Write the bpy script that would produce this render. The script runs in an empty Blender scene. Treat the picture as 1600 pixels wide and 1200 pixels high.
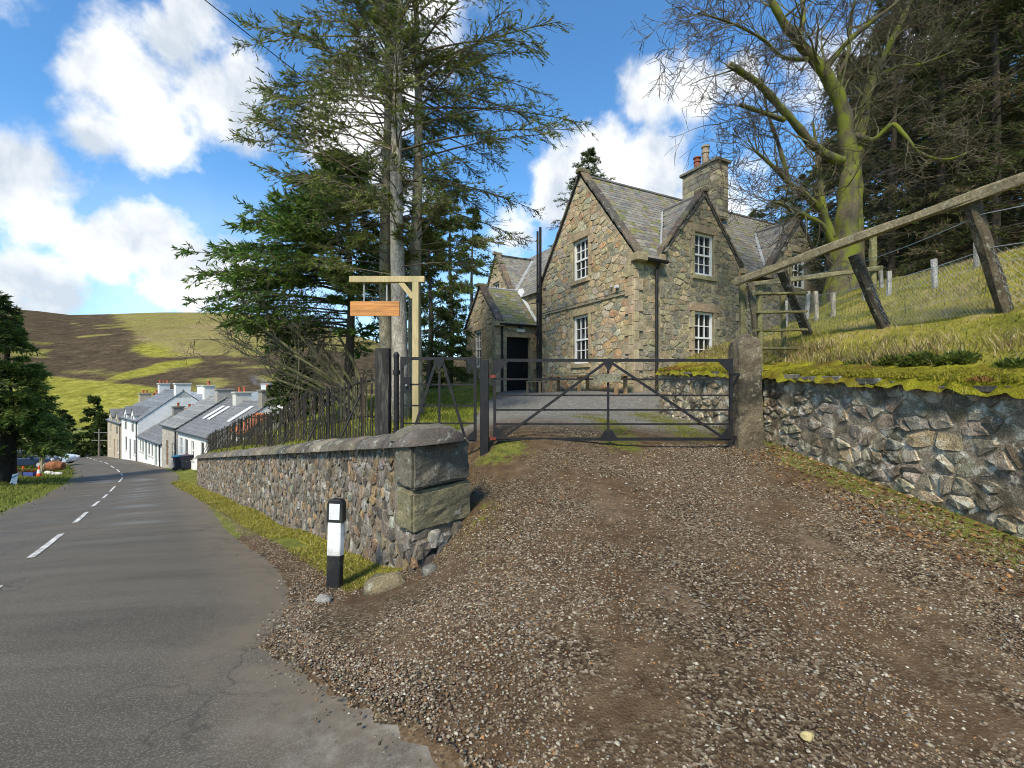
import bpy, bmesh, math, random
import numpy as np
from mathutils import Vector, Matrix
from mathutils.geometry import tessellate_polygon
from mathutils import noise as mnoise

random.seed(7)
rng = np.random.default_rng(7)
scene = bpy.context.scene
R = math.radians

# ------------------------------------------------------------------ camera, sky, sun, exposure
EYE = 1.6
FPX = 711.1
cam_data = bpy.data.cameras.new('camera')
cam_data.lens = 16.0
cam_data.sensor_width = 36.0
cam_data.clip_start = 0.05
cam_data.clip_end = 6000
cam = bpy.data.objects.new('camera', cam_data)
scene.collection.objects.link(cam)
cam.location = (0, 0, EYE)
cam.rotation_euler = (R(90), 0, 0)
scene.camera = cam

SUN_EL = 47.0
SUN_TO = Vector((-0.34, -0.94, 0)).normalized() * math.cos(R(SUN_EL)) + Vector((0, 0, math.sin(R(SUN_EL))))
sun_data = bpy.data.lights.new('sun', 'SUN')
sun_data.energy = 2.9
sun_data.angle = R(11)
sun_data.color = (1.0, 0.91, 0.74)
sun = bpy.data.objects.new('sun', sun_data)
scene.collection.objects.link(sun)
sun.rotation_euler = SUN_TO.to_track_quat('Z', 'Y').to_euler()
sun.location = SUN_TO * 60

scene.view_settings.view_transform = 'Standard'
scene.view_settings.look = 'None'
scene.view_settings.gamma = 1.0
scene.view_settings.use_curve_mapping = False
scene.view_settings.exposure = 1.0
scene.cycles.filter_width = 1.0

world = bpy.data.worlds.new('World')
scene.world = world
world.use_nodes = True


def build_world():
    nt = world.node_tree
    N, L = nt.nodes, nt.links
    N.clear()
    out = N.new('ShaderNodeOutputWorld')
    bg = N.new('ShaderNodeBackground')
    bg.inputs['Strength'].default_value = 0.145
    L.new(bg.outputs[0], out.inputs[0])
    sky = N.new('ShaderNodeTexSky')
    sky.sky_type = 'NISHITA'
    sky.sun_disc = False
    sky.sun_elevation = R(SUN_EL)
    sky.sun_rotation = math.atan2(SUN_TO.x, SUN_TO.y)
    sky.air_density = 1.0
    sky.dust_density = 0.3
    sky.ozone_density = 2.2
    co = N.new('ShaderNodeTexCoord')

    def math_(op, a, b=None, c=None, clamp=False):
        m = N.new('ShaderNodeMath'); m.operation = op; m.use_clamp = clamp
        for i, v in enumerate((a, b, c)):
            if v is None: continue
            if isinstance(v, (int, float)): m.inputs[i].default_value = v
            else: L.new(v, m.inputs[i])
        return m.outputs[0]

    def noise(scale, detail, rough, vec, dist=0.0):
        n = N.new('ShaderNodeTexNoise')
        n.inputs['Scale'].default_value = scale
        n.inputs['Detail'].default_value = detail
        n.inputs['Roughness'].default_value = rough
        n.inputs['Distortion'].default_value = dist
        L.new(vec, n.inputs['Vector'])
        return n.outputs['Fac']

    nrm = N.new('ShaderNodeVectorMath'); nrm.operation = 'NORMALIZE'
    L.new(co.outputs['Generated'], nrm.inputs[0])
    v = nrm.outputs[0]
    # cumulus clouds: soft lumps in given compass directions, broken up by noise
    lumps = [(265, 70, 60, 1), (215, 120, 85, 1), (330, 160, 110, 1), (250, 205, 90, 1), (385, 120, 60, 1), (290, 20, 40, .9),
             (160, 62, 22, .6), (150, 215, 40, .6),
             (10, 275, 80, 1), (70, 345, 95, 1), (-70, 270, 110, 1), (175, 385, 90, 1), (280, 425, 85, .95), (60, 430, 100, .8),
             (250, 350, 50, .7), (360, 420, 60, .8),
             (930, 245, 75, 1), (1000, 280, 90, 1), (890, 300, 90, 1), (960, 340, 110, 1), (1120, 330, 95, .9), (1180, 260, 60, .6),
             (1010, 150, 55, .8), (1090, 140, 55, .75), (1150, 120, 45, .7), (1320, 120, 110, .8), (1450, 60, 120, .8),
             (800, 380, 90, .6), (780, 470, 90, .7)]
    acc = None
    for (px, py, r, amp) in lumps:
        d = Vector(((px - 800) / FPX, 1, (600 - py) / FPX))
        rr = r / FPX / d.length * .98
        d.normalize()
        s = N.new('ShaderNodeVectorMath'); s.operation = 'DISTANCE'
        L.new(v, s.inputs[0]); s.inputs[1].default_value = d
        q = math_('MULTIPLY_ADD', s.outputs['Value'], -amp / rr, amp)     # amp*(1-d/r)
        acc = q if acc is None else math_('SMOOTH_MAX', acc, q, 0.25)
    acc = math_('MAXIMUM', acc, -0.6)
    billow = noise(5.5, 9, 0.58, v, 0.15)
    fine = noise(17, 7, 0.6, v)
    edge = math_('MULTIPLY_ADD', billow, 2.8, -1.46)
    edge = math_('ADD', edge, math_('MULTIPLY_ADD', fine, 0.8, -0.4))
    dens = math_('ADD', math_('MULTIPLY', acc, 1.15), edge)
    # scattered cloud over the rest of the sky, the same kind all round
    gen = noise(2.2, 8, 0.55, v, 0.2)
    gen = math_('MULTIPLY_ADD', gen, 7.0, -4.0)
    dens = math_('MAXIMUM', dens, gen)
    ramp = N.new('ShaderNodeMapRange'); ramp.interpolation_type = 'SMOOTHSTEP'
    ramp.inputs['From Min'].default_value = 0.02
    ramp.inputs['From Max'].default_value = 0.62
    L.new(dens, ramp.inputs['Value'])
    mask = math_('MULTIPLY', ramp.outputs[0], 0.96)
    # thin veil low down
    sep = N.new('ShaderNodeSeparateXYZ'); L.new(v, sep.inputs[0])
    low = N.new('ShaderNodeMapRange'); low.interpolation_type = 'SMOOTHSTEP'
    low.inputs['From Min'].default_value = 0.42; low.inputs['From Max'].default_value = 0.08
    low.inputs['To Max'].default_value = 0.72
    L.new(sep.outputs['Z'], low.inputs['Value'])
    veil = math_('MULTIPLY', low.outputs[0], noise(3.4, 6, 0.55, v, 0.3))
    mask = math_('MAXIMUM', mask, math_('MULTIPLY', veil, 1.0), clamp=True)
    # cloud colour: thick parts and lower parts greyer
    sh = noise(7.5, 7, 0.55, v, 0.2)
    core = N.new('ShaderNodeMapRange'); core.inputs['From Min'].default_value = 0.38; core.inputs['From Max'].default_value = 0.6
    core.inputs['To Min'].default_value = 0.0; core.inputs['To Max'].default_value = 1.0
    L.new(sh, core.inputs['Value'])
    cc = N.new('ShaderNodeMix'); cc.data_type = 'RGBA'
    cc.inputs['A'].default_value = (2.4, 2.65, 2.95, 1)
    cc.inputs['B'].default_value = (4.45, 4.4, 4.25, 1)
    L.new(core.outputs[0], cc.inputs['Factor'])
    tint = N.new('ShaderNodeMix'); tint.data_type = 'RGBA'; tint.blend_type = 'MULTIPLY'
    tint.inputs['Factor'].default_value = 1.0
    tint.inputs['B'].default_value = (0.42, 0.70, 0.85, 1)
    L.new(sky.outputs[0], tint.inputs['A'])
    mx = N.new('ShaderNodeMix'); mx.data_type = 'RGBA'
    L.new(mask, mx.inputs['Factor'])
    L.new(tint.outputs['Result'], mx.inputs['A'])
    L.new(cc.outputs['Result'], mx.inputs['B'])
    L.new(mx.outputs['Result'], bg.inputs['Color'])


build_world()

# ------------------------------------------------------------------ helpers
COL = scene.collection
W = {}
I4 = Matrix.Identity(4)


def at(px, py, Y):
    """a point of the place from its bearing (in photograph units) and its distance in metres"""
    return Vector(((px - 800) / FPX * Y, Y, EYE + (600 - py) / FPX * Y))


def new_obj(name, data, parent=None, basis=I4):
    o = bpy.data.objects.new(name, data)
    COL.objects.link(o)
    if parent is not None:
        o.parent = parent
        o.matrix_parent_inverse = W[parent].inverted()
    o.matrix_basis = basis
    W[o] = basis.copy()
    return o


def tag(o, label=None, cat=None, group=None, kind=None):
    if label: o['label'] = label
    if cat: o['category'] = cat
    if group: o['group'] = group
    if kind: o['kind'] = kind
    return o


def thing(name, label, cat, loc, group=None):
    o = new_obj(name, None, None, Matrix.Translation(Vector(loc)))
    return tag(o, label, cat, group, 'thing')


def copy_tree(o, parent=None):
    c = o.copy(); COL.objects.link(c); c.parent = parent
    for ch in o.children:
        copy_tree(ch, c)
    return c


def set_col(me, C):
    a = me.color_attributes.new('Col', 'FLOAT_COLOR', 'POINT')
    C = np.asarray(C, dtype=np.float32)
    if C.ndim == 1: C = np.tile(C, (len(me.vertices), 1))
    if C.shape[1] == 3: C = np.hstack([C, np.ones((len(C), 1), np.float32)])
    a.data.foreach_set('color', C.ravel())


def mesh_np(name, V, F, C=None, mat=None, smooth=False):
    """V (n,3), F (m,k) equal-sized faces"""
    V = np.asarray(V, np.float32); F = np.asarray(F, np.int32)
    me = bpy.data.meshes.new(name)
    k = F.shape[1]
    me.vertices.add(len(V)); me.vertices.foreach_set('co', V.ravel())
    me.loops.add(F.size); me.loops.foreach_set('vertex_index', F.ravel())
    me.polygons.add(len(F))
    me.polygons.foreach_set('loop_start', np.arange(0, F.size, k, dtype=np.int32))
    me.polygons.foreach_set('loop_total', np.full(len(F), k, np.int32))
    if smooth: me.polygons.foreach_set('use_smooth', np.ones(len(F), bool))
    me.update(calc_edges=True)
    if C is not None: set_col(me, C)
    if mat: me.materials.append(mat)
    return me


class MB:
    def __init__(self):
        self.v = []; self.f = []; self.c = []

    def add(self, verts, faces, col=(.5, .5, .5)):
        b = len(self.v)
        self.v.extend([tuple(p) for p in verts])
        self.f.extend([tuple(i + b for i in f) for f in faces])
        self.c.extend([tuple(col)] * len(verts))
        return self

    def box(self, c, size, rot=None, col=(.5, .5, .5), jit=0.0):
        hx, hy, hz = size[0] / 2, size[1] / 2, size[2] / 2
        vs = [Vector((x * hx, y * hy, z * hz)) for z in (-1, 1) for (x, y) in ((-1, -1), (1, -1), (1, 1), (-1, 1))]
        if jit:
            vs = [p + Vector((random.uniform(-jit, jit), random.uniform(-jit, jit), random.uniform(-jit, jit))) for p in vs]
        if rot is not None: vs = [rot @ p for p in vs]
        c = Vector(c)
        return self.add([p + c for p in vs], [(3, 2, 1, 0), (4, 5, 6, 7), (0, 1, 5, 4), (1, 2, 6, 5), (2, 3, 7, 6), (3, 0, 4, 7)], col)

    def beam(self, p0, p1, w, h, up=(0, 0, 1), col=(.5, .5, .5), jit=0.0):
        p0, p1 = Vector(p0), Vector(p1)
        d = p1 - p0
        y = d.normalized()
        up = Vector(up)
        if abs(y.dot(up)) > .98: up = Vector((0, 1, 0)) if abs(y.y) < .9 else Vector((1, 0, 0))
        x = y.cross(up).normalized(); z = x.cross(y)
        m = Matrix((x, y, z)).transposed()
        return self.box((p0 + p1) / 2, (w, d.length, h), m, col, jit)

    def tube(self, pts, radii, n=6, col=(.5, .5, .5), cap=True):
        pts = [Vector(p) for p in pts]
        if isinstance(radii, (int, float)): radii = [radii] * len(pts)
        vs, fs = [], []
        prev = None
        for i, p in enumerate(pts):
            d = (pts[min(i + 1, len(pts) - 1)] - pts[max(i - 1, 0)]).normalized()
            if prev is None:
                a = d.orthogonal().normalized()
            else:
                a = (prev - d * prev.dot(d)); a = a.normalized() if a.length > 1e-6 else d.orthogonal().normalized()
            prev = a
            b = d.cross(a)
            for k in range(n):
                t = 2 * math.pi * k / n
                vs.append(p + (a * math.cos(t) + b * math.sin(t)) * radii[i])
        for i in range(len(pts) - 1):
            for k in range(n):
                k2 = (k + 1) % n
                fs.append((i * n + k, i * n + k2, (i + 1) * n + k2, (i + 1) * n + k))
        if cap:
            fs.append(tuple(range(n - 1, -1, -1)))
            fs.append(tuple(range((len(pts) - 1) * n, len(pts) * n)))
        return self.add(vs, fs, col)

    def prism(self, poly, off, col=(.5, .5, .5)):
        """polygon of 3D points extruded by the vector off"""
        n = len(poly); off = Vector(off)
        vs = [Vector(p) for p in poly] + [Vector(p) + off for p in poly]
        fs = [tuple(range(n - 1, -1, -1)), tuple(range(n, 2 * n))]
        fs += [(k, (k + 1) % n, n + (k + 1) % n, n + k) for k in range(n)]
        return self.add(vs, fs, col)

    def lathe(self, c, prof, n=12, col=(.5, .5, .5)):
        c = Vector(c); vs, fs = [], []
        for (r, z) in prof:
            for k in range(n):
                t = 2 * math.pi * k / n
                vs.append(c + Vector((r * math.cos(t), r * math.sin(t), z)))
        for i in range(len(prof) - 1):
            for k in range(n):
                k2 = (k + 1) % n
                fs.append((i * n + k, i * n + k2, (i + 1) * n + k2, (i + 1) * n + k))
        fs.append(tuple(range(n - 1, -1, -1))); fs.append(tuple(range((len(prof) - 1) * n, len(prof) * n)))
        return self.add(vs, fs, col)

    def mesh(self, name, mat, smooth=False):
        me = bpy.data.meshes.new(name)
        me.from_pydata(self.v, [], self.f)
        if smooth: me.polygons.foreach_set('use_smooth', np.ones(len(self.f), bool))
        set_col(me, np.array(self.c, np.float32))
        me.materials.append(mat)
        me.update()
        return me

    def build(self, name, mat, parent=None, smooth=False, bevel=0.0):
        me = self.mesh(name, mat, smooth)
        if bevel:
            bm = bmesh.new(); bm.from_mesh(me)
            bmesh.ops.recalc_face_normals(bm, faces=bm.faces)
            es = [e for e in bm.edges if len(e.link_faces) == 2 and e.calc_face_angle(0) > .5]
            bmesh.ops.bevel(bm, geom=es, offset=bevel, segments=1, affect='EDGES', clamp_overlap=True)
            bm.to_mesh(me); bm.free()
        else:
            bm = bmesh.new(); bm.from_mesh(me)
            bmesh.ops.recalc_face_normals(bm, faces=bm.faces)
            bm.to_mesh(me); bm.free()
        return new_obj(name, me, parent)


# ------------------------------------------------------------------ materials
MATS = {}


def mat(name, col=None, rough=.8, spec=.3, n1=6.0, amt=.35, n2=60.0, amt2=.25, bump=.25, bdist=.01, metallic=0.0,
        dark=None, darkamt=0.0, dscale=2.0, stretch=(1, 1, 1), transl=0.0, lichen=None, lamt=0.0, lscale=14.0, rvar=0.0, lthr=.55, dthr=.45):
    """one procedural material: colour (the mesh's own 'Col' when col is None) broken by two noises, an optional stain and lichen"""
    if name in MATS: return MATS[name]
    m = bpy.data.materials.new(name); m.use_nodes = True
    nt = m.node_tree; N, L = nt.nodes, nt.links
    bs = N['Principled BSDF']; out = N['Material Output']
    co = N.new('ShaderNodeTexCoord')
    geo = N.new('ShaderNodeNewGeometry')
    mp = N.new('ShaderNodeMapping'); mp.inputs['Scale'].default_value = stretch
    L.new(geo.outputs['Position'], mp.inputs['Vector'])
    vec = mp.outputs[0]

    def noise(s, d=5, r=.6, vv=vec):
        n = N.new('ShaderNodeTexNoise'); n.inputs['Scale'].default_value = s
        n.inputs['Detail'].default_value = d; n.inputs['Roughness'].default_value = r
        L.new(vv, n.inputs['Vector']); return n.outputs['Fac']

    def mapr(v, a, b, c, d, smooth=False):
        r = N.new('ShaderNodeMapRange'); r.inputs['From Min'].default_value = a; r.inputs['From Max'].default_value = b
        r.inputs['To Min'].default_value = c; r.inputs['To Max'].default_value = d
        if smooth: r.interpolation_type = 'SMOOTHSTEP'
        L.new(v, r.inputs['Value']); return r.outputs[0]

    def mix(f, a, b, mode='MIX'):
        x = N.new('ShaderNodeMix'); x.data_type = 'RGBA'; x.blend_type = mode
        for key, val in (('Factor', f), ('A', a), ('B', b)):
            s = x.inputs[key]
            if isinstance(val, (int, float)): s.default_value = val
            elif isinstance(val, tuple): s.default_value = (*val, 1)
            else: L.new(val, s)
        return x.outputs['Result']
    if col is None:
        a = N.new('ShaderNodeVertexColor'); a.layer_name = 'Col'
        base = a.outputs['Color']
    else:
        rgb = N.new('ShaderNodeRGB'); rgb.outputs[0].default_value = (*col, 1)
        base = rgb.outputs[0]
    na, nb = noise(n1), noise(n2, 4, .65)
    k = N.new('ShaderNodeMath'); k.operation = 'MULTIPLY'
    L.new(mapr(na, .3, .7, 1 - amt, 1 + amt), k.inputs[0]); L.new(mapr(nb, .3, .7, 1 - amt2, 1 + amt2), k.inputs[1])
    sc = N.new('ShaderNodeVectorMath'); sc.operation = 'SCALE'
    L.new(base, sc.inputs[0]); L.new(k.outputs[0], sc.inputs['Scale'])
    c = sc.outputs[0]
    if dark:
        c = mix(mapr(noise(dscale, 6, .62), dthr, dthr + .23, 0, darkamt, True), c, dark)
    if lichen:
        f1 = mapr(noise(lscale, 7, .7), lthr, lthr + .10, 0, lamt, True)
        c = mix(f1, c, lichen)
    L.new(c, bs.inputs['Base Color'])
    bs.inputs['Roughness'].default_value = rough
    if rvar:
        L.new(mapr(na, .35, .65, rough - rvar, rough + rvar), bs.inputs['Roughness'])
    bs.inputs['Specular IOR Level'].default_value = spec
    bs.inputs['Metallic'].default_value = metallic
    if bump:
        bp = N.new('ShaderNodeBump'); bp.inputs['Strength'].default_value = bump; bp.inputs['Distance'].default_value = bdist
        ad = N.new('ShaderNodeMath'); ad.operation = 'MULTIPLY_ADD'
        L.new(na, ad.inputs[0]); ad.inputs[1].default_value = 1.5; L.new(nb, ad.inputs[2])
        L.new(ad.outputs[0], bp.inputs['Height']); L.new(bp.outputs[0], bs.inputs['Normal'])
    if transl:
        tr = N.new('ShaderNodeBsdfTranslucent'); L.new(c, tr.inputs['Color'])
        ms = N.new('ShaderNodeMixShader'); ms.inputs[0].default_value = transl
        L.new(bs.outputs[0], ms.inputs[1]); L.new(tr.outputs[0], ms.inputs[2]); L.new(ms.outputs[0], out.inputs['Surface'])
    MATS[name] = m
    return m


M_STONE = mat('rubble_stone', rough=.9, n1=14, amt=.5, n2=80, amt2=.6, stretch=(1, 1, .55), bump=.7, bdist=.02, dark=(.05, .045, .035), darkamt=.5, dscale=3.2,
              lichen=(.42, .42, .38), lamt=.6, lscale=13)
M_LICHEN = mat('lichened_stone', rough=.92, n1=7, amt=.4, n2=60, amt2=.6, bump=.8, bdist=.022, dark=(.06, .048, .03), darkamt=.8, dscale=2.4,
               lichen=(.56, .52, .42), lamt=.85, lscale=7, lthr=.53)
M_MORTAR = mat('lime_mortar', (.19, .16, .115), rough=.95, n1=6, amt=.45, n2=55, amt2=.5, bump=.7, bdist=.02, dark=(.04, .038, .03), darkamt=.6)
M_MORTAR2 = mat('pale_mortar', (.30, .255, .17), rough=.95, n1=5, amt=.35, n2=60, amt2=.35, bump=.5, bdist=.015, dark=(.09, .08, .06), darkamt=.5)
M_DRESSED = mat('dressed_sandstone', rough=.88, n1=5, amt=.28, n2=70, amt2=.28, bump=.35, bdist=.01, dark=(.10, .085, .055), darkamt=.45, dscale=1.6)
M_COPE = mat('cope_stone', rough=.9, n1=5, amt=.4, n2=45, amt2=.45, bump=.6, bdist=.02, dark=(.03, .03, .027), darkamt=.6, dscale=2.5,
             lichen=(.36, .37, .31), lamt=.6, lscale=7)
M_HSTONE = mat('house_stone', rough=.92, n1=11, amt=.38, n2=60, amt2=.45, bump=.7, bdist=.02, dark=(.11, .09, .06), darkamt=.5, dscale=2.6,
               lichen=(.38, .37, .30), lamt=.35, lscale=8)
M_SLATE = mat('roof_slate', rough=.55, spec=.45, n1=7, amt=.3, n2=50, amt2=.25, bump=.25, bdist=.006, lichen=(.23, .205, .11), lamt=.6, lscale=5, lthr=.53)
M_FAR = mat('render_wall', rough=.9, n1=1.6, amt=.12, n2=9, amt2=.1, bump=.1, dark=(.30, .28, .25), darkamt=.25, dscale=.8)
M_FARROOF = mat('far_slate', rough=.6, spec=.4, n1=2.2, amt=.25, n2=14, amt2=.3, bump=.2)
M_BLACK = mat('black_iron', (.011, .0115, .013), rough=.55, spec=.3, n1=12, amt=.3, bump=.15, bdist=.003, dark=(.05, .03, .02), darkamt=.35, dscale=5)
M_TIMBER = mat('weathered_timber', rough=.9, n1=5, amt=.35, n2=40, amt2=.45, bump=.5, bdist=.008, stretch=(1, 1, 1), lichen=(.33, .34, .24), lamt=.45, lscale=9)
M_BARK = mat('bark', rough=.95, n1=7, amt=.4, n2=34, amt2=.5, bump=.8, bdist=.025, stretch=(1, 1, .45))
M_WHITE = mat('white_paint', (.78, .78, .76), rough=.5, n1=3, amt=.06, amt2=.05, bump=.05)
M_GLASS = mat('window_glass', (.012, .014, .016), rough=.04, spec=.75, n1=3, amt=.2, amt2=.0, bump=.04, bdist=.002)  # opaque; the near-black colour imitates dark interiors behind the glass
M_NEEDLE = mat('needles', rough=.75, spec=.25, n1=1.2, amt=.3, n2=9, amt2=.3, bump=0, transl=.42)
M_GRASSB = mat('grass_blades', rough=.85, spec=.15, n1=1.2, amt=.25, n2=8, amt2=.2, bump=0, transl=.3)
M_TWIG = mat('twigs', rough=.9, n1=5, amt=.3, n2=30, amt2=.3, bump=0)
M_PEBBLE = mat('pebble', rough=.75, spec=.3, n1=25, amt=.25, n2=160, amt2=.25, bump=.2, bdist=.003)
M_PAINT = mat('painted', rough=.5, n1=3, amt=.08, n2=20, amt2=.08, bump=.05)
M_DARK = mat('unlit_black', (.012, .011, .010), rough=1, bump=0)  # near-black colour standing in for the shade of unlit interiors

# ------------------------------------------------------------------ terrain
class TPS:
    def __init__(self, pts, lam=0.02):
        P = np.array(pts, float); self.X = P[:, :2]; z = P[:, 2]; n = len(P)
        K = self.k(self.X, self.X) + lam * np.eye(n)
        A = np.zeros((n + 3, n + 3)); A[:n, :n] = K
        A[:n, n] = 1; A[:n, n + 1:] = self.X; A[n, :n] = 1; A[n + 1:, :n] = self.X.T
        self.w = np.linalg.solve(A, np.r_[z, 0, 0, 0])

    @staticmethod
    def k(a, b):
        d = ((a[:, None, :] - b[None]) ** 2).sum(2)
        return np.where(d > 0, d * np.log(np.maximum(d, 1e-12)), 0) * .5

    def __call__(self, x, y):
        x = np.asarray(x, float); sh = x.shape
        Q = np.stack([x.ravel(), np.asarray(y, float).ravel()], 1)
        r = np.empty(len(Q))
        for i in range(0, len(Q), 20000):
            q = Q[i:i + 20000]
            r[i:i + 20000] = self.k(q, self.X) @ self.w[:-3] + self.w[-3] + q @ self.w[-2:]
        return r.reshape(sh)


def plane(x, y): return .2 + .0832 * x - .1 * y


road_pts = []
for (x, y) in [(-.21, 1.91), (-1.07, 2.65), (-1.82, 3.39), (-2.3, 4.75), (-4.9, 8), (-8.28, 12.4), (-13, 18.3), (-18.5, 25.2),
               (-2.3, -3), (-5.5, .8), (-9.35, 5.4), (-13.2, 10.06), (-18.3, 16.2), (-23.4, 22.4), (-3.5, 6.6), (-6.4, 10.6), (-11, 16.4)]:
    road_pts.append((x, y, plane(x, y)))
HR_ctrl = road_pts + [
    (0, 0, .08), (2.1, 1.95, -.03), (4.5, 1, .05), (2, -3, .3), (-1, -8, .9), (8, -8, .6),
    (.5, 3.55, .1), (2, 3.55, .1), (-.4, 2.84, 0), (2.4, 2.84, 0), (.75, 5.33, .25), (2.84, 5.78, .32),
    (1.52, 7.2, .62), (-.43, 7.2, .54), (3.8, 7.4, .61), (4.42, 3.93, .26), (4.4, 5.2, .39), (4.28, 7.6, .64),
    (-.49, 5.2, .14), (-.97, 4.6, -.30), (-.2, 4.3, .06),
    (.79, 11.2, .81), (3.72, 11.5, .87), (3.74, 14, 1.34), (1.2, 18.9, 1.25), (-.7, 19.2, 1.25), (-2.2, 23, 1.2),
    (-1.2, 9, .60), (-1.5, 14, .75), (-4.5, 24, .6), (10, 20, 1.6), (12, 10, 1.2),
    (-22.6, 30.5, -4.35), (-26.6, 35, -4.95), (-31.5, 40, -5.5), (-40, 48, -6.35), (-47.5, 55, -7.2), (-63, 70, -9.3), (-80, 84, -12.5),
    (-27.6, 28.1, -4.5), (-32, 33.1, -5.1), (-36.8, 38.1, -5.6), (-45.1, 46.1, -6.5), (-52.6, 53.1, -7.4), (-68, 68, -9.6),
    (-29.8, 27, -4.2), (-37, 35, -5.0), (-45, 40, -5.6), (-25, 18, -3.2), (-35, 20, -3.2), (-60, 40, -6.5),
    (-20, 33, -4.3), (-15, 29, -3.6), (-30, 44, -5.3), (-30, 60, -6), (-15, 60, -4), (5, 60, 1), (30, 60, 6), (60, 40, 8), (40, 10, 5), (30, -20, 3), (-30, -10, -1)]
for _s, _e in ((.8, 0), (1.5, 0), (2.5, 0), (4, 0), (7, 0), (11, 0), (16, 0), (20, 0), (2, .8), (5, 1), (10, 1), (16, 1)):
    _x, _y = -.97 - .64 * _s + .77 * _e, 4.6 + .77 * _s + .64 * _e
    HR_ctrl.append((_x, _y, plane(_x, _y) - .06 * math.exp(-_s / 4)))
_HR = TPS(HR_ctrl, .01)


def sstep(a, b, x):
    t = np.clip((x - a) / (b - a), 0, 1); return t * t * (3 - 2 * t)


def HR(x, y):
    x = np.asarray(x, float); y = np.asarray(y, float)
    r = np.hypot(x + 5, y - 25)
    w = sstep(62, 130, r)
    return _HR(x, y) * (1 - w) + (-13.0 + 10 * sstep(-40, 60, x)) * w


def hr(x, y): return float(HR(np.array([x]), np.array([y]))[0])


def nz2(x, y, f, seed=0):
    """cheap smooth value noise for shapes (numpy), about -1..1"""
    r = np.random.default_rng(seed); s = 0
    for k in range(6):
        a = r.uniform(0, 6.28); ff = f * (.6 + .35 * k); ph = r.uniform(0, 6.28)
        s = s + np.sin((x * math.cos(a) + y * math.sin(a)) * ff + ph + 1.3 * np.sin((x * math.sin(a) - y * math.cos(a)) * ff * .7 + ph)) / (1 + .4 * k)
    return s / 3.2


ROAD_R = [(3.5, -2.5), (1.6, .2), (-.21, 1.91), (-1.07, 2.65), (-1.82, 3.39), (-2.3, 4.75), (-4.9, 8), (-8.28, 12.4), (-13, 18.3),
          (-18.5, 25.2), (-22.6, 30.5), (-26.6, 35), (-31.5, 40), (-40, 48), (-47.5, 55), (-63, 70), (-80, 84)]
ROAD_L = [(.25, -6.1), (-2.3, -3), (-3.9, -1.1), (-4.74, -.1), (-5.5, .82), (-6.8, 2.36), (-9.35, 5.4), (-13.2, 10.06), (-18.3, 16.2),
          (-23.4, 22.4), (-27.6, 28.1), (-32, 33.1), (-36.8, 38.1), (-45.1, 46.1), (-52.6, 53.1), (-68, 68), (-84, 84)]


def crom(P, n):
    P = np.array(P, float); m = len(P)
    t = np.linspace(0, m - 1, n); i = np.minimum(t.astype(int), m - 2); u = (t - i)[:, None]
    p0, p1, p2, p3 = P[np.maximum(i - 1, 0)], P[i], P[i + 1], P[np.minimum(i + 2, m - 1)]
    return .5 * (2 * p1 + (p2 - p0) * u + (2 * p0 - 5 * p1 + 4 * p2 - p3) * u * u + (3 * p1 - p0 - 3 * p2 + p3) * u ** 3)


RN = 420
RR, RL = crom(ROAD_R, RN), crom(ROAD_L, RN)
RC = (RR + RL) / 2
# wall line on the road side: a point and a direction
WP, WD = np.array([-.97, 4.6]), np.array([-.64, .77])
WNR = np.array([-.77, -.64])                      # towards the road


def wall_se(x, y):
    dx, dy = x - WP[0], y - WP[1]
    return dx * WD[0] + dy * WD[1], -(dx * WNR[0] + dy * WNR[1])     # along, behind


def road_frac(x, y):
    """0 at the right edge .. 1 at the left edge of the road, by nearest station"""
    sh = x.shape; x = x.ravel(); y = y.ravel()
    out = np.full(len(x), -9.0)
    near = np.where((np.abs(x) < 100) & (np.abs(y) < 100))[0]
    for i in range(0, len(near), 4000):
        k = near[i:i + 4000]
        d = (x[k, None] - RC[None, :, 0]) ** 2 + (y[k, None] - RC[None, :, 1]) ** 2
        j = d.argmin(1)
        e = RL[j] - RR[j]; l2 = (e ** 2).sum(1)
        out[k] = ((x[k] - RR[j, 0]) * e[:, 0] + (y[k] - RR[j, 1]) * e[:, 1]) / l2
    return out.reshape(sh)


def axis(lo, hi, c, d0, g):
    a = [c]; 
    while a[-1] < hi: a.append(a[-1] + d0 + g * max(0, abs(a[-1] - c) - 5))
    b = [c]
    while b[0] > lo: b.insert(0, b[0] - d0 - g * max(0, abs(b[0] - c) - 5))
    return np.array(b[:-1] + a)


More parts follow.
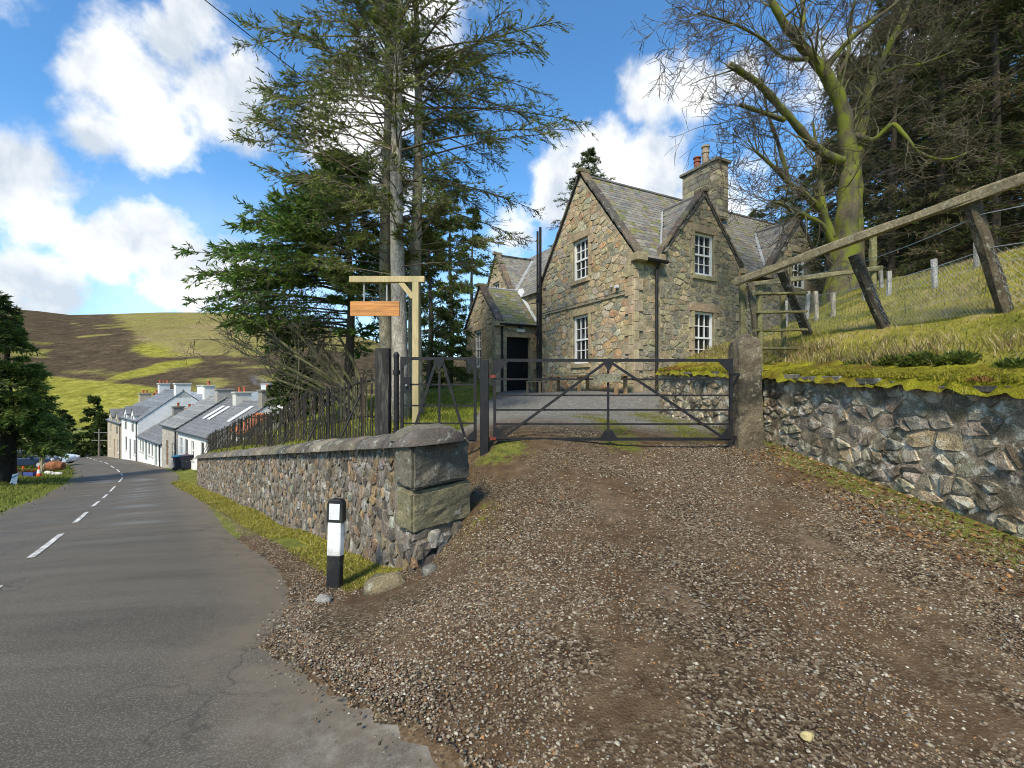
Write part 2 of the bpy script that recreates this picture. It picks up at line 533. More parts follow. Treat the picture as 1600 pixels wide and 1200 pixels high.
def build_ground():
    xs = axis(-1500, 1500, 0, .17, .06); ys = axis(-250, 2600, 3.5, .17, .06)
    X, Y = np.meshgrid(xs, ys)
    Z = HR(X, Y)
    fr = road_frac(X, Y)
    inside = sstep(.0, .05, fr) * sstep(1.0, .95, fr)
    Z = Z - .16 * inside
    near = np.exp(-((X - 1) ** 2 + (Y - 4) ** 2) / 80)
    Z = Z + near * (.012 * nz2(X, Y, 2.2, 3) + .006 * nz2(X, Y, 6, 4)) * (1 - inside)
    # weights: R grass, G mossy gravel, B pale grey gravel of the court
    s, e = wall_se(X, Y)
    n = nz2(X, Y, 1.3, 5)
    verge = sstep(-.66, -.48, e + .1 * n) * sstep(.25, .0, e) * sstep(.15, .6, s) * sstep(36, 30, s)
    leftside = sstep(1.0, 1.03, fr) * (Y > -20)
    far = sstep(26, 34, np.hypot(X, Y)) * (1 - sstep(-.08, 0, fr) * sstep(1.08, 1, fr))
    carpark = np.exp(-(((X + 36) / 7) ** 2 + ((Y - 34) / 5) ** 2) * 1.2)
    leftside = leftside * (1 - sstep(.3, .6, carpark))
    far = far * (1 - sstep(.3, .6, carpark))
    lawn = sstep(-.9, -1.3, X + .12 * n - .05 * (Y - 9)) * sstep(7.4, 8.0, Y) * sstep(24, 20, Y)
    lawn2 = sstep(20, 23, Y) * sstep(-1, -3, X)
    grass = np.clip(verge + leftside + far + lawn + lawn2, 0, 1)
    moss = sstep(.95, .1, 4.42 - X + .12 * n - .02 * Y) * (Y < 12) * (X < 4.8) * .75
    moss = np.maximum(moss, .75 * np.exp(-(((X + .1) / .55) ** 2 + ((Y - 7.0) / .55) ** 2)))
    moss = np.maximum(moss, .62 * np.exp(-((X - 1.6 - .03 * Y) / .5) ** 2) * sstep(6.6, 7.1, Y) * sstep(12, 9.5, Y))
    moss = np.maximum(moss, .6 * np.exp(-((X - 3.3) / .7) ** 2) * sstep(7, 8, Y) * sstep(13, 11, Y))
    moss = np.maximum(moss, .45 * np.exp(-(((X + .35) / .35) ** 2 + ((Y - 5.0) / .8) ** 2)))
    court = sstep(7.6, 9.4, Y + .4 * n) * (X > -3)
    nx, ny = len(xs), len(ys)
    V = np.stack([X, Y, Z], 2).reshape(-1, 3)
    idx = np.arange(nx * ny).reshape(ny, nx)
    F = np.stack([idx[:-1, :-1], idx[:-1, 1:], idx[1:, 1:], idx[1:, :-1]], 2).reshape(-1, 4)
    trk = np.exp(-((X - (.95 + .03 * Y) + .12 * n) / .42) ** 2) + .7 * np.exp(-((X - 2.75 + .1 * n) / .36) ** 2)
    trk = np.clip(trk, 0, 1) * sstep(.5, 1.5, Y) * sstep(9, 7, Y) * (.52 + .45 * nz2(X, Y, 1.9, 98))
    C = np.stack([grass, moss, court, np.clip(trk, 0, 1)], 2).reshape(-1, 4)
    me = mesh_np('ground', V, F, C, ground_mat(), True)
    o = new_obj('ground', me); tag(o, kind='structure')
    return o


def ground_mat():
    m = bpy.data.materials.new('ground'); m.use_nodes = True
    nt = m.node_tree; N, L = nt.nodes, nt.links; bs = N['Principled BSDF']
    geo = N.new('ShaderNodeNewGeometry'); vec = geo.outputs['Position']
    at_ = N.new('ShaderNodeVertexColor'); at_.layer_name = 'Col'
    sep = N.new('ShaderNodeSeparateColor'); L.new(at_.outputs['Color'], sep.inputs[0])

    def noise(s, d=5, r=.6):
        n = N.new('ShaderNodeTexNoise'); n.inputs['Scale'].default_value = s; n.inputs['Detail'].default_value = d
        n.inputs['Roughness'].default_value = r; L.new(vec, n.inputs['Vector']); return n.outputs['Fac']

    def ramp(v, stops):
        r = N.new('ShaderNodeValToRGB'); L.new(v, r.inputs[0]); e = r.color_ramp.elements
        while len(e) < len(stops): e.new(.5)
        for k, (p, c) in enumerate(stops): e[k].position = p; e[k].color = (*c, 1)
        return r.outputs[0]

    def mix(f, a, b, mode='MIX'):
        x = N.new('ShaderNodeMix'); x.data_type = 'RGBA'; x.blend_type = mode
        for key, val in (('Factor', f), ('A', a), ('B', b)):
            if isinstance(val, (int, float)): x.inputs[key].default_value = val
            else: L.new(val, x.inputs[key])
        return x.outputs['Result']

    def soft(w, nz, k=1.0, lo=.42, hi=.62):
        a = N.new('ShaderNodeMath'); a.operation = 'MULTIPLY_ADD'; L.new(nz, a.inputs[0]); a.inputs[1].default_value = k
        b = N.new('ShaderNodeMath'); b.operation = 'SUBTRACT'; L.new(w, b.inputs[0]); b.inputs[1].default_value = k * .5
        L.new(b.outputs[0], a.inputs[2])
        r = N.new('ShaderNodeMapRange'); r.interpolation_type = 'SMOOTHSTEP'; r.inputs['From Min'].default_value = lo; r.inputs['From Max'].default_value = hi
        L.new(a.outputs[0], r.inputs['Value']); return r.outputs[0]
    vor = N.new('ShaderNodeTexVoronoi'); vor.inputs['Scale'].default_value = 60; L.new(vec, vor.inputs['Vector'])
    vcol = N.new('ShaderNodeSeparateColor'); L.new(vor.outputs['Color'], vcol.inputs[0])
    grav = ramp(vcol.outputs[0], [(0, (.018, .011, .006)), (.4, (.048, .031, .016)), (.65, (.11, .08, .044)), (.85, (.17, .135, .085)), (1, (.30, .26, .19))])
    soil = ramp(noise(5, 8, .7), [(.3, (.045, .025, .012)), (.5, (.09, .056, .029)), (.7, (.145, .098, .056))])
    brown = mix(soft_const(N, L, noise(1.1, 4, .6), .38, .62), soil, grav)
    court = ramp(vcol.outputs[1], [(0, (.07, .068, .064)), (.5, (.15, .145, .135)), (1, (.30, .29, .27))])
    court = mix(.55, court, ramp(noise(7, 9, .78), [(.34, (.055, .05, .04)), (.5, (.125, .12, .105)), (.66, (.24, .23, .205))]))
    sand = ramp(noise(14, 8, .72), [(.3, (.085, .056, .032)), (.55, (.15, .105, .064)), (.75, (.21, .155, .10))])
    brown = mix(soft(at_.outputs['Alpha'], noise(3.2, 7, .7), .9), brown, sand)
    c = mix(sep.outputs[2], brown, court)
    mossc = ramp(noise(9, 7, .7), [(.3, (.045, .052, .012)), (.55, (.12, .125, .022)), (.75, (.19, .17, .05))])
    c = mix(soft(sep.outputs[1], noise(5, 7, .72), 1.5), c, mossc)
    gr = ramp(noise(2.6, 9, .68), [(.28, (.045, .06, .012)), (.5, (.13, .145, .022)), (.64, (.20, .19, .04)), (.8, (.24, .19, .075))])
    c = mix(soft(sep.outputs[0], noise(7, 7, .7), .7), c, gr)
    L.new(c, bs.inputs['Base Color'])
    bs.inputs['Roughness'].default_value = .9; bs.inputs['Specular IOR Level'].default_value = .2
    bp = N.new('ShaderNodeBump'); bp.inputs['Strength'].default_value = .6; bp.inputs['Distance'].default_value = .015
    ad = N.new('ShaderNodeMath'); ad.operation = 'ADD'; L.new(noise(40, 6, .7), ad.inputs[0]); L.new(vor.outputs['Distance'], ad.inputs[1])
    L.new(ad.outputs[0], bp.inputs['Height']); L.new(bp.outputs[0], bs.inputs['Normal'])
    return m


def soft_const(N, L, v, a, b, d=0):
    r = N.new('ShaderNodeMapRange'); r.interpolation_type = 'SMOOTHSTEP'; r.inputs['From Min'].default_value = a; r.inputs['From Max'].default_value = b
    L.new(v, r.inputs['Value']); return r.outputs[0]


def road_mat():
    m = bpy.data.materials.new('asphalt'); m.use_nodes = True
    nt = m.node_tree; N, L = nt.nodes, nt.links; bs = N['Principled BSDF']
    geo = N.new('ShaderNodeNewGeometry'); vec = geo.outputs['Position']
    uv = N.new('ShaderNodeVertexColor'); uv.layer_name = 'Col'
    sep = N.new('ShaderNodeSeparateColor'); L.new(uv.outputs['Color'], sep.inputs[0])

    def noise(s, d=5, r=.6, v=vec, dist=0):
        n = N.new('ShaderNodeTexNoise'); n.inputs['Scale'].default_value = s; n.inputs['Detail'].default_value = d
        n.inputs['Roughness'].default_value = r; n.inputs['Distortion'].default_value = dist; L.new(v, n.inputs['Vector']); return n.outputs['Fac']

    def mr(v, a, b, c, d):
        r = N.new('ShaderNodeMapRange'); r.interpolation_type = 'SMOOTHSTEP'
        for k, x in zip(('From Min', 'From Max', 'To Min', 'To Max'), (a, b, c, d)): r.inputs[k].default_value = x
        L.new(v, r.inputs['Value']); return r.outputs[0]

    def mix(f, a, b, mode='MIX'):
        x = N.new('ShaderNodeMix'); x.data_type = 'RGBA'; x.blend_type = mode
        for key, val in (('Factor', f), ('A', a), ('B', b)):
            if isinstance(val, (int, float)): x.inputs[key].default_value = val
            elif isinstance(val, tuple): x.inputs[key].default_value = (*val, 1)
            else: L.new(val, x.inputs[key])
        return x.outputs['Result']
    # streaks that follow the road (its direction is about -0.64,0.77)
    rot = N.new('ShaderNodeMapping'); rot.inputs['Rotation'].default_value = (0, 0, R(-129.7)); rot.inputs['Scale'].default_value = (.14, 1.3, 1)
    L.new(vec, rot.inputs['Vector'])
    c = mix(mr(noise(1.6, 6, .65, rot.outputs[0]), .3, .7, 0, 1), (.047, .041, .031), (.085, .073, .056))
    c = mix(mr(noise(.5, 5, .6), .45, .65, 0, .5), c, (.095, .074, .05))
    c = mix(mr(noise(95, 3, .6), .50, .62, 0, .5), c, (.22, .195, .16))
    # dusty, broken edge (weight R along the right edge, G at the near apron)
    edge = N.new('ShaderNodeMath'); edge.operation = 'MULTIPLY'; L.new(sep.outputs[0], edge.inputs[0]); L.new(mr(noise(3, 7, .7), .3, .6, .2, 1.2), edge.inputs[1])
    c = mix(edge.outputs[0], c, (.145, .118, .085))
    pale = N.new('ShaderNodeMath'); pale.operation = 'MULTIPLY'; L.new(sep.outputs[1], pale.inputs[0]); L.new(mr(noise(2.3, 8, .7), .42, .62, 0, 1), pale.inputs[1])
    c = mix(pale.outputs[0], c, (.30, .275, .235))
    # old tar seams and cracks
    wv = N.new('ShaderNodeTexVoronoi'); wv.feature = 'DISTANCE_TO_EDGE'; wv.inputs['Scale'].default_value = .5
    dv = N.new('ShaderNodeVectorMath'); dv.operation = 'ADD'
    nn = N.new('ShaderNodeTexNoise'); nn.inputs['Scale'].default_value = 2.0; nn.inputs['Detail'].default_value = 5; L.new(vec, nn.inputs['Vector'])
    L.new(vec, dv.inputs[0]); L.new(nn.outputs['Color'], dv.inputs[1]); L.new(dv.outputs[0], wv.inputs['Vector'])
    crack = N.new('ShaderNodeMath'); crack.operation = 'MULTIPLY'
    L.new(mr(wv.outputs['Distance'], .0, .012, .75, 0), crack.inputs[0]); L.new(mr(noise(.35, 3, .5), .44, .56, 0, 1), crack.inputs[1])
    c = mix(crack.outputs[0], c, (.02, .019, .018))
    L.new(c, bs.inputs['Base Color'])
    # damp wheel tracks reflect the sky
    damp = N.new('ShaderNodeMath'); damp.operation = 'MULTIPLY'
    L.new(mr(noise(.9, 6, .62, rot.outputs[0], .3), .42, .66, 0, 1), damp.inputs[0]); L.new(sep.outputs[2], damp.inputs[1])
    L.new(mr(damp.outputs[0], 0, 1, .88, .38), bs.inputs['Roughness'])
    bs.inputs['Specular IOR Level'].default_value = .4
    bp = N.new('ShaderNodeBump'); bp.inputs['Strength'].default_value = .35; bp.inputs['Distance'].default_value = .006
    L.new(noise(120, 4, .7), bp.inputs['Height']); L.new(bp.outputs[0], bs.inputs['Normal'])
    return m


def road_at(i, f, dz=.025):
    p = RR[i] * (1 - f) + RL[i] * f
    return p


def build_road():
    nc = 15
    fs = np.linspace(0, 1, nc)
    wob = .10 * nz2(RR[:, 0], RR[:, 1], 2.4, 9) + .05 * nz2(RR[:, 0], RR[:, 1], 7, 10)
    PX = RR[:, None, :] * (1 - fs[None, :, None]) + RL[:, None, :] * fs[None, :, None]
    ev = (RL - RR); ev = ev / np.linalg.norm(ev, axis=1)[:, None]
    PX[:, 0, :] += ev * (wob[:, None] * .6 - .12)
    zc = HR(PX[..., 0], PX[..., 1])
    camber = .05 * (1 - (2 * fs - 1) ** 2)
    Z = zc + camber[None, :] - .012
    Z[:, 0] -= .05; Z[:, -1] -= .05
    V = np.concatenate([PX, Z[..., None]], 2).reshape(-1, 3)
    idx = np.arange(RN * nc).reshape(RN, nc)
    F = np.stack([idx[:-1, :-1], idx[1:, :-1], idx[1:, 1:], idx[:-1, 1:]], 2).reshape(-1, 4)
    edge = np.tile(sstep(.16, 0, fs), (RN, 1)) + np.tile(.35 * sstep(.85, 1, fs), (RN, 1))
    d = np.hypot(PX[..., 0] + .2, PX[..., 1] - 2.3)
    apron = np.exp(-(d / .8) ** 2) * 1.0
    dampw = np.clip(.25 + .75 * np.exp(-((fs - .28) / .12) ** 2) + .75 * np.exp(-((fs - .68) / .14) ** 2), 0, 1)
    dampw = np.tile(dampw, (RN, 1)) * sstep(4, 12, PX[..., 1]) 
    dampw = np.maximum(dampw, .25)
    C = np.stack([edge, apron, dampw], 2).reshape(-1, 3)
    me = mesh_np('road', V, F[:, ::-1], C, road_mat(), True)
    o = new_obj('road', me); tag(o, kind='structure')
    # painted centre dashes
    paint = mat('road_paint', (.62, .61, .58), rough=.7, n1=9, amt=.2, n2=60, amt2=.35, bump=.2, dark=(.12, .11, .095), darkamt=.9, dscale=6, dthr=.42)
    f0 = .5
    cp = RR * (1 - f0) + RL * f0
    seg = np.r_[0, np.cumsum(np.linalg.norm(np.diff(cp, axis=0), axis=1))]
    j = int(np.argmin(np.abs(cp[:, 1] - 6.9)))
    a0 = seg[j] - 15.6
    k = 0
    while a0 < seg[-1] - 4 and k < 24:
        ts = np.linspace(a0, a0 + 3.1, 12)
        if ts[0] > .5:
            xs = np.interp(ts, seg, cp[:, 0]); ys = np.interp(ts, seg, cp[:, 1])
            tx = np.gradient(xs); ty = np.gradient(ys); ln = np.hypot(tx, ty); nx, ny = -ty / ln, tx / ln
            hw = .05
            A = np.stack([xs + nx * hw, ys + ny * hw], 1); B = np.stack([xs - nx * hw, ys - ny * hw], 1)
            P = np.empty((24, 3)); P[0::2, :2] = A; P[1::2, :2] = B
            P[:, 2] = HR(P[:, 0], P[:, 1]) + .05 - .012 + .006 + .0004 * P[:, 1].clip(0)
            Fq = [(2 * q, 2 * q + 1, 2 * q + 3, 2 * q + 2) for q in range(11)]
            new_obj('road_dash', mesh_np('road_dash', P, np.array(Fq), None, paint), o)
        a0 += 5.2; k += 1
    return o


ground = build_ground()
road = build_road()

# ------------------------------------------------------------------ garden behind the road wall
ZT0, ZT1, SLEN = 1.0, -1.72, 20.6      # body top along the wall (cope sits above)


def wall_top(s): return ZT0 + (ZT1 - ZT0) * s / SLEN


G_ctrl = []
for s_ in (0.6, 3, 6, 9, 12, 15, 18, 20.5):
    p = WP + WD * s_ - WNR * .5
    G_ctrl.append((p[0], p[1], wall_top(s_) - .02))
G_ctrl += [(-2.05, 7.3, .62), (-7, 14.2, -.28), (-19.7, 29.4, -3.0), (-2.75, 11, .72), (-1.2, 9, .62), (-4.3, 16, 1.0), (-5, 24, 1.3), (-8, 20, .5), (-11, 26, -.2), (-10, 40, -.5), (-1.5, 14, .85), (-15, 34, -1.6), (-26, 42, -4.6), (-20, 60, -4), (-4.6, 13, .55)]
_HG = TPS(G_ctrl, .01)


def hg(x, y): return float(_HG(np.array([x]), np.array([y]))[0])


def build_garden():
    ss = np.linspace(.25, 33, 110); es = np.r_[np.linspace(.38, 3, 16), np.linspace(3.4, 34, 50)]
    S, E = np.meshgrid(ss, es)
    X = WP[0] + WD[0] * S - WNR[0] * E; Y = WP[1] + WD[1] * S - WNR[1] * E
    Z = _HG(X, Y)
    Z = Z + .03 * nz2(X, Y, 1.2, 21) + .012 * nz2(X, Y, 4, 22)
    # merge into the drive: sink under the ground sheet towards the court and near the small gate
    sink = sstep(-1.75, -.9, X - .05 * (Y - 9)) 
    Z = Z * (1 - sink) + (HR(X, Y) - .12) * sink
    Z = np.where(S < .6, np.minimum(Z, HR(X, Y) - .02), Z)
    n, m = S.shape
    idx = np.arange(n * m).reshape(n, m)
    F = np.stack([idx[:-1, :-1], idx[:-1, 1:], idx[1:, 1:], idx[1:, :-1]], 2).reshape(-1, 4)
    C = np.tile(np.array([1., 0, 0, 0]), (n * m, 1))
    me = mesh_np('garden_ground', np.stack([X, Y, Z], 2).reshape(-1, 3), F[:, ::-1], C, ground.data.materials[0], True)
    o = new_obj('garden_ground', me); tag(o, kind='structure')


build_garden()

# ------------------------------------------------------------------ bank on the right
RWALL = [(4.55, .6, 1.38), (4.42, 3.93, 1.55), (4.28, 7.6, 1.74), (3.95, 9.6, 1.84), (3.72, 11.5, 1.90)]     # x, y, top of wall


def rw(y):
    a = np.array(RWALL); return np.interp(y, a[:, 1], a[:, 0]), np.interp(y, a[:, 1], a[:, 2])


B_ctrl = [(x + .35, y, z + .06) for (x, y, z) in RWALL] + [(4.9, -2, 1.4), (4.7, 2.3, 1.56), (4.65, 5.8, 1.72)]
B_ctrl += [(6.5, 6, 2.53), (6.1, 7.5, 2.5), (5.85, 9, 2.6), (5.5, 7, 2.05), (5.6, 5, 2.05), (5.5, 12, 2.6), (4.6, 12.6, 2.1), (4.2, 13.2, 1.5), (6.5, 14.4, 1.6), (10.3, 16.8, 3.2), (14, 18.6, 4.6),
           (11.2, 10, 4.55), (11, 12, 4.5), (10.4, 13.5, 4.3), (9.3, 13, 4.1), (8, 9, 3.5), (8.5, 6, 3.5), (8.5, 3, 3.1), (7, 1, 2.4), (7, -3, 2.2), (13, 4, 4.6), (20, 4, 6.0), (20, 14, 6.6), (16, 14, 5.7),
           (16, 24, 5.8), (30, 20, 9), (30, 40, 11), (18, 40, 7), (30, -4, 8), (8, 11.5, 3.5), (7.2, 13, 2.7)]
_HB = TPS(B_ctrl, .01)


def hb(x, y): return float(_HB(np.array([x]), np.array([y]))[0])


def bank_mat():
    m = bpy.data.materials.new('bank_turf'); m.use_nodes = True
    nt = m.node_tree; N, L = nt.nodes, nt.links; bs = N['Principled BSDF']
    geo = N.new('ShaderNodeNewGeometry'); vec = geo.outputs['Position']

    def noise(s, d=6, r=.65):
        n = N.new('ShaderNodeTexNoise'); n.inputs['Scale'].default_value = s; n.inputs['Detail'].default_value = d
        n.inputs['Roughness'].default_value = r; L.new(vec, n.inputs['Vector']); return n.outputs['Fac']
    r = N.new('ShaderNodeValToRGB'); L.new(noise(1.2, 9, .7), r.inputs[0]); e = r.color_ramp.elements
    st = [(.25, (.07, .07, .014)), (.42, (.16, .16, .024)), (.52, (.25, .225, .04)), (.62, (.31, .245, .09)), (.8, (.36, .28, .13))]
    while len(e) < len(st): e.new(.5)
    for k, (p, c) in enumerate(st): e[k].position = p; e[k].color = (*c, 1)
    L.new(r.outputs[0], bs.inputs['Base Color']); bs.inputs['Roughness'].default_value = .95; bs.inputs['Specular IOR Level'].default_value = .1
    bp = N.new('ShaderNodeBump'); bp.inputs['Strength'].default_value = .9; bp.inputs['Distance'].default_value = .05
    L.new(noise(14, 8, .75), bp.inputs['Height']); L.new(bp.outputs[0], bs.inputs['Normal'])
    return m


def bank_z(X, Y):
    Z = _HB(X, Y) + .05 * nz2(X, Y, 2.1, 31) + .03 * nz2(X, Y, 5, 32)
    wx, wz = rw(Y)
    k = sstep(.2, .6, X - wx)
    return np.where(Y < 11.6, (wz + .02) * (1 - k) + Z * k, Z)


def build_bank():
    ys = np.r_[np.linspace(-4, 16.5, 140), np.linspace(17, 45, 40)]
    us = np.r_[np.linspace(0, 4, 50), np.linspace(4.3, 34, 60)]
    U, Y = np.meshgrid(us, ys)
    wx = np.where(Y < 11.6, rw(Y)[0] + .22, 0)
    x0 = np.where(Y < 11.6, wx, np.where(Y < 13.3, 3.95 + (Y - 11.6) * .75, 5.2 + (Y - 13.3) * 1.95))
    x0 = np.maximum(x0, np.where(Y > 13.3, 5.2 + (Y - 13.3) * 1.95, 0)); x0 = np.minimum(x0, 16)
    x0 = np.where(Y > 19, 15.5, x0)
    X = x0 + U
    Z = bank_z(X, Y)
    n, m = U.shape
    idx = np.arange(n * m).reshape(n, m)
    F = np.stack([idx[:-1, :-1], idx[:-1, 1:], idx[1:, 1:], idx[1:, :-1]], 2).reshape(-1, 4)
    me = mesh_np('bank', np.stack([X, Y, Z], 2).reshape(-1, 3), F, None, bank_mat(), True)
    o = new_obj('bank', me); tag(o, kind='structure')


build_bank()


# ------------------------------------------------------------------ far hill
def build_hill():
    # skyline elevation (photo rows) by bearing, at the crest distance
    sky_px = np.array([-700, -300, -100, 0, 60, 110, 160, 250, 350, 420, 480, 540, 600, 700, 850, 1100, 1500, 2200])
    sky_py = np.array([470, 462, 470, 481, 486, 492, 491, 488, 488, 494, 505, 520, 536, 560, 575, 580, 585, 590])
    cols = np.r_[np.linspace(-900, -20, 60), np.linspace(-15, 620, 220), np.linspace(630, 2300, 80)]; rows = np.linspace(0, 1, 120)
    Ycrest = 620.0; Y0 = 135.0
    PXg, T = np.meshgrid(cols, rows)
    Y = Y0 + (Ycrest + 130 - Y0) * T
    bx = (PXg - 800) / FPX
    X = bx * Y
    crest = EYE + (600 - np.interp(PXg, sky_px, sky_py)) / FPX * Ycrest
    tt = np.clip((Y - Y0) / (Ycrest - Y0), 0, 1)
    zb = -16.0
    prof = tt ** 1.12
    Z = zb + (crest - zb) * prof
    Z = np.where(Y > Ycrest, crest - (Y - Ycrest) ** 2 * .0012, Z)
    # a nearer spur coming down from the upper side towards the middle
    spur = np.exp(-(((X + 480 - (Y - 420) * -.25) / 120) ** 2)) * np.exp(-((Y - 400) / 95) ** 2)
    Z = Z + 9 * spur + (2.5 * nz2(X, Y, .02, 41) + 1.2 * nz2(X, Y, .06, 42)) * sstep(0, .2, tt) * sstep(1.02, .8, tt)
    # ground cover in plan: heather (R), bright grass (G), pale bent (B); by own-space noise and zones
    u = bx; w = tt                                   # bearing of the slope and height on it
    n1 = nz2(X, Y, .018, 43); n2 = nz2(X, Y, .05, 44); n3 = nz2(X, Y, .14, 45)
    el = 600 - (Z - EYE) / Y * FPX * -1
    row = 600 - (Z - EYE) / Y * FPX
    colp = PXg
    wob = 9 * n1 + 6 * n2 + 3 * n3
    r2 = row + wob; c2 = colp + 2.2 * wob
    def tri(x, a, b): return np.clip((x - a) / (b - a), 0, 1)
    wob2 = 26 * n1 + 14 * n2 + 6 * n3
    r3 = row + .45 * wob2; c3 = colp + wob2
    meadow = sstep(590, 604, r3 - (c3 - 150) * .10) * sstep(300, 250, c3 - (r3 - 610) * 1.3)
    arm = np.exp(-((r3 - (592 - (c3 - 170) * .22)) / 7.5) ** 2) * sstep(140, 200, c3) * sstep(330, 290, c3)
    blob = np.exp(-(((c3 - 225) / 26) ** 2 + ((r3 - 545) / 8) ** 2))
    meadow = np.maximum(meadow, np.maximum(arm, .8 * blob))
    meadow = np.maximum(meadow, .8 * sstep(622, 634, r3))
    heather = sstep(.15, .6, .64 + .35 * n2 + .35 * n3 + .2 * n1)
    topgrass = sstep(552, 535, r2 + tri(c2, 430, 200) * -14) * sstep(150, 215, c2 - (r2 - 500) * 1.2)
    pale = sstep(-.1, .55, n1 + .6 * n3) * .6
    pale = np.maximum(pale, .9 * np.exp(-((r2 - (505 + (c2 - 110) * .22)) / 5) ** 2) * sstep(100, 140, c2) * sstep(330, 280, c2))
    heather = heather * (1 - meadow) * (1 - .92 * topgrass)
    C = np.stack([heather, np.clip(meadow + .30 * topgrass, 0, 1), np.clip(pale + .35 * topgrass, 0, 1)], 2).reshape(-1, 3)
    n, m = X.shape
    idx = np.arange(n * m).reshape(n, m)
    F = np.stack([idx[:-1, :-1], idx[:-1, 1:], idx[1:, 1:], idx[1:, :-1]], 2).reshape(-1, 4)
    mt = bpy.data.materials.new('moorland'); mt.use_nodes = True
    N, L = mt.node_tree.nodes, mt.node_tree.links; bs = N['Principled BSDF']
    geo = N.new('ShaderNodeNewGeometry'); vec = geo.outputs['Position']
    a = N.new('ShaderNodeVertexColor'); a.layer_name = 'Col'
    sep = N.new('ShaderNodeSeparateColor'); L.new(a.outputs['Color'], sep.inputs[0])

    def noise(s, d=7, r=.68, v=vec):
        q = N.new('ShaderNodeTexNoise'); q.inputs['Scale'].default_value = s; q.inputs['Detail'].default_value = d
        q.inputs['Roughness'].default_value = r; L.new(v, q.inputs['Vector']); return q.outputs['Fac']

    def ramp(v, stops):
        r = N.new('ShaderNodeValToRGB'); L.new(v, r.inputs[0]); e = r.color_ramp.elements
        while len(e) < len(stops): e.new(.5)
        for k, (p, c) in enumerate(stops): e[k].position = p; e[k].color = (*c, 1)
        return r.outputs[0]

    def mix(f, x, y):
        q = N.new('ShaderNodeMix'); q.data_type = 'RGBA'
        L.new(f, q.inputs['Factor']); L.new(x, q.inputs['A']); L.new(y, q.inputs['B']); return q.outputs['Result']

    def soft(wt, nzv, k):
        p = N.new('ShaderNodeMath'); p.operation = 'MULTIPLY_ADD'; L.new(nzv, p.inputs[0]); p.inputs[1].default_value = k
        q = N.new('ShaderNodeMath'); q.operation = 'SUBTRACT'; L.new(wt, q.inputs[0]); q.inputs[1].default_value = k * .5
        L.new(q.outputs[0], p.inputs[2]); return soft_const(N, L, p.outputs[0], .25, .75)
    st = N.new('ShaderNodeMapping'); st.inputs['Scale'].default_value = (1, .45, 2.5); L.new(vec, st.inputs['Vector'])
    base = ramp(noise(.06, 9, .7, st.outputs[0]), [(.3, (.10, .09, .028)), (.5, (.165, .15, .045)), (.7, (.22, .185, .07))])
    pal = ramp(noise(.1, 8, .7), [(.3, (.16, .13, .06)), (.7, (.25, .20, .10))])
    c = mix(sep.outputs[2], base, pal)
    hth = ramp(noise(.12, 10, .75, st.outputs[0]), [(.3, (.035, .026, .018)), (.45, (.060, .046, .030)), (.58, (.085, .064, .042)), (.68, (.14, .11, .055)), (.8, (.20, .17, .06))])
    c = mix(soft(sep.outputs[0], noise(.05, 10, .75, st.outputs[0]), 1.7), c, hth)
    fine = N.new('ShaderNodeMapRange'); fine.inputs['From Min'].default_value = .3; fine.inputs['From Max'].default_value = .7; fine.inputs['To Min'].default_value = .55; fine.inputs['To Max'].default_value = 1.5
    L.new(noise(.45, 6, .75), fine.inputs['Value'])
    md = ramp(noise(.16, 9, .72, st.outputs[0]), [(.3, (.11, .10, .025)), (.45, (.175, .17, .03)), (.58, (.245, .228, .045)), (.7, (.28, .235, .085))])
    c = mix(soft(sep.outputs[1], noise(.06, 10, .75, st.outputs[0]), 1.3), c, md)
    vs_ = N.new('ShaderNodeVectorMath'); vs_.operation = 'SCALE'; L.new(c, vs_.inputs[0]); L.new(fine.outputs[0], vs_.inputs['Scale']); c = vs_.outputs[0]
    L.new(c, bs.inputs['Base Color']); bs.inputs['Roughness'].default_value = 1; bs.inputs['Specular IOR Level'].default_value = 0
    bp = N.new('ShaderNodeBump'); bp.inputs['Strength'].default_value = .6; bp.inputs['Distance'].default_value = 1.0
    L.new(noise(.3, 9, .75), bp.inputs['Height']); L.new(bp.outputs[0], bs.inputs['Normal'])
    o = new_obj('hill', mesh_np('hill', np.stack([X, Y, Z], 2).reshape(-1, 3), F, C, mt, True)); tag(o, kind='structure')


build_hill()

# ------------------------------------------------------------------ rubble stonework
def clip_half(poly, p, n):
    """keep the side of the line through p with normal n where (q-p).n <= 0"""
    out = []
    m = len(poly)
    for i in range(m):
        a, b = poly[i], poly[(i + 1) % m]
        da = (a[0] - p[0]) * n[0] + (a[1] - p[1]) * n[1]; db = (b[0] - p[0]) * n[0] + (b[1] - p[1]) * n[1]
        if da <= 0: out.append(a)
        if (da < 0 < db) or (db < 0 < da):
            t = da / (da - db); out.append((a[0] + (b[0] - a[0]) * t, a[1] + (b[1] - a[1]) * t))
    return out


def poly_area(p):
    return .5 * sum(p[i][0] * p[(i + 1) % len(p)][1] - p[(i + 1) % len(p)][0] * p[i][1] for i in range(len(p)))


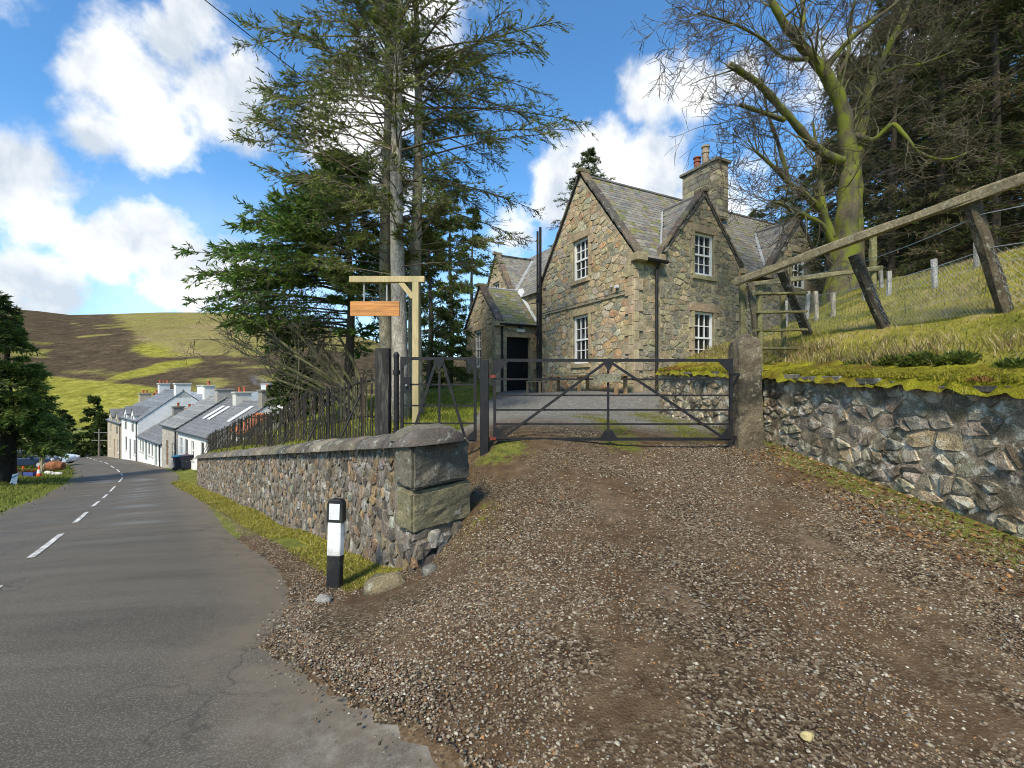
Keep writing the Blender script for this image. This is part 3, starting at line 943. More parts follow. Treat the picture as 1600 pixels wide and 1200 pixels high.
def rubble_cells(outline, w, h, holes=(), jit=.36, seed=1, skip=0.0):
    """uneven stones filling a convex outline (counter-clockwise 2D), clear of rectangular holes"""
    rr = random.Random(seed)
    xs = [p[0] for p in outline]; ys = [p[1] for p in outline]
    pts = []
    y = min(ys) - h; row = 0
    while y < max(ys) + h:
        hh = h * rr.uniform(.75, 1.3)
        x = min(xs) - w + rr.uniform(0, w)
        while x < max(xs) + w:
            ww = w * rr.uniform(.6, 1.55)
            pts.append((x + ww / 2 + rr.uniform(-jit, jit) * w * .5, y + hh / 2 + rr.uniform(-jit, jit) * h))
            if rr.random() < .18: pts.append((x + ww * .2, y + hh * rr.uniform(.1, .9)))
            x += ww
        y += hh
    P = np.array(pts); Q = P / np.array([w, h])
    cells = []
    edges = []
    for i in range(len(outline)):
        a, b = outline[i], outline[(i + 1) % len(outline)]
        edges.append((a, (b[1] - a[1], -(b[0] - a[0]))))
    for i in range(len(pts)):
        x, y = pts[i]
        if not all((x - a[0]) * n[0] + (y - a[1]) * n[1] <= .3 * h * math.hypot(*n) for a, n in edges): continue
        if any(x0 < x < x1 and y0 < y < y1 for (x0, x1, y0, y1) in holes): continue
        d = ((Q - Q[i]) ** 2).sum(1)
        nb = np.argpartition(d, 16)[:17] if len(d) > 17 else range(len(d))
        cx, cy = Q[i]
        poly = [(cx - 2, cy - 2), (cx + 2, cy - 2), (cx + 2, cy + 2), (cx - 2, cy + 2)]
        for j in nb:
            if j == i: continue
            mx, my = (Q[i] + Q[j]) / 2; poly = clip_half(poly, (mx, my), (Q[j][0] - cx, Q[j][1] - cy))
            if len(poly) < 3: break
        poly = [(a * w, b * h) for a, b in poly]
        for a, n in edges: poly = clip_half(poly, a, n) if len(poly) > 2 else poly
        for (x0, x1, y0, y1) in holes:
            if len(poly) < 3: break
            if max(p[0] for p in poly) > x0 and min(p[0] for p in poly) < x1 and max(p[1] for p in poly) > y0 and min(p[1] for p in poly) < y1:
                o = [(x0 - x, (x0, 0), (1, 0)), (x - x1, (x1, 0), (-1, 0)), (y0 - y, (0, y0), (0, 1)), (y - y1, (0, y1), (0, -1))]
                o.sort(key=lambda q: -q[0])
                poly = clip_half(poly, o[0][1], o[0][2])
        if len(poly) < 3 or poly_area(poly) < .12 * w * h: continue
        cells.append(poly)
    return cells


def stone_geo(poly, joint, depth, rr, dome=.35):
    """2D polygon -> (verts (x, y, out), faces): a rough stone face, edges cut and rounded"""
    cx = sum(p[0] for p in poly) / len(poly); cy = sum(p[1] for p in poly) / len(poly)
    size = math.sqrt(abs(poly_area(poly)))
    k = max(.5, 1 - joint / size * 1.3)
    # merge very short edges, then cut the corners
    q = []
    for p in poly:
        if not q or math.hypot(p[0] - q[-1][0], p[1] - q[-1][1]) > size * .14: q.append(p)
    if len(q) < 3: q = poly
    r = []
    for i in range(len(q)):
        a, b = q[i], q[(i + 1) % len(q)]
        t = rr.uniform(.08, .2)
        r.append((a[0] + (b[0] - a[0]) * t, a[1] + (b[1] - a[1]) * t)); r.append((b[0] + (a[0] - b[0]) * t, b[1] + (a[1] - b[1]) * t))
    r = [(cx + (p[0] - cx) * w_, cy + (p[1] - cy) * w_) for p in r for w_ in (rr.uniform(.86, 1.05),)]
    n = len(r)
    vs = []
    for p in r: vs.append((cx + (p[0] - cx) * k, cy + (p[1] - cy) * k, -.015))
    tx, ty = rr.uniform(-.25, .25), rr.uniform(-.25, .25)
    ins = rr.uniform(.86, .96)
    for p in r:
        dx, dy = (p[0] - cx) * k * ins, (p[1] - cy) * k * ins
        vs.append((cx + dx, cy + dy, max(.004, depth * (1 - dome * rr.random()) + (dx * tx + dy * ty) * .5)))
    vs.append((cx + rr.uniform(-.1, .1) * size, cy + rr.uniform(-.1, .1) * size, depth * rr.uniform(.85, 1.1)))
    fs = [(i, (i + 1) % n, n + (i + 1) % n, n + i) for i in range(n)] + [(n + i, n + (i + 1) % n, 2 * n) for i in range(n)]
    return vs, fs


def rough_block(mb, name, material, parent, amp=.014, cuts=6, bevel=.03):
    """a prism turned into a weathered block: worn edges, uneven faces"""
    me = mb.mesh(name, material, False)
    bm = bmesh.new(); bm.from_mesh(me)
    bmesh.ops.recalc_face_normals(bm, faces=bm.faces)
    bmesh.ops.bevel(bm, geom=list(bm.edges), offset=bevel, segments=2, affect='EDGES', clamp_overlap=True)
    bmesh.ops.triangulate(bm, faces=[f for f in bm.faces if len(f.verts) > 4])
    bmesh.ops.subdivide_edges(bm, edges=[e for e in bm.edges if e.calc_length() > .09], cuts=cuts, use_grid_fill=True)
    bm.normal_update()
    for v in bm.verts:
        x, y, z = v.co
        k = mnoise.noise(Vector((x * 5, y * 5, z * 5))) + .6 * mnoise.noise(Vector((x * 14, y * 14, z * 14 + 7))) + .35 * mnoise.noise(Vector((x * 33, y * 33, z * 33)))
        v.co += v.normal * (k * amp * 1.5)
    bm.to_mesh(me); bm.free()
    return new_obj(name, me, parent)


class StonePool:
    """collects stones for one thing: the largest in view become parts, the rest one joined part"""
    def __init__(self): self.items = []

    def add(self, verts, faces, col, name, material, parent):
        c = sum((Vector(v) for v in verts), Vector()) / len(verts)
        r = max((Vector(v) - c).length for v in verts)
        self.items.append((r / max((c - Vector((0, 0, EYE))).length, .5), verts, faces, col, name, material, parent))

    def flush(self, limit=300, rest='small_stone'):
        self.items.sort(key=lambda q: -q[0])
        groups = {}
        for i, (sz, v, f, col, name, material, parent) in enumerate(self.items):
            if i < limit:
                mb = MB().add(v, f, col); me = mb.mesh(name, material, False)
                o = new_obj(name, me, parent)
            else:
                groups.setdefault((material, parent), MB()).add(v, f, col)
        for (material, parent), mb in groups.items():
            o = new_obj(rest, mb.mesh(rest, material, False), parent); tag(o, kind='stuff')


def pick(pal, rr, v=.18):
    c = pal[int(rr.random() ** 1.0 * len(pal)) % len(pal)]; k = rr.uniform(1 - v, 1 + v)
    return tuple(min(.9, x * k * rr.uniform(.94, 1.06)) for x in c)


# ------------------------------------------------------------------ boundary wall by the road
def build_road_wall():
    root = thing('boundary_wall', 'rubble stone wall with rounded cope stones running down beside the road', 'wall', (WP[0], WP[1], -.35))
    d3 = Vector((WD[0], WD[1], 0)); n3 = Vector((WNR[0], WNR[1], 0))
    O = Vector((WP[0], WP[1], 0))
    th = .5

    def zb(s):
        p = WP + WD * s; return hr(p[0], p[1]) - .25

    def P(s, z, out): return O + d3 * s + n3 * out + Vector((0, 0, z))
    # mortar core
    core = MB()
    N = 24
    ss = [.22 + (SLEN - .22) * i / N for i in range(N + 1)]
    vs = []
    for s in ss:
        for out in (-.008, -th):
            vs.append(P(s, zb(s), out)); vs.append(P(s, wall_top(s), out))
    fs = []
    for i in range(N):
        a = i * 4; b = a + 4
        fs += [(a, b, b + 1, a + 1), (a + 2, a + 3, b + 3, b + 2), (a + 1, b + 1, b + 3, a + 3)]
    fs += [(0, 1, 3, 2), (N * 4, N * 4 + 2, N * 4 + 3, N * 4 + 1)]
    core.add(vs, fs)
    core.c = [(.19, .155, .115)] * len(core.v); body = core.build('mortar_core', M_STONE, root)
    pool = StonePool()
    rr = random.Random(3)
    pal = [(.17, .135, .098), (.15, .125, .098), (.24, .165, .09), (.27, .25, .215), (.10, .085, .07), (.20, .175, .145), (.21, .155, .10), (.18, .145, .105)]
    s_pts = [0, 5, 10, 15, SLEN]
    outline_lo = [(s, zb(s) + .05) for s in (0, SLEN)]
    outline = outline_lo + [(SLEN, wall_top(SLEN)), (0, wall_top(0))]
    cells = rubble_cells(outline, .135, .14, holes=[(-.2, .50, .08, 1.2)], jit=.45, seed=5)
    for c in cells:
        vs, fs = stone_geo(c, .006, rr.uniform(.004, .034), rr, .6)
        pool.add([P(a, b, o_ - .01) for a, b, o_ in vs], fs, pick(pal, rr, .3), 'stone', M_STONE, root)
    # end of the wall: dressed blocks turning the corner, rough stones below
    e3 = Vector((.48, .60, 0)).normalized()
    E0 = O.copy()
    blk = [(.53, 1.0, (.13, .115, .085), .46, .80), (.08, .515, (.20, .175, .10), .40, .84)]
    for z0, z1, col, ls, le in blk:
        mb = MB()
        a = E0 + n3 * .05 - d3 * .03
        q = [a, a + e3 * le, a + e3 * le + d3 * .42, a + d3 * ls + e3 * .62, a + d3 * ls]
        mb.prism([p + Vector((rr.uniform(-.012, .012), rr.uniform(-.012, .012), z0)) for p in q], (0, 0, z1 - z0 - .012), col)
        rough_block(mb, 'corner_block', M_COPE, root)
    mb = MB(); a = E0 + n3 * .0 + e3 * .02
    mb.prism([a + Vector((0, 0, -.55)), a + e3 * .72 + Vector((0, 0, -.3)), a + e3 * .72 + d3 * .4 + Vector((0, 0, -.3)), a + d3 * .6 + Vector((0, 0, -.55))], (0, 0, .62), (.08, .065, .05))
    mb.build('footing', M_MORTAR, root)
    for (le, z, r) in [(.05, -.06, .13), (.22, .0, .12), (.36, -.08, .14), (.14, -.22, .12), (.55, .02, .10), (.30, -.22, .1)]:
        c0 = E0 + e3 * le + Vector((0, 0, z)) - d3 * .03
        v0, f0 = stone_geo([(-r, -r * .6), (r * .2, -r * .75), (r, -r * .3), (r * .8, r * .6), (-r * .5, r * .7)], .0, .09, rr)
        nn = (-d3 * .8 + n3 * .3).normalized()
        pool.add([c0 + e3 * a_ + Vector((0, 0, b_)) + nn * o_ for a_, b_, o_ in v0], f0, pick(pal, rr, .3), 'stone', M_STONE, root)
    pool.flush(300)
    # rounded cope stones
    s = -.1
    k = 0
    while s < SLEN:
        L_ = rr.uniform(.5, .95) if s > 0 else .85
        L_ = min(L_, SLEN + .05 - s)
        if L_ < .2: break
        mb = MB(); n = 9; m = 4
        vs = []
        hgt = rr.uniform(.15, .19); wd = rr.uniform(.31, .335); off = rr.uniform(-.012, .012)
        for i in range(m + 1):
            t = i / m
            sp = s + .012 + (L_ - .024) * t
            sh = 1 - .10 * (2 * abs(t - .5)) ** 4
            zt = wall_top(sp)
            for j in range(n):
                a = math.pi * j / (n - 1)
                jx = rr.uniform(-.01, .01)
                vs.append(P(sp, zt - .02 + math.sin(a) ** .8 * hgt * sh + rr.uniform(-.008, .008), -th / 2 + .02 + off + math.cos(a) * wd * sh + jx))
            vs.append(P(sp, zt - .03, -th / 2 + .02 - wd)); vs.append(P(sp, zt - .03, -th / 2 + .02 + wd))
        w_ = n + 2
        fs = []
        for i in range(m):
            for j in range(w_):
                j2 = (j + 1) % w_
                fs.append((i * w_ + j, i * w_ + j2, (i + 1) * w_ + j2, (i + 1) * w_ + j))
        fs += [tuple(range(w_ - 1, -1, -1)), tuple(range(m * w_, (m + 1) * w_))]
        col = pick([(.115, .10, .08), (.14, .125, .10), (.095, .085, .07), (.16, .135, .10)], rr)
        mb.add(vs, fs, col)
        mb.build('cope_stone', M_COPE, root, smooth=True)
        s += L_; k += 1
    # end cope over the corner block
    mb = MB(); vs = []; fs = []
    n, m = 10, 6
    for i in range(m + 1):
        t = i / m; r = math.sin(math.pi * min(1, .5 + t * .5))
        for j in range(n):
            a = math.pi * j / (n - 1)
            c0 = E0 + e3 * (.40 + math.cos(a) * .47 * (.35 + .65 * r)) + d3 * (.45 - t * .52) + n3 * .02
            vs.append(c0 + Vector((0, 0, 1.0 + math.sin(a) ** .8 * (.14 * (.3 + .7 * r)) + rr.uniform(-.008, .008))))
    for i in range(m):
        for j in range(n - 1):
            fs.append((i * n + j, i * n + j + 1, (i + 1) * n + j + 1, (i + 1) * n + j))
    b = [len(vs) + q for q in range(4)]
    c0 = E0 + n3 * .02 + Vector((0, 0, .985))
    vs += [c0 + e3 * (-.07) + d3 * .45, c0 + e3 * .87 + d3 * .45, c0 + e3 * .70 - d3 * .07, c0 + e3 * .06 - d3 * .07]
    fs += [tuple(b), tuple(range(m * n, (m + 1) * n)) + (b[3], b[2])]
    mb.add(vs, fs, (.145, .13, .095)); mb.build('cope_stone', M_COPE, root, smooth=True)
    # loose boulders at its foot
    for i, (px, py, Y, r, col, lab) in enumerate([(604, 918, 4.35, .17, (.25, .20, .11), 'ochre boulder half buried at the end of the road wall'),
                                                  (672, 862, 4.35, .085, (.16, .15, .12), 'small grey stone lying by the wall corner below the dressed blocks'),
                                                  (505, 937, 4.2, .07, (.30, .29, .26), 'flat pale stone on the gravel below the boulder'),
                                                  (1262, 1147, 2.05, .028, (.42, .34, .16), 'small yellow stone lying in the gravel near the bottom of the drive')]):
        p = at(px, py, Y); p.z = hr(p.x, p.y) + r * .25
        bm = bmesh.new(); bmesh.ops.create_icosphere(bm, subdivisions=2, radius=1)
        for v in bm.verts:
            k = 1 + .16 * math.sin(v.co.x * 4.1 + i) * math.cos(v.co.y * 3.7 + 2 * i) + .1 * math.sin(v.co.z * 6 + v.co.x * 3)
            v.co = Vector((v.co.x * r * 1.25 * k, v.co.y * r * .9 * k, v.co.z * r * .62 * k))
        me = bpy.data.meshes.new('boulder'); bm.to_mesh(me); bm.free(); set_col(me, np.array(col)); me.materials.append(M_COPE)
        me.polygons.foreach_set('use_smooth', np.ones(len(me.polygons), bool))
        tag(new_obj('boulder', me, None, Matrix.Translation(p) @ Matrix.Rotation(.5 + i, 4, 'Z')), lab, 'stone')


build_road_wall()


# ------------------------------------------------------------------ retaining wall on the right
def build_retaining_wall(y0, y1, label, seed, limit):
    ys = np.linspace(y0, y1, 14)
    xs, zs = rw(ys)
    a = Vector((xs[0], ys[0], 0)); b = Vector((xs[-1], ys[-1], 0))
    root = thing('retaining_wall', label, 'wall', (xs[0], ys[0], hr(xs[0], ys[0])))
    seg = np.r_[0, np.cumsum(np.hypot(np.diff(xs), np.diff(ys)))]
    Lw = seg[-1]

    def P(s, z, out):
        x = np.interp(s, seg, xs); y = np.interp(s, seg, ys)
        i = min(len(ys) - 2, max(0, int(np.searchsorted(seg, s) - 1)))
        t = Vector((xs[i + 1] - xs[i], ys[i + 1] - ys[i], 0)).normalized()
        nn = Vector((-t.y, t.x, 0))
        return Vector((x, y, z)) + nn * out
    core = MB(); vs = []; fs = []
    for i, s in enumerate(seg):
        zb_ = hr(xs[i], ys[i]) - .3
        vs += [P(s, zb_, -.004), P(s, zs[i], -.004), P(s, zs[i], -.45), P(s, zb_, -.45)]
    for i in range(len(seg) - 1):
        p = i * 4
        for j in range(4): fs.append((p + j, p + (j + 1) % 4, p + 4 + (j + 1) % 4, p + 4 + j))
    fs += [(3, 2, 1, 0), tuple(len(vs) - 4 + q for q in range(4))]
    core.add(vs, fs, (.25, .205, .14)); core.build('mortar_core', M_LICHEN, root)
    rr = random.Random(seed); pool = StonePool()
    pal = [(.26, .22, .155), (.31, .25, .17), (.22, .185, .13), (.36, .30, .21), (.33, .25, .15), (.27, .235, .18), (.38, .33, .245)]
    zlo0, zlo1 = hr(xs[0], ys[0]) - .1, hr(xs[-1], ys[-1]) - .1
    outline = [(0, zlo0), (Lw, zlo1), (Lw, float(zs[-1]) - .04), (0, float(zs[0]) - .04)]
    for c in rubble_cells(outline, .23, .15, jit=.62, seed=seed):
        v0, f0 = stone_geo(c, .008, rr.uniform(.003, .045), rr, .75)
        pool.add([P(p, q, o_ - .01) for p, q, o_ in v0], f0, pick(pal, rr, .3), 'stone', M_LICHEN, root)
    pool.flush(limit)
    # flat cope slabs showing under the moss
    s = 0
    while s < Lw - .05:
        l = min(rr.uniform(.45, .95), Lw - s)
        z0 = float(np.interp(s + l / 2, seg, zs))
        q = [P(s + .01, z0 - .05, .055 + rr.uniform(-.025, .025)), P(s + l - .01, z0 - .05, .055 + rr.uniform(-.025, .025)), P(s + l - .01, z0 - .05, -.3), P(s + .01, z0 - .05, -.3)]
        MB().prism(q, (0, 0, rr.uniform(.055, .085)), pick([(.13, .12, .09), (.17, .155, .12), (.10, .095, .08)], rr)).build('cope_slab', M_COPE, root, bevel=.012)
        s += l
    # moss lying over the cope
    n, m = int(Lw / .035), 12
    vs = []
    for i in range(n + 1):
        s = Lw * i / n; z0 = float(np.interp(s, seg, zs))
        for j in range(m + 1):
            t = j / m
            out = .105 - .80 * t
            u = i * .035
            lip = .024 * math.sin(u * 5.1 + seed) + .018 * math.sin(u * 13.7) + .014 * math.sin(u * 31)
            prof = min(1, t * 5) ** .6
            bump_ = .022 * math.sin(u * 9 + t * 7) * math.cos(u * 4.3 - t * 9) + .014 * math.sin(u * 23 + t * 19)
            zz = z0 + .02 - (1 - prof) * (.06 + .7 * abs(lip)) + prof * .055 + bump_ + .15 * t
            vs.append(P(s, zz, out + lip * (1 - t)))
    idx = np.arange((n + 1) * (m + 1)).reshape(n + 1, m + 1)
    F = np.stack([idx[:-1, :-1], idx[1:, :-1], idx[1:, 1:], idx[:-1, 1:]], 2).reshape(-1, 4)
    mm = mat('moss', (.23, .215, .02), rough=1, spec=.05, n1=5, amt=.4, n2=70, amt2=.5, bump=1, bdist=.03, dark=(.10, .055, .02), darkamt=.75, dscale=2.0)
    o = new_obj('moss', mesh_np('moss', np.array([tuple(v) for v in vs]), F, None, mm, True), root); tag(o, kind='stuff')
    return root


build_retaining_wall(.6, 7.7, 'long lichened stone retaining wall with mossy top beside the gravel drive', 11, 300)
build_retaining_wall(7.75, 11.5, 'mossy topped stone wall seen through the closed field gate', 12, 120)

# ------------------------------------------------------------------ stone house
HC = Vector((3.74, 14.0, 0))
HU = Vector((.889, .457, 0)).normalized()
HV = Vector((-HU.y, HU.x, 0))
ZG, ZE, ZRI = 1.2, 5.64, 9.13
GW = 5.54
SLOPE = (ZRI - ZE) / (GW / 2)


def hp(t, s, z): return HC + HU * t + HV * s + Vector((0, 0, z))


house = thing('stone_house', 'two storey stone house with steep slate roofs and white sash windows', 'house', hp(0, 0, ZG))
hpool = StonePool()
hrr = random.Random(21)
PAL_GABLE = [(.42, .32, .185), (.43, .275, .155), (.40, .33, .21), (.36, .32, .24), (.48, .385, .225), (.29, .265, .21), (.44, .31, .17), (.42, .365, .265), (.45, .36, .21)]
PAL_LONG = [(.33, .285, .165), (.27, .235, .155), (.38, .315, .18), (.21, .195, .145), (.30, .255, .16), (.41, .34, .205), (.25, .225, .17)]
PAL_DRESS = [(.36, .29, .175), (.40, .33, .21), (.33, .275, .17), (.38, .30, .19)]


def wall_face(part, O, a, n, outline, openings, pal, w, h, quoins=(), dress=.17, seed=1, depth=.3, dmat=None):
    """one wall face: core with real openings and reveals, rubble, dressed margins"""
    a = Vector(a); n = Vector(n)

    def P(l, z, out=0.0): return O + a * l + Vector((0, 0, z)) + n * out
    polys = [[Vector((p[0], p[1], 0)) for p in outline]]
    for (l0, l1, z0, z1) in openings:
        polys.append([Vector(q) for q in ((l0, z0, 0), (l0, z1, 0), (l1, z1, 0), (l1, z0, 0))])
    flat = [v for pl in polys for v in pl]
    tris = tessellate_polygon(polys)
    mb = MB()
    mb.add([P(v.x, v.y, -.012) for v in flat], [tuple(t) for t in tris])
    for (l0, l1, z0, z1) in openings:
        c = [(l0, z0), (l1, z0), (l1, z1), (l0, z1)]
        vs = [P(l, z, -.012) for l, z in c] + [P(l, z, -depth) for l, z in c]
        mb.add(vs, [(i, (i + 1) % 4, 4 + (i + 1) % 4, 4 + i) for i in range(4)])
    o = mb.build('wall', M_MORTAR2, part)
    holes = []
    rr = hrr
    for (l0, l1, z0, z1) in openings:
        holes.append((l0 - dress, l1 + dress, z0 - .16, z1 + .26))
        dm = M_DRESSED
        # lintel, sill, jambs
        def blk(x0, x1, y0, y1, out, nm):
            v = [P(x0, y0, -.02), P(x1, y0, -.02), P(x1, y1, -.02), P(x0, y1, -.02)]
            MB().prism(v, n * (out + .02), pick(PAL_DRESS, rr, .1)).build(nm, dm, o, bevel=.008)
        blk(l0 - dress - .06, l1 + dress + .06, z1 + .002, z1 + .255, .028, 'lintel')
        if z0 > ZG + .4: blk(l0 - .10, l1 + .10, z0 - .15, z0 - .002, .055, 'sill')
        z = z0; k = 0
        while z < z1 - .05:
            zz = min(z1, z + rr.uniform(.3, .45))
            e = dress + (.10 if k % 2 else -.02)
            blk(l0 - e, l0 - .002, z + .004, zz - .004, .022 + rr.uniform(0, .01), 'jamb_stone')
            blk(l1 + .002, l1 + e, z + .004, zz - .004, .022 + rr.uniform(0, .01), 'jamb_stone')
            z = zz; k += 1
    for (side, l, z0, z1) in quoins:
        z = z0; k = 0
        while z < z1 - .04:
            zz = min(z1, z + rr.uniform(.26, .36))
            e = .36 if k % 2 else .2
            x0, x1 = (l, l + e) if side > 0 else (l - e, l)
            holes.append((x0 - .01, x1 + .01, z, zz))
            v = [P(x0, z + .005, -.02), P(x1, z + .005, -.02), P(x1, zz - .005, -.02), P(x0, zz - .005, -.02)]
            MB().prism(v, n * (.05 + rr.uniform(0, .012)), pick(PAL_DRESS, rr, .16)).build('quoin', M_DRESSED, o, bevel=.008)
            z = zz; k += 1
    for c in rubble_cells(outline, w, h, holes, .42, seed):
        v0, f0 = stone_geo(c, .010, rr.uniform(.003, .022), rr, .5)
        hpool.add([P(x, y, q - .012) for x, y, q in v0], f0, pick(pal, rr, .2), 'stone', M_HSTONE, o)
    return o, P


def sash(part, P, l0, l1, z0, z1, cols=3, rows=4, rec=.10):
    """a white sash window; P maps (along, height, out)"""
    n = (P(0, 0, 1) - P(0, 0, 0))
    root = new_obj('window', None, part, Matrix.Translation(P((l0 + l1) / 2, z0, -rec)))

    def bar(x0, x1, y0, y1, o0, th, mb):
        mb.prism([P(x0, y0, o0), P(x1, y0, o0), P(x1, y1, o0), P(x0, y1, o0)], n * th)
    f = .075
    mb = MB()
    bar(l0, l0 + f, z0, z1, -rec - .05, .07, mb); bar(l1 - f, l1, z0, z1, -rec - .05, .07, mb)
    bar(l0 + f, l1 - f, z1 - f, z1, -rec - .05, .068, mb); bar(l0 + f, l1 - f, z0, z0 + f * 1.2, -rec - .05, .075, mb)
    mid = (z0 + z1) / 2
    bar(l0 + f, l1 - f, mid - .03, mid + .03, -rec - .045, .055, mb)
    mb.build('frame', M_WHITE, root)
    gl0, gl1, gz0, gz1 = l0 + f, l1 - f, z0 + f * 1.2, z1 - f
    mb = MB()
    for i in range(1, cols):
        x = gl0 + (gl1 - gl0) * i / cols
        bar(x - .014, x + .014, gz0, mid - .03, -rec - .06, .045, mb); bar(x - .014, x + .014, mid + .03, gz1, -rec - .04, .032, mb)
    for j in range(1, rows):
        if j == rows // 2: continue
        z = gz0 + (gz1 - gz0) * j / rows
        bar(gl0, gl1, z - .014, z + .014, -rec - .058, .041, mb)
    mb.build('glazing_bars', M_WHITE, root)
    for i in range(cols):
        for j in range(rows):
            xa, xb = gl0 + (gl1 - gl0) * i / cols, gl0 + (gl1 - gl0) * (i + 1) / cols
            za, zb_ = gz0 + (gz1 - gz0) * j / rows, gz0 + (gz1 - gz0) * (j + 1) / rows
            tl = random.uniform(-.004, .004)
            MB().prism([P(xa, za, -rec - .050 + tl), P(xb, za, -rec - .050 - tl), P(xb, zb_, -rec - .050), P(xa, zb_, -rec - .050)], n * .004).build('pane', M_GLASS, root)
    MB().prism([P(l0 - .02, z0 - .02, -.28), P(l1 + .02, z0 - .02, -.28), P(l1 + .02, z1 + .02, -.28), P(l0 - .02, z1 + .02, -.28)], n * .01).build('dark_backing', M_DARK, root)  # near-black slab standing in for the unlit room, no room is built
    return root


# --- main gable (faces the drive)
gable_out = [(0, ZG - .4), (GW, ZG - .4), (GW, ZE), (GW / 2, ZRI - .05), (0, ZE)]
g_open = [(2.30, 3.24, 2.34, 4.08), (2.30, 3.24, 5.38, 6.84)]
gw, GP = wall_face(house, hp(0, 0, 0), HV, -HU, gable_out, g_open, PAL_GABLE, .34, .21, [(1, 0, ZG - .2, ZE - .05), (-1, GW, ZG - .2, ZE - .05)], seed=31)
for o_ in g_open: sash(house, GP, *o_)
# thin drip course over the ground floor
mb = MB(); mb.prism([GP(.3, 4.42, 0), GP(GW, 4.42, 0), GP(GW, 4.475, 0), GP(.3, 4.475, 0)], -HU * .045, (.30, .26, .19)); mb.build('string_course', M_DRESSED, house)
# --- long wall (faces the bank), in strips so that the two wall-head gables rise from it
D1, D2, DW, ZD = 3.1, 8.46, 2.0, 8.02
LEN = 11.7
strips = [(0, D1 - DW, None, []), (D1 - DW, D1 + DW, D1, [(2.66, 3.60, 2.3, 4.04), (2.66, 3.60, 5.27, 6.70)]), (D1 + DW, D2 - DW, None, []),
          (D2 - DW, D2 + DW, D2, [(8.0, 8.94, 5.35, 6.76)]), (D2 + DW, LEN, None, [])]
for k, (t0, t1, dc, ops) in enumerate(strips):
    out = [(t0, ZG - .4), (t1, ZG - .4), (t1, ZE)] + ([(dc, ZD)] if dc else []) + [(t0, ZE)]
    q = [(1, 0, ZG - .2, ZE - .05)] if k == 0 else ([(-1, t1, ZG + 1, ZE - .05)] if dc else [])
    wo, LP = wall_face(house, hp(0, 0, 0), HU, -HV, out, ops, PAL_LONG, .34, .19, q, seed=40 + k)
    for o_ in ops: sash(house, LP, *o_)
# far gable and back wall, plain core
mb = MB()
mb.prism([hp(LEN, 0, ZG - .4), hp(LEN, GW, ZG - .4), hp(LEN, GW, ZE), hp(LEN, GW / 2, ZRI - .05), hp(LEN, 0, ZE)], HU * .02)
mb.prism([hp(0.03, GW, ZG - .4), hp(LEN, GW, ZG - .4), hp(LEN, GW, ZE), hp(.03, GW, ZE)], -HV * .02)
mb.build('rear_wall', M_MORTAR2, house)

# --- roofs
slates = []          # (distance size, matrix, colour index, parent)


def slate_mesh(idx, wdt, ln):
    rr = random.Random(idx)
    base = [(.16, .15, .135), (.20, .19, .17), (.13, .125, .115), (.22, .195, .155), (.25, .235, .205), (.18, .18, .145), (.19, .155, .12)][idx % 7]
    mb = MB().box((0, ln / 2, 0), (wdt, ln, .012), None, base, .003)
    return mb.mesh('slate', M_SLATE)


def roof_plane(part, corners, name='roof', col=(.09, .088, .083)):
    mb = MB(); c = [Vector(p) for p in corners]
    nn = (c[1] - c[0]).cross(c[2] - c[0]).normalized()
    if nn.z < 0: nn = -nn
    mb.prism(c, -nn * .04, col)
    return mb.build(name, M_FARROOF, part), nn


def lay_slates(parent, O, a, up, L_, H_, test, expo=.19, wd=.27, seed=0, green=0.0, nn=None):
    """courses of slates on the plane O + a*l + up*h where test(l, h)"""
    rr = random.Random(seed); a = Vector(a).normalized(); up = Vector(up).normalized()
    n = a.cross(up).normalized()
    if n.z < 0: n = -n
    h = 0; k = 0
    while h < H_:
        e = expo * (1.15 - .35 * h / H_)
        w0 = wd * (1.15 - .3 * h / H_)
        l = -w0 * (.5 if k % 2 else 0) - rr.uniform(0, .08)
        while l < L_:
            w_ = w0 * rr.uniform(.75, 1.25)
            lc = l + w_ / 2
            if 0 <= lc <= L_ and test(lc, h + e * .4):
                y = (up * 1 - n * .035 / 1).normalized()
                x = a * (1 if a.cross(y).dot(n) > 0 else -1)
                zc = x.cross(y).normalized()
                y2 = (y + x * rr.uniform(-.02, .02)).normalized(); x2 = y2.cross(zc).normalized()
                p = O + a * lc + up * (h - .012 + rr.uniform(-.008, .008)) + n * (.026 + rr.uniform(0, .006))
                m = Matrix.Translation(p) @ Matrix((x2, y2, zc)).transposed().to_4x4() @ Matrix.Diagonal((w_ * .97 / .27, (e * 1.25) / .25, 1, 1))
                ci = rr.randrange(7)
                if rr.random() < green: ci = 7 + rr.randrange(3)
                d = max(1, (p - Vector((0, 0, EYE))).length)
                slates.append((w_ / d, m, ci, parent))
            l += w_
        h += e; k += 1


SL = math.hypot(GW / 2, ZRI - ZE)
up_f = (HV * (GW / 2) + Vector((0, 0, ZRI - ZE))).normalized()
DS = (ZD - ZE) / SLOPE           # how far a wall-head gable's ridge runs back


def in_dormer(t, s):
    return any(abs(t - d) / DW + s / DS < 1.0 for d in (D1, D2))


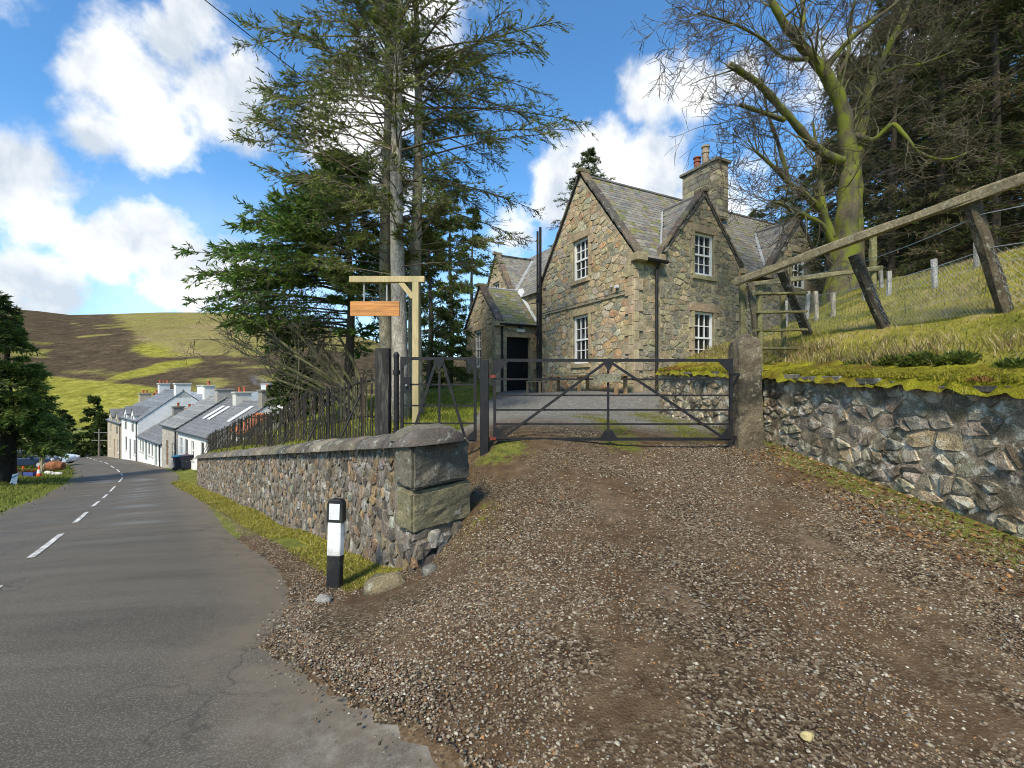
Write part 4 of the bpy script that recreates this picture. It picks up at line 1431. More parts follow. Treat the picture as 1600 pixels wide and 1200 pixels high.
ring = [(0, -.1)]
for d in (D1, D2): ring += [(d - DW, -.1), (d - DW, 0), (d, DS), (d + DW, 0), (d + DW, -.1)]
ring += [(LEN, -.1), (LEN, GW / 2), (0, GW / 2)]
rt = tessellate_polygon([[Vector((p[0], p[1], 0)) for p in ring]])
mb = MB().add([hp(t, s, ZE + s * SLOPE) for t, s in ring], [tuple(q) for q in rt], (.09, .088, .083))
roof1 = mb.build('roof', M_FARROOF, house)
lay_slates(roof1, hp(.16, -.14, ZE - .14 * SLOPE), HU, up_f, LEN - .16, SL + .15, lambda l, h: not in_dormer(l + .16, h * math.cos(math.atan(SLOPE)) - .14), green=.18, seed=1)
roof2, _ = roof_plane(house, [hp(0, GW + .10, ZE - .1 * SLOPE), hp(LEN, GW + .10, ZE - .1 * SLOPE), hp(LEN, GW / 2, ZRI + .003), hp(0, GW / 2, ZRI + .003)])
mb = MB(); mb.tube([hp(.1, GW / 2, ZRI + .03), hp(LEN, GW / 2, ZRI + .03)], .075, 7, (.13, .125, .12)); mb.build('ridge', M_FARROOF, roof1)
for d in (D1, D2):
    for sg in (-1, 1):
        lo = hp(d + sg * (DW + .02), -.02, ZE - .02 * SLOPE); apx = hp(d, -.06, ZD + .02); bk = hp(d, DS, ZD + .02)
        ro, _ = roof_plane(house, [lo, apx, bk])
        up = (hp(d, 0, ZD) - hp(d + sg * DW, 0, ZE)).normalized()
        sl = (hp(d, 0, ZD) - hp(d + sg * DW, 0, ZE)).length
        lay_slates(ro, hp(d + sg * DW, -.02, ZE), HV, up, DS, sl, lambda l, h, sl=sl: l < DS * (h / sl) - .03, wd=.22, expo=.17, seed=3)
        # lead valley
        MB().beam(hp(d + sg * (DW + .03), .0, ZE + .03), hp(d, DS + .02, ZD + .06), .20, .012, up_f, (.42, .44, .46)).build('lead_valley', mat('lead', rough=.5, n1=5, amt=.2, bump=.1), ro)
    MB().tube([hp(d, .02, ZD + .05), hp(d, DS, ZD + .05)], .06, 6, (.14, .135, .13)).build('ridge', M_FARROOF, roof1)


def skew(p_lo, p_hi, out, wdt, name='coping_stone', k0=.55):
    """stepped coping stones up a gable edge"""
    p_lo, p_hi = Vector(p_lo), Vector(p_hi)
    d = p_hi - p_lo; L_ = d.length; d.normalize(); rr = hrr
    upn = d.cross(out).normalized()
    if upn.z < 0: upn = -upn
    s = 0
    while s < L_ - .05:
        l = min(rr.uniform(.8, 1.25) * k0, L_ - s)
        a = p_lo + d * (s - .03) + upn * .05; b = p_lo + d * (s + l + .05) + upn * .085
        MB().beam(a, b, wdt, .07, upn, pick([(.10, .075, .06), (.13, .10, .075), (.085, .075, .065), (.16, .13, .08)], rr)).build(name, M_COPE, house, bevel=.01)
        s += l


U_ = -HU
skew(hp(.13, -.12, ZE - .08), hp(.13, GW / 2, ZRI + .06), U_, .36)
skew(hp(.13, GW + .12, ZE - .08), hp(.13, GW / 2, ZRI + .06), U_, .36)
for d in (D1, D2):
    skew(hp(d - DW - .02, .10, ZE + .02), hp(d, .10, ZD + .05), -HV, .30, k0=.42)
    skew(hp(d + DW + .02, .10, ZE + .02), hp(d, .10, ZD + .05), -HV, .30, k0=.42)


def putt(p, sx, col=(.30, .25, .15)):
    MB().box(p, sx, Matrix((HU, HV, Vector((0, 0, 1)))).transposed(), col, .008).build('skew_putt', M_DRESSED, house, bevel=.02)


putt(hp(.12, -.12, ZE - .16), (.42, .34, .24)); putt(hp(.12, GW + .08, ZE - .16), (.42, .3, .24))
putt(hp(.12, GW / 2, ZRI + .17), (.5, .26, .16), (.16, .14, .09))
for d in (D1, D2):
    for sg in (-1, 1): putt(hp(d + sg * (DW - .04), .06, ZE - .02), (.26, .34, .2))
    putt(hp(d, .1, ZD + .15), (.24, .46, .13), (.14, .12, .08))

# --- chimney
ct, cs = 6.45, GW / 2
ch = MB(); Rm = Matrix((HU, HV, Vector((0, 0, 1)))).transposed()
ch.box(hp(ct, cs, 9.55), (.66, 1.75, 2.3), Rm, (.26, .23, .15))
cho = ch.build('chimney', M_MORTAR2, house)
for (ax, nn, off, ln) in ((HV, -HU, -.33, 1.75), (HU, -HV, -.875, .66)):
    O = hp(ct + (off if nn == -HU else -.33), cs + (off if nn == -HV else -.875), 0)
    z = 8.45; k = 0
    while z < 10.66:
        zz = min(10.68, z + hrr.uniform(.2, .27)); l = 0
        while l < ln - .02:
            w_ = min(hrr.uniform(.25, .5), ln - l)
            if ln - l - w_ < .12: w_ = ln - l
            v = [O + ax * (l + .006) + Vector((0, 0, z + .006)), O + ax * (l + w_ - .006) + Vector((0, 0, z + .006)), O + ax * (l + w_ - .006) + Vector((0, 0, zz - .006)), O + ax * (l + .006) + Vector((0, 0, zz - .006))]
            MB().prism([p - nn * .01 for p in v], nn * (.03 + hrr.uniform(0, .012)), pick([(.26, .23, .15), (.21, .19, .135), (.30, .26, .175), (.16, .15, .12)], hrr)).build('stone', M_DRESSED, cho, bevel=.006)
            l += w_
        z = zz; k += 1
MB().box(hp(ct, cs, 10.745), (.86, 1.98, .13), Rm, (.17, .155, .12)).build('chimney_cap', M_COPE, cho, bevel=.02)
for (ds, h_, r_, col) in ((.38, .62, .15, (.26, .08, .055)), (-.05, .92, .155, (.33, .26, .185))):
    c = hp(ct, cs + ds, 10.80)
    MB().lathe(c, [(r_ * 1.15, 0), (r_ * 1.15, .1), (r_ * .92, .13), (r_ * .85, h_ * .62), (r_ * 1.05, h_ * .66), (r_ * 1.05, h_ * .72), (r_ * .85, h_ * .75), (r_ * .88, h_ * .9), (r_ * 1.12, h_ * .92), (r_ * 1.12, h_), (r_ * .8, h_), (r_ * .78, h_ * .85)], 14, col).build('chimney_pot', M_DRESSED, cho, smooth=False)

# --- rear wing with a small wall-head gable towards the drive
WT, WS0, WS1, WZE, WZR = .5, GW + .02, 14.2, 5.75, 8.9
wc, whw, wza = 11.0, 1.85, 8.30
ops = [(10.55, 11.35, 5.75, 6.95)]
for (s0, s1, c_) in ((WS0, wc - whw, None), (wc - whw, wc + whw, wc), (wc + whw, WS1, None)):
    out = [(s0, ZG - .4), (s1, ZG - .4), (s1, WZE)] + ([(c_, wza)] if c_ else []) + [(s0, WZE)]
    wo, WPp = wall_face(house, hp(WT, 0, 0), HV, -HU, out, ops if c_ else [], PAL_DRESS, .55, .28, [], seed=int(60 + s0))
    if c_: sash(house, WPp, *ops[0])
wslope = (WZR - WZE) / 2.8
roofw, _ = roof_plane(house, [hp(WT - .1, WS0 - 1.5, WZE - .1 * wslope), hp(WT - .1, WS1, WZE - .1 * wslope), hp(WT + 2.8, WS1, WZR), hp(WT + 2.8, WS0 - 1.5, WZR)])
wds = (wza - WZE) / wslope
up_w = (HU * 2.8 + Vector((0, 0, WZR - WZE))).normalized()
lay_slates(roofw, hp(WT - .12, WS0 + .1, WZE - .12 * wslope), HV, up_w, WS1 - WS0, math.hypot(2.8, WZR - WZE), lambda l, h: not (abs(l + WS0 - wc) / whw + (h * .66) / wds < 1), seed=8)
mb = MB(); mb.prism([hp(WT, WS1, ZG - .4), hp(WT + 5.6, WS1, ZG - .4), hp(WT + 5.6, WS1, WZE), hp(WT + 2.8, WS1, WZR), hp(WT, WS1, WZE)], HV * .02)
mb.prism([hp(WT + 2.8, WS0 - 1, WZR), hp(WT + 2.8, WS1, WZR), hp(WT + 5.6, WS1, WZE), hp(WT + 5.6, WS0 - 1, WZE)], Vector((0, 0, .03)))
mb.build('rear_wall', M_MORTAR2, house)
for sg in (-1, 1):
    lo = hp(WT - .02, wc + sg * (whw + .02), WZE); ro, _ = roof_plane(house, [lo, hp(WT - .06, wc, wza + .02), hp(WT + wds, wc, wza + .02)])
    up = (hp(0, wc, wza) - hp(0, wc + sg * whw, WZE)).normalized(); sl = math.hypot(whw, wza - WZE)
    lay_slates(ro, hp(WT - .02, wc + sg * whw, WZE), HU, up, wds, sl, lambda l, h, sl=sl: l < wds * (h / sl) - .03, wd=.22, expo=.17, seed=9)
    skew(hp(WT + .1, wc + sg * (whw + .02), WZE + .1), hp(WT + .1, wc, wza + .05), U_, .3, k0=.6)
    MB().beam(hp(WT, wc + sg * (whw + .02), WZE + .05), hp(WT + wds, wc, wza + .07), .22, .012, up_w, (.42, .44, .46)).build('lead_valley', MATS['lead'], ro)
putt(hp(WT + .08, wc, wza + .16), (.5, .24, .14), (.2, .17, .11)); putt(hp(WT + .08, wc - whw, WZE + .05), (.34, .3, .22))

# --- porch with its doorway
PT, PS0, PS1, PZE, PZA = -1.54, 6.67, 10.13, 4.28, 5.98
pc = (PS0 + PS1) / 2
pg_open = [(8.2, 9.08, 2.36, 4.06)]
wo, PGp = wall_face(house, hp(PT, 0, 0), HV, -HU, [(PS0, ZG - .4), (PS1, ZG - .4), (PS1, PZE), (pc, PZA), (PS0, PZE)], pg_open, PAL_DRESS, .62, .27, [(1, PS0, ZG, PZE)], seed=70)
sash(house, PGp, *pg_open[0], cols=3, rows=4)
door = (.50, 1.68, ZG, 3.62)
wo, PDp = wall_face(house, hp(PT, PS0, 0), HU, -HV, [(0, ZG - .4), (WT - PT, ZG - .4), (WT - PT, PZE), (0, PZE)], [door], PAL_DRESS, .55, .27, [(1, 0, ZG, PZE)], seed=71, depth=.35)
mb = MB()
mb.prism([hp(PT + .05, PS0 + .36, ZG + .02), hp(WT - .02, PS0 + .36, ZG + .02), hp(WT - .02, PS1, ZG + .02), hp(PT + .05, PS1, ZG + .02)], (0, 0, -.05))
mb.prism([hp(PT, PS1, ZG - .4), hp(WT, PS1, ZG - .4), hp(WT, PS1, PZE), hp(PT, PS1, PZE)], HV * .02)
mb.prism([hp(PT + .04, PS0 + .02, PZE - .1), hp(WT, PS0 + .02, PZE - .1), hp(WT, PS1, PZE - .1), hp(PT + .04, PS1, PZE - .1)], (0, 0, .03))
mb.build('porch_interior', M_DARK, house)  # porch floor, back wall and ceiling blackened to imitate an unlit interior
MB().prism([PDp(door[0] - .1, ZG + .0, .3), PDp(door[1] + .1, ZG, .3), PDp(door[1] + .1, ZG, -.3), PDp(door[0] - .1, ZG, -.3)], (0, 0, .08), (.2, .18, .14)).build('door_step', M_DRESSED, house)
pm = MB()
dn = -HV
dr = new_obj('door', None, house, Matrix.Translation(PDp(.52, ZG, -.3)))
a0 = PDp(.53, ZG + .09, -.36)
MB().prism([PDp(door[0] + .002, ZG + .082, -.24), PDp(door[1] - .002, ZG + .082, -.24), PDp(door[1] - .002, door[3] - .002, -.24), PDp(door[0] + .002, door[3] - .002, -.24)], HV * .05, (.006, .006, .007)).build('door_leaf', M_PAINT, dr)  # near-black panel filling the doorway so the opening reads black
MB().tube([PDp(1.5, ZG + 1.1, -.24), PDp(1.5, ZG + 1.1, -.19)], .025, 6, (.10, .08, .04)).build('door_knob', M_PAINT, dr)
pslope = (PZA - PZE) / ((PS1 - PS0) / 2)
for (se, sg) in ((PS0, 1), (PS1, -1)):
    ro, _ = roof_plane(house, [hp(PT, se - sg * .1, PZE - .1 * pslope), hp(WT + 1.2, se - sg * .1, PZE - .1 * pslope), hp(WT + 1.2, pc, PZA), hp(PT, pc, PZA)])
    up = (HV * sg * (pc - PS0) + Vector((0, 0, PZA - PZE))).normalized()
    lay_slates(ro, hp(PT + .16, se - sg * .13, PZE - .13 * pslope), HU, up, WT - PT - .1, math.hypot(pc - PS0, PZA - PZE) + .1, lambda l, h: True, green=.75, seed=12)
    skew(hp(PT + .12, se - sg * .1, PZE - .03), hp(PT + .12, pc, PZA + .04), U_, .34, k0=.5)
    putt(hp(PT + .12, se - sg * .05, PZE - .13), (.4, .3, .22), (.36, .29, .17))
putt(hp(PT + .12, pc, PZA + .14), (.5, .22, .13), (.18, .16, .09))
MB().tube([hp(PT + .3, pc, PZA + .04), hp(WT + 1, pc, PZA + .04)], .06, 6, (.3, .31, .32)).build('ridge', M_FARROOF, house)
MB().beam(hp(WT + .02, PS0 - .05, PZE + .1), hp(WT + .02, pc, PZA + .14), .3, .012, (-.3, 0, 1), (.45, .47, .49)).build('lead_valley', MATS['lead'], house)

# --- slates out of the list
sm = [slate_mesh(i, .27, .25) for i in range(7)]
for i in range(3):
    c = [(.17, .165, .055), (.20, .185, .075), (.14, .15, .06)][i]
    sm.append(MB().box((0, .125, 0), (.27, .25, .012), None, c, .003).mesh('slate', M_SLATE))
slates.sort(key=lambda q: -q[0])
unit = [np.array([v.co[:] for v in m.vertices]) for m in sm]
uf = [tuple(p.vertices) for p in sm[0].polygons]
uc = [np.array(m.color_attributes['Col'].data[0].color)[:3] for m in sm]
rest = {}
for i, (sz, m, ci, par) in enumerate(slates):
    if i < 300:
        new_obj('slate', sm[ci], par, m)
    else:
        A = np.array(m)
        rest.setdefault(par, MB()).add((unit[ci] @ A[:3, :3].T + A[:3, 3]).tolist(), uf, uc[ci])
for par, mb in rest.items():
    tag(new_obj('upper_slates', mb.mesh('upper_slates', M_SLATE), par), kind='stuff')
hpool.flush(300)

# --- gutters, pipes, lamp
gt = MB()
for (t0, t1) in ((.3, D1 - DW + .1), (D1 + DW - .1, D2 - DW + .1)):
    gt.tube([hp(t0, -.22, ZE - .2), hp(t1, -.22, ZE - .2)], .06, 8)
gt.build('gutter', M_BLACK, house)
MB().tube([hp(.86, -.22, ZE - .22), hp(.86, -.1, ZE - .45), hp(.86, -.1, ZG + .15), hp(.86, -.16, ZG)], .05, 8).build('downpipe', M_BLACK, house)
for (s_, r_, top) in ((5.40, .055, 8.05), (5.62, .045, 7.95)):
    p = MB().tube([hp(-.12, s_, ZG - .1), hp(-.12, s_, top)], r_, 8)
    for z in (2.2, 3.6, 5.0): p.tube([hp(-.12, s_, z), hp(-.12, s_, z + .12)], r_ * 1.35, 8)
    p.build('soil_pipe', M_BLACK, house)
MB().tube([hp(PT + .1, PS0 - .18, PZE - .15), hp(WT - .1, PS0 - .18, PZE - .15)], .05, 8).build('gutter', M_BLACK, house)
MB().tube([hp(PT + .26, PS0 - .17, PZE - .15), hp(PT + .26, PS0 - .07, PZE - .35), hp(PT + .26, PS0 - .07, ZG)], .045, 8).build('downpipe', M_BLACK, house)
lamp = new_obj('floodlight', None, house, Matrix.Translation(hp(-.05, .75, 4.75)))
MB().box(hp(-.05, .72, 4.75), (.05, .09, .08), Rm, (.5, .5, .48)).box(hp(-.10, .68, 4.72), (.08, .14, .09), Rm, (.55, .55, .53)).build('lamp_housing', M_PAINT, lamp)
MB().box(hp(-.07, .98, 4.80), (.06, .06, .08), Rm, (.5, .5, .48)).build('sensor', M_PAINT, lamp)
pl = new_obj('porch_lamp', None, house, Matrix.Translation(PDp(1.1, 3.95, .1)))
MB().box(PDp(1.15, 3.92, .06), (.42, .1, .13), Rm, (.55, .55, .5)).build('lamp_housing', M_PAINT, pl)
MB().box(PDp(1.12, 4.06, .1), (.12, .14, .1), Rm, (.04, .04, .04)).build('sensor', M_PAINT, pl)
cb = MB().tube([GP(.35, 4.55, .04), GP(2.0, 4.53, .04), GP(GW, 4.5, .04)], .014, 5, (.12, .11, .1)); cb.build('cable', M_PAINT, house)

# ------------------------------------------------------------------ gates and posts
def rail_gate(name, label, x0, x1, z0, z1, Y, mid, bars, post_end=None, board=False):
    """steel gate with flat rails, uprights, braces meeting at the head and triangular gussets"""
    root = thing(name, label, 'gate', ((x0 + x1) / 2, Y, z0))
    r = .017
    H = z1 - z0
    for i, t in enumerate(bars):
        z = z0 + H * t
        rr_ = .024 if t in (0, 1) else .014
        MB().beam((x0 + .02, Y, z), (x1 - .02, Y, z), .012 if t not in (0, 1) else .04, rr_ * 2, (0, 0, 1), (.02, .02, .02)).build('rail', M_BLACK, root)
    for x in (x0, x1):
        MB().beam((x, Y, z0 - .03), (x, Y, z1 + .03), .045, .045, (0, 1, 0)).build('stile_bar', M_BLACK, root)
    MB().beam((mid, Y - .014, z0), (mid, Y - .014, z1), .035, .012, (0, 1, 0)).build('upright', M_BLACK, root)
    for sx, xe in ((-1, x0), (1, x1)):
        MB().beam((mid + sx * .05, Y - .026, z1 - .04), (xe - sx * .16, Y - .026, z0 + .04), .042, .010, (0, 1, 0)).build('brace', M_BLACK, root)
    g = .24 if x1 - x0 > 2 else .17
    for (xa, sx) in ((x0, 1), (x1, -1)):
        for (za, sz) in ((z0, 1), (z1, -1)):
            MB().prism([(xa, Y - .034, za), (xa + sx * g, Y - .034, za), (xa, Y - .034, za + sz * g)], (0, .006, 0)).build('gusset', M_BLACK, root)
    MB().prism([(mid - .09, Y - .04, z1 + .02), (mid + .09, Y - .04, z1 + .02), (mid + .07, Y - .04, z1 - .07), (mid, Y - .04, z1 - .19), (mid - .07, Y - .04, z1 - .07)], (0, .006, 0)).build('gusset', M_BLACK, root)
    if x1 - x0 > 2:
        MB().prism([(mid - .17, Y - .04, z0 - .02), (mid + .17, Y - .04, z0 - .02), (mid + .05, Y - .04, z0 + .15), (mid - .05, Y - .04, z0 + .15)], (0, .006, 0)).build('gusset', M_BLACK, root)
    if board:
        MB().box((mid - .03, Y - .055, z0 + H * .775), (.43, .02, .135), None, (.16, .15, .10), .004).build('name_board', M_TIMBER, root)
        for sx in (-.17, .17):
            MB().tube([(mid - .03 + sx, Y - .07, z0 + H * .775), (mid - .03 + sx, Y - .06, z0 + H * .775)], .012, 6, (.05, .05, .05)).build('screw', M_PAINT, root)
    return root


GY = 7.2
g0, g1 = at(773, 687, GY), at(1142, 687, GY)
ztop = at(0, 563, GY).z
zbot = at(0, 686, GY).z
field_gate = rail_gate('field_gate', 'wide black steel field gate closed across the gravel drive', g0.x, g1.x, zbot, ztop, GY, at(950, 0, GY).x, [0, .19, .37, .555, .76, 1], board=True)
s0, s1 = at(627, 0, GY), at(742, 0, GY)
small_gate = rail_gate('pedestrian_gate', 'narrow black steel gate beside the scorched timber post', s0.x, s1.x, at(0, 684, GY + .05).z - .03, at(0, 560, GY).z, GY + .05, at(686, 0, GY).x, [0, .2, .42, .68, 1])
MB().box((s0.x + .075, GY + .01, at(0, 602, GY).z), (.13, .05, .26)).build('lock_box', M_BLACK, small_gate)
MB().box((s0.x + .09, GY - .03, at(0, 602, GY).z), (.03, .05, .03), None, (.2, .2, .2)).build('lock_cylinder', M_PAINT, small_gate)
# square black clapping post between the gates, round black hanging post, timber post, stone post
x = at(757, 0, GY).x
t = thing('gate_post', 'square black steel post between the two gates', 'post', (x, GY, .5))
MB().box((x, GY - .02, 1.2), (.135, .135, 1.56)).build('post_body', M_BLACK, t, bevel=.008)
for z in (1.72, .74):
    MB().box((x + .12, GY - .02, z), (.12, .03, .05), None, (.15, .03, .02)).build('catch', M_PAINT, t)
x = at(618, 0, GY).x
t = thing('hanging_post', 'round black steel post carrying the narrow gate', 'post', (x, GY + .05, .5))
MB().lathe((x, GY + .05, .3), [(.042, 0), (.042, 1.72), (.05, 1.73), (.05, 1.77), (.025, 1.81)], 10).build('post_body', M_BLACK, t)
for z in (.78, 1.75): MB().tube([(x, GY + .05, z), (x, GY + .05, z + .07)], .058, 10).build('hinge', M_BLACK, t)
x = at(598, 0, GY + .1).x
t = thing('timber_post', 'thick blackened old timber post at the end of the paling fence', 'post', (x, GY + .15, .5))
charred = mat('charred_timber', (.03, .028, .025), rough=.85, n1=7, amt=.5, n2=30, amt2=.5, bump=1, bdist=.02, stretch=(1, 1, .15), lichen=(.16, .15, .12), lamt=.5, lscale=6)
mb = MB()
prof = [(-.11, -.1), (.02, -.115), (.105, -.1), (.115, .02), (.1, .1), (-.02, .11), (-.105, .1), (-.115, 0)]
vs = []; 
for i in range(9):
    z = .3 + 1.87 * i / 8
    for (a, b) in prof: vs.append((x + a * (1 + random.uniform(-.06, .06)), GY + .15 + b * (1 + random.uniform(-.06, .06)), z))
fs = [(i * 8 + j, i * 8 + (j + 1) % 8, (i + 1) * 8 + (j + 1) % 8, (i + 1) * 8 + j) for i in range(8) for j in range(8)] + [tuple(range(64, 72))]
mb.add(vs, fs); mb.build('post_body', charred, t)
p = at(1164, 0, 7.42)
t = thing('stone_gatepost', 'squared weathered stone gatepost with low pointed top at the field gate', 'post', (p.x, p.y, .55))
gp = mat('gatepost_stone', (.125, .10, .065), rough=.95, n1=4, amt=.45, n2=45, amt2=.45, bump=.8, bdist=.02, dark=(.035, .03, .022), darkamt=1.0, dscale=2.3, lichen=(.38, .35, .25), lamt=.5, lscale=9)
vs = []; ztp = at(0, 532, 7.3).z
lv = [(.3, .225), (.75, .215), (1.1, .19), (1.5, .185), (1.9, .18), (ztp - .05, .178), (ztp, .165)]
for z, r in lv:
    for (a, b) in ((-1, -1), (0, -1.02), (1, -1), (1.02, 0), (1, 1), (0, 1.02), (-1, 1), (-1.02, 0)):
        vs.append((p.x + a * r * (1 + random.uniform(-.05, .05)), p.y + b * r * (1 + random.uniform(-.05, .05)), z + random.uniform(-.01, .01)))
n = 8
fs = [(i * n + j, i * n + (j + 1) % n, (i + 1) * n + (j + 1) % n, (i + 1) * n + j) for i in range(len(lv) - 1) for j in range(n)]
vs.append((p.x, p.y, ztp + .14)); fs += [((len(lv) - 1) * n + j, (len(lv) - 1) * n + (j + 1) % n, len(vs) - 1) for j in range(n)]
rough_block(MB().add(vs, fs + [tuple(range(7, -1, -1))]), 'post_body', gp, t, .012, 3, .012)
for z in (.75, 1.75): MB().box((p.x - .22, p.y - .15, z), (.1, .05, .05), None, (.03, .03, .03)).build('hinge_pin', M_BLACK, t)

# ------------------------------------------------------------------ hanging sign
SY = 9.0
px = at(650, 0, SY).x
zt = at(0, 437, SY).z
t = thing('hanging_sign', 'blank orange wooden sign board hanging from a new timber gallows post', 'sign', (px, SY, hr(px, SY)))
newwood = mat('new_timber', (.42, .33, .17), rough=.75, n1=3, amt=.15, n2=40, amt2=.22, bump=.25, bdist=.004, stretch=(1, 1, .2), dark=(.20, .21, .10), darkamt=.6, dscale=2.5)
signw = mat('oiled_board', (.46, .20, .055), rough=.5, n1=3, amt=.3, n2=18, amt2=.35, bump=.15, bdist=.003, stretch=(.25, 1, 5))
MB().box((px, SY, (zt - .06 + .1) / 2), (.125, .125, zt - .06 - .1)).build('post', newwood, t, bevel=.006)
MB().box(((at(547, 0, SY).x + at(664, 0, SY).x) / 2, SY, zt), (at(664, 0, SY).x - at(547, 0, SY).x, .12, .12)).build('arm', newwood, t, bevel=.006)
MB().beam((px - .30, SY, zt - .055), (px - .05, SY, zt - .36), .10, .085, (0, 1, 0)).build('strut', newwood, t, bevel=.004)
bx0, bx1 = at(547, 0, SY - .02).x, at(624, 0, SY - .02).x
bz0, bz1 = at(0, 494, SY).z, at(0, 471, SY).z
MB().box(((bx0 + bx1) / 2, SY, (bz0 + bz1) / 2), (bx1 - bx0, .04, bz1 - bz0)).build('sign_board', signw, t, bevel=.004)
for xx in (bx0 + .27, bx1 - .25):
    MB().tube([(xx, SY, bz1), (xx, SY, zt - .06)], .011, 6, (.5, .5, .5)).build('hanger', M_PAINT, t)

# ------------------------------------------------------------------ verge marker post
bp_ = at(523, 908, 4.66)
zg = hr(bp_.x, bp_.y)
t = thing('verge_marker', 'black and white plastic marker post with white reflector on the verge', 'bollard', (bp_.x, bp_.y, zg))
fw = Vector((-.10, -1, 0)).normalized(); sd = Vector((fw.y, -fw.x, 0)) * -1


def vm(z0, z1, w, dpt, mat_, nm, inset=0, round_=False, out=0):
    prof = [(-w / 2, 0), (-w / 2 + .02, dpt), (w / 2 - .02, dpt), (w / 2, 0), (w / 2 - .015, -.03), (-w / 2 + .015, -.03)]
    vs = [Vector((bp_.x, bp_.y, zg + z0)) + sd * a + fw * b for a, b in prof]
    return MB().prism(vs, (0, 0, z1 - z0)).build(nm, mat_, t, bevel=.006)


blk_pl = mat('black_plastic', (.018, .018, .02), rough=.5, n1=6, amt=.2, bump=.05, dark=(.06, .07, .03), darkamt=.5, dscale=6)
wht_pl = mat('white_plastic', (.68, .69, .68), rough=.5, n1=6, amt=.06, n2=40, amt2=.08, bump=.03, dark=(.34, .31, .25), darkamt=.6, dscale=7, dthr=.42)
hb_ = .90
vm(-.08, .33, .175, .05, blk_pl, 'foot'); vm(.331, .665, .175, .052, wht_pl, 'white_band')
ho = Vector((bp_.x, bp_.y, zg))
outl = [(-.0875, .666), (.0875, .666), (.0875, .855), (.06, hb_), (-.06, hb_), (-.0875, .855)]
MB().prism([ho + sd * a + Vector((0, 0, z)) - fw * .03 for a, z in outl], fw * .085).build('head', blk_pl, t, bevel=.008)
MB().prism([ho + sd * a + Vector((0, 0, z)) + fw * .0555 for a, z in ((-.055, .70), (.055, .70), (.055, .86), (-.055, .86))], fw * .004).build('reflector', mat('reflector', (.62, .64, .67), rough=.35, n1=60, amt=.08, bump=.1), t)

t.matrix_basis = Matrix.Translation((bp_.x, bp_.y, zg)) @ Matrix.Rotation(R(1.4), 4, 'Y') @ Matrix.Rotation(R(-1.0), 4, 'X')
# ------------------------------------------------------------------ paling fence along the garden
F0, F1 = Vector((-2.14, 7.42)), Vector((-19.7, 29.4))
fd = (F1 - F0); FL = fd.length; fd.normalize()
FZ = lambda q: hg(q.x, q.y)
t = thing('paling_fence', 'long leaning paling fence of thin dark stakes above the road wall', 'fence', (F0.x, F0.y, FZ(F0)))
rr = random.Random(5)
pal_f = [(.035, .03, .024), (.05, .042, .03), (.028, .025, .02), (.07, .05, .032), (.06, .058, .035)]
stakes = []
for i in range(6):
    mb = MB(); w = rr.uniform(.012, .019)
    vs = []
    for z in (0, .3, .6, .9, 1):
        k = 1 - .3 * z
        ox = rr.uniform(-.012, .012)
        for a, b in ((-1, -1), (1, -1), (1, 1), (-1, 1)): vs.append((a * w / 2 * k + ox, b * .011, z))
    fs = [(q * 4 + j, q * 4 + (j + 1) % 4, q * 4 + 4 + (j + 1) % 4, q * 4 + 4 + j) for q in range(4) for j in range(4)] + [(16, 17, 18, 19)]
    mb.add(vs, fs, pal_f[i % 5]); stakes.append(mb.mesh('paling', M_TIMBER))
u = .12; prev = None
tops = []
fz_cache = [(q, FZ(F0 + fd * q)) for q in np.linspace(0, FL, 60)]
fzq = [a for a, _ in fz_cache]; fzz = [b for _, b in fz_cache]


def fence_h(u): return 1.16 + .05 * math.sin(u * .55) + .03 * math.sin(u * 1.7)


while u < FL:
    q = F0 + fd * u; z = float(np.interp(u, fzq, fzz)); h = fence_h(u) * rr.uniform(.97, 1.05)
    ang = math.atan2(fd.y, fd.x)
    m = Matrix.Translation((q.x, q.y, z - .08)) @ Matrix.Rotation(ang, 4, 'Z') @ Matrix.Rotation(rr.gauss(.02, .028), 4, 'Y') @ Matrix.Rotation(rr.gauss(0, .025), 4, 'X') @ Matrix.Diagonal((rr.uniform(.8, 1.2), 1, h + .08, 1))
    new_obj('paling', stakes[rr.randrange(6)], t, m)
    u += rr.uniform(.085, .125) if u < 12 else rr.uniform(.12, .18)
for hh, r_ in ((-.10, .022), (-.72, .016)):
    pts = []
    for k in range(60):
        u = FL * k / 59; q = F0 + fd * u; pts.append((q.x + fd.y * .03, q.y - fd.x * .03, float(np.interp(u, fzq, fzz)) + fence_h(u) + hh + .02 * math.sin(u * 2.1)))
    MB().tube(pts, r_, 6, (.03, .03, .03)).build('rail', M_BLACK, t)
u = .9
while u < FL:
    q = F0 + fd * u; z = float(np.interp(u, fzq, fzz))
    MB().tube([(q.x + .04, q.y - .02, z - .2), (q.x + .04, q.y - .02, z + fence_h(u) + .0)], .028, 7).build('post', M_BLACK, t)
    q2 = q - fd * .75 + Vector((.2, .0))
    MB().tube([(q.x + .05, q.y, z + fence_h(u) * .85), (q.x + .05 - fd.x * -.55, q.y - fd.y * .55, z - .05)], .016, 6).build('brace', M_BLACK, t)
    u += 1.95

# ------------------------------------------------------------------ timber fence, stile and wire on the bank
wood_c = (.20, .165, .095)
tf = thing('timber_fence', 'old leaning post fence with split top rail and wire on the bank', 'fence', (6.4, 6.0, 2.4))


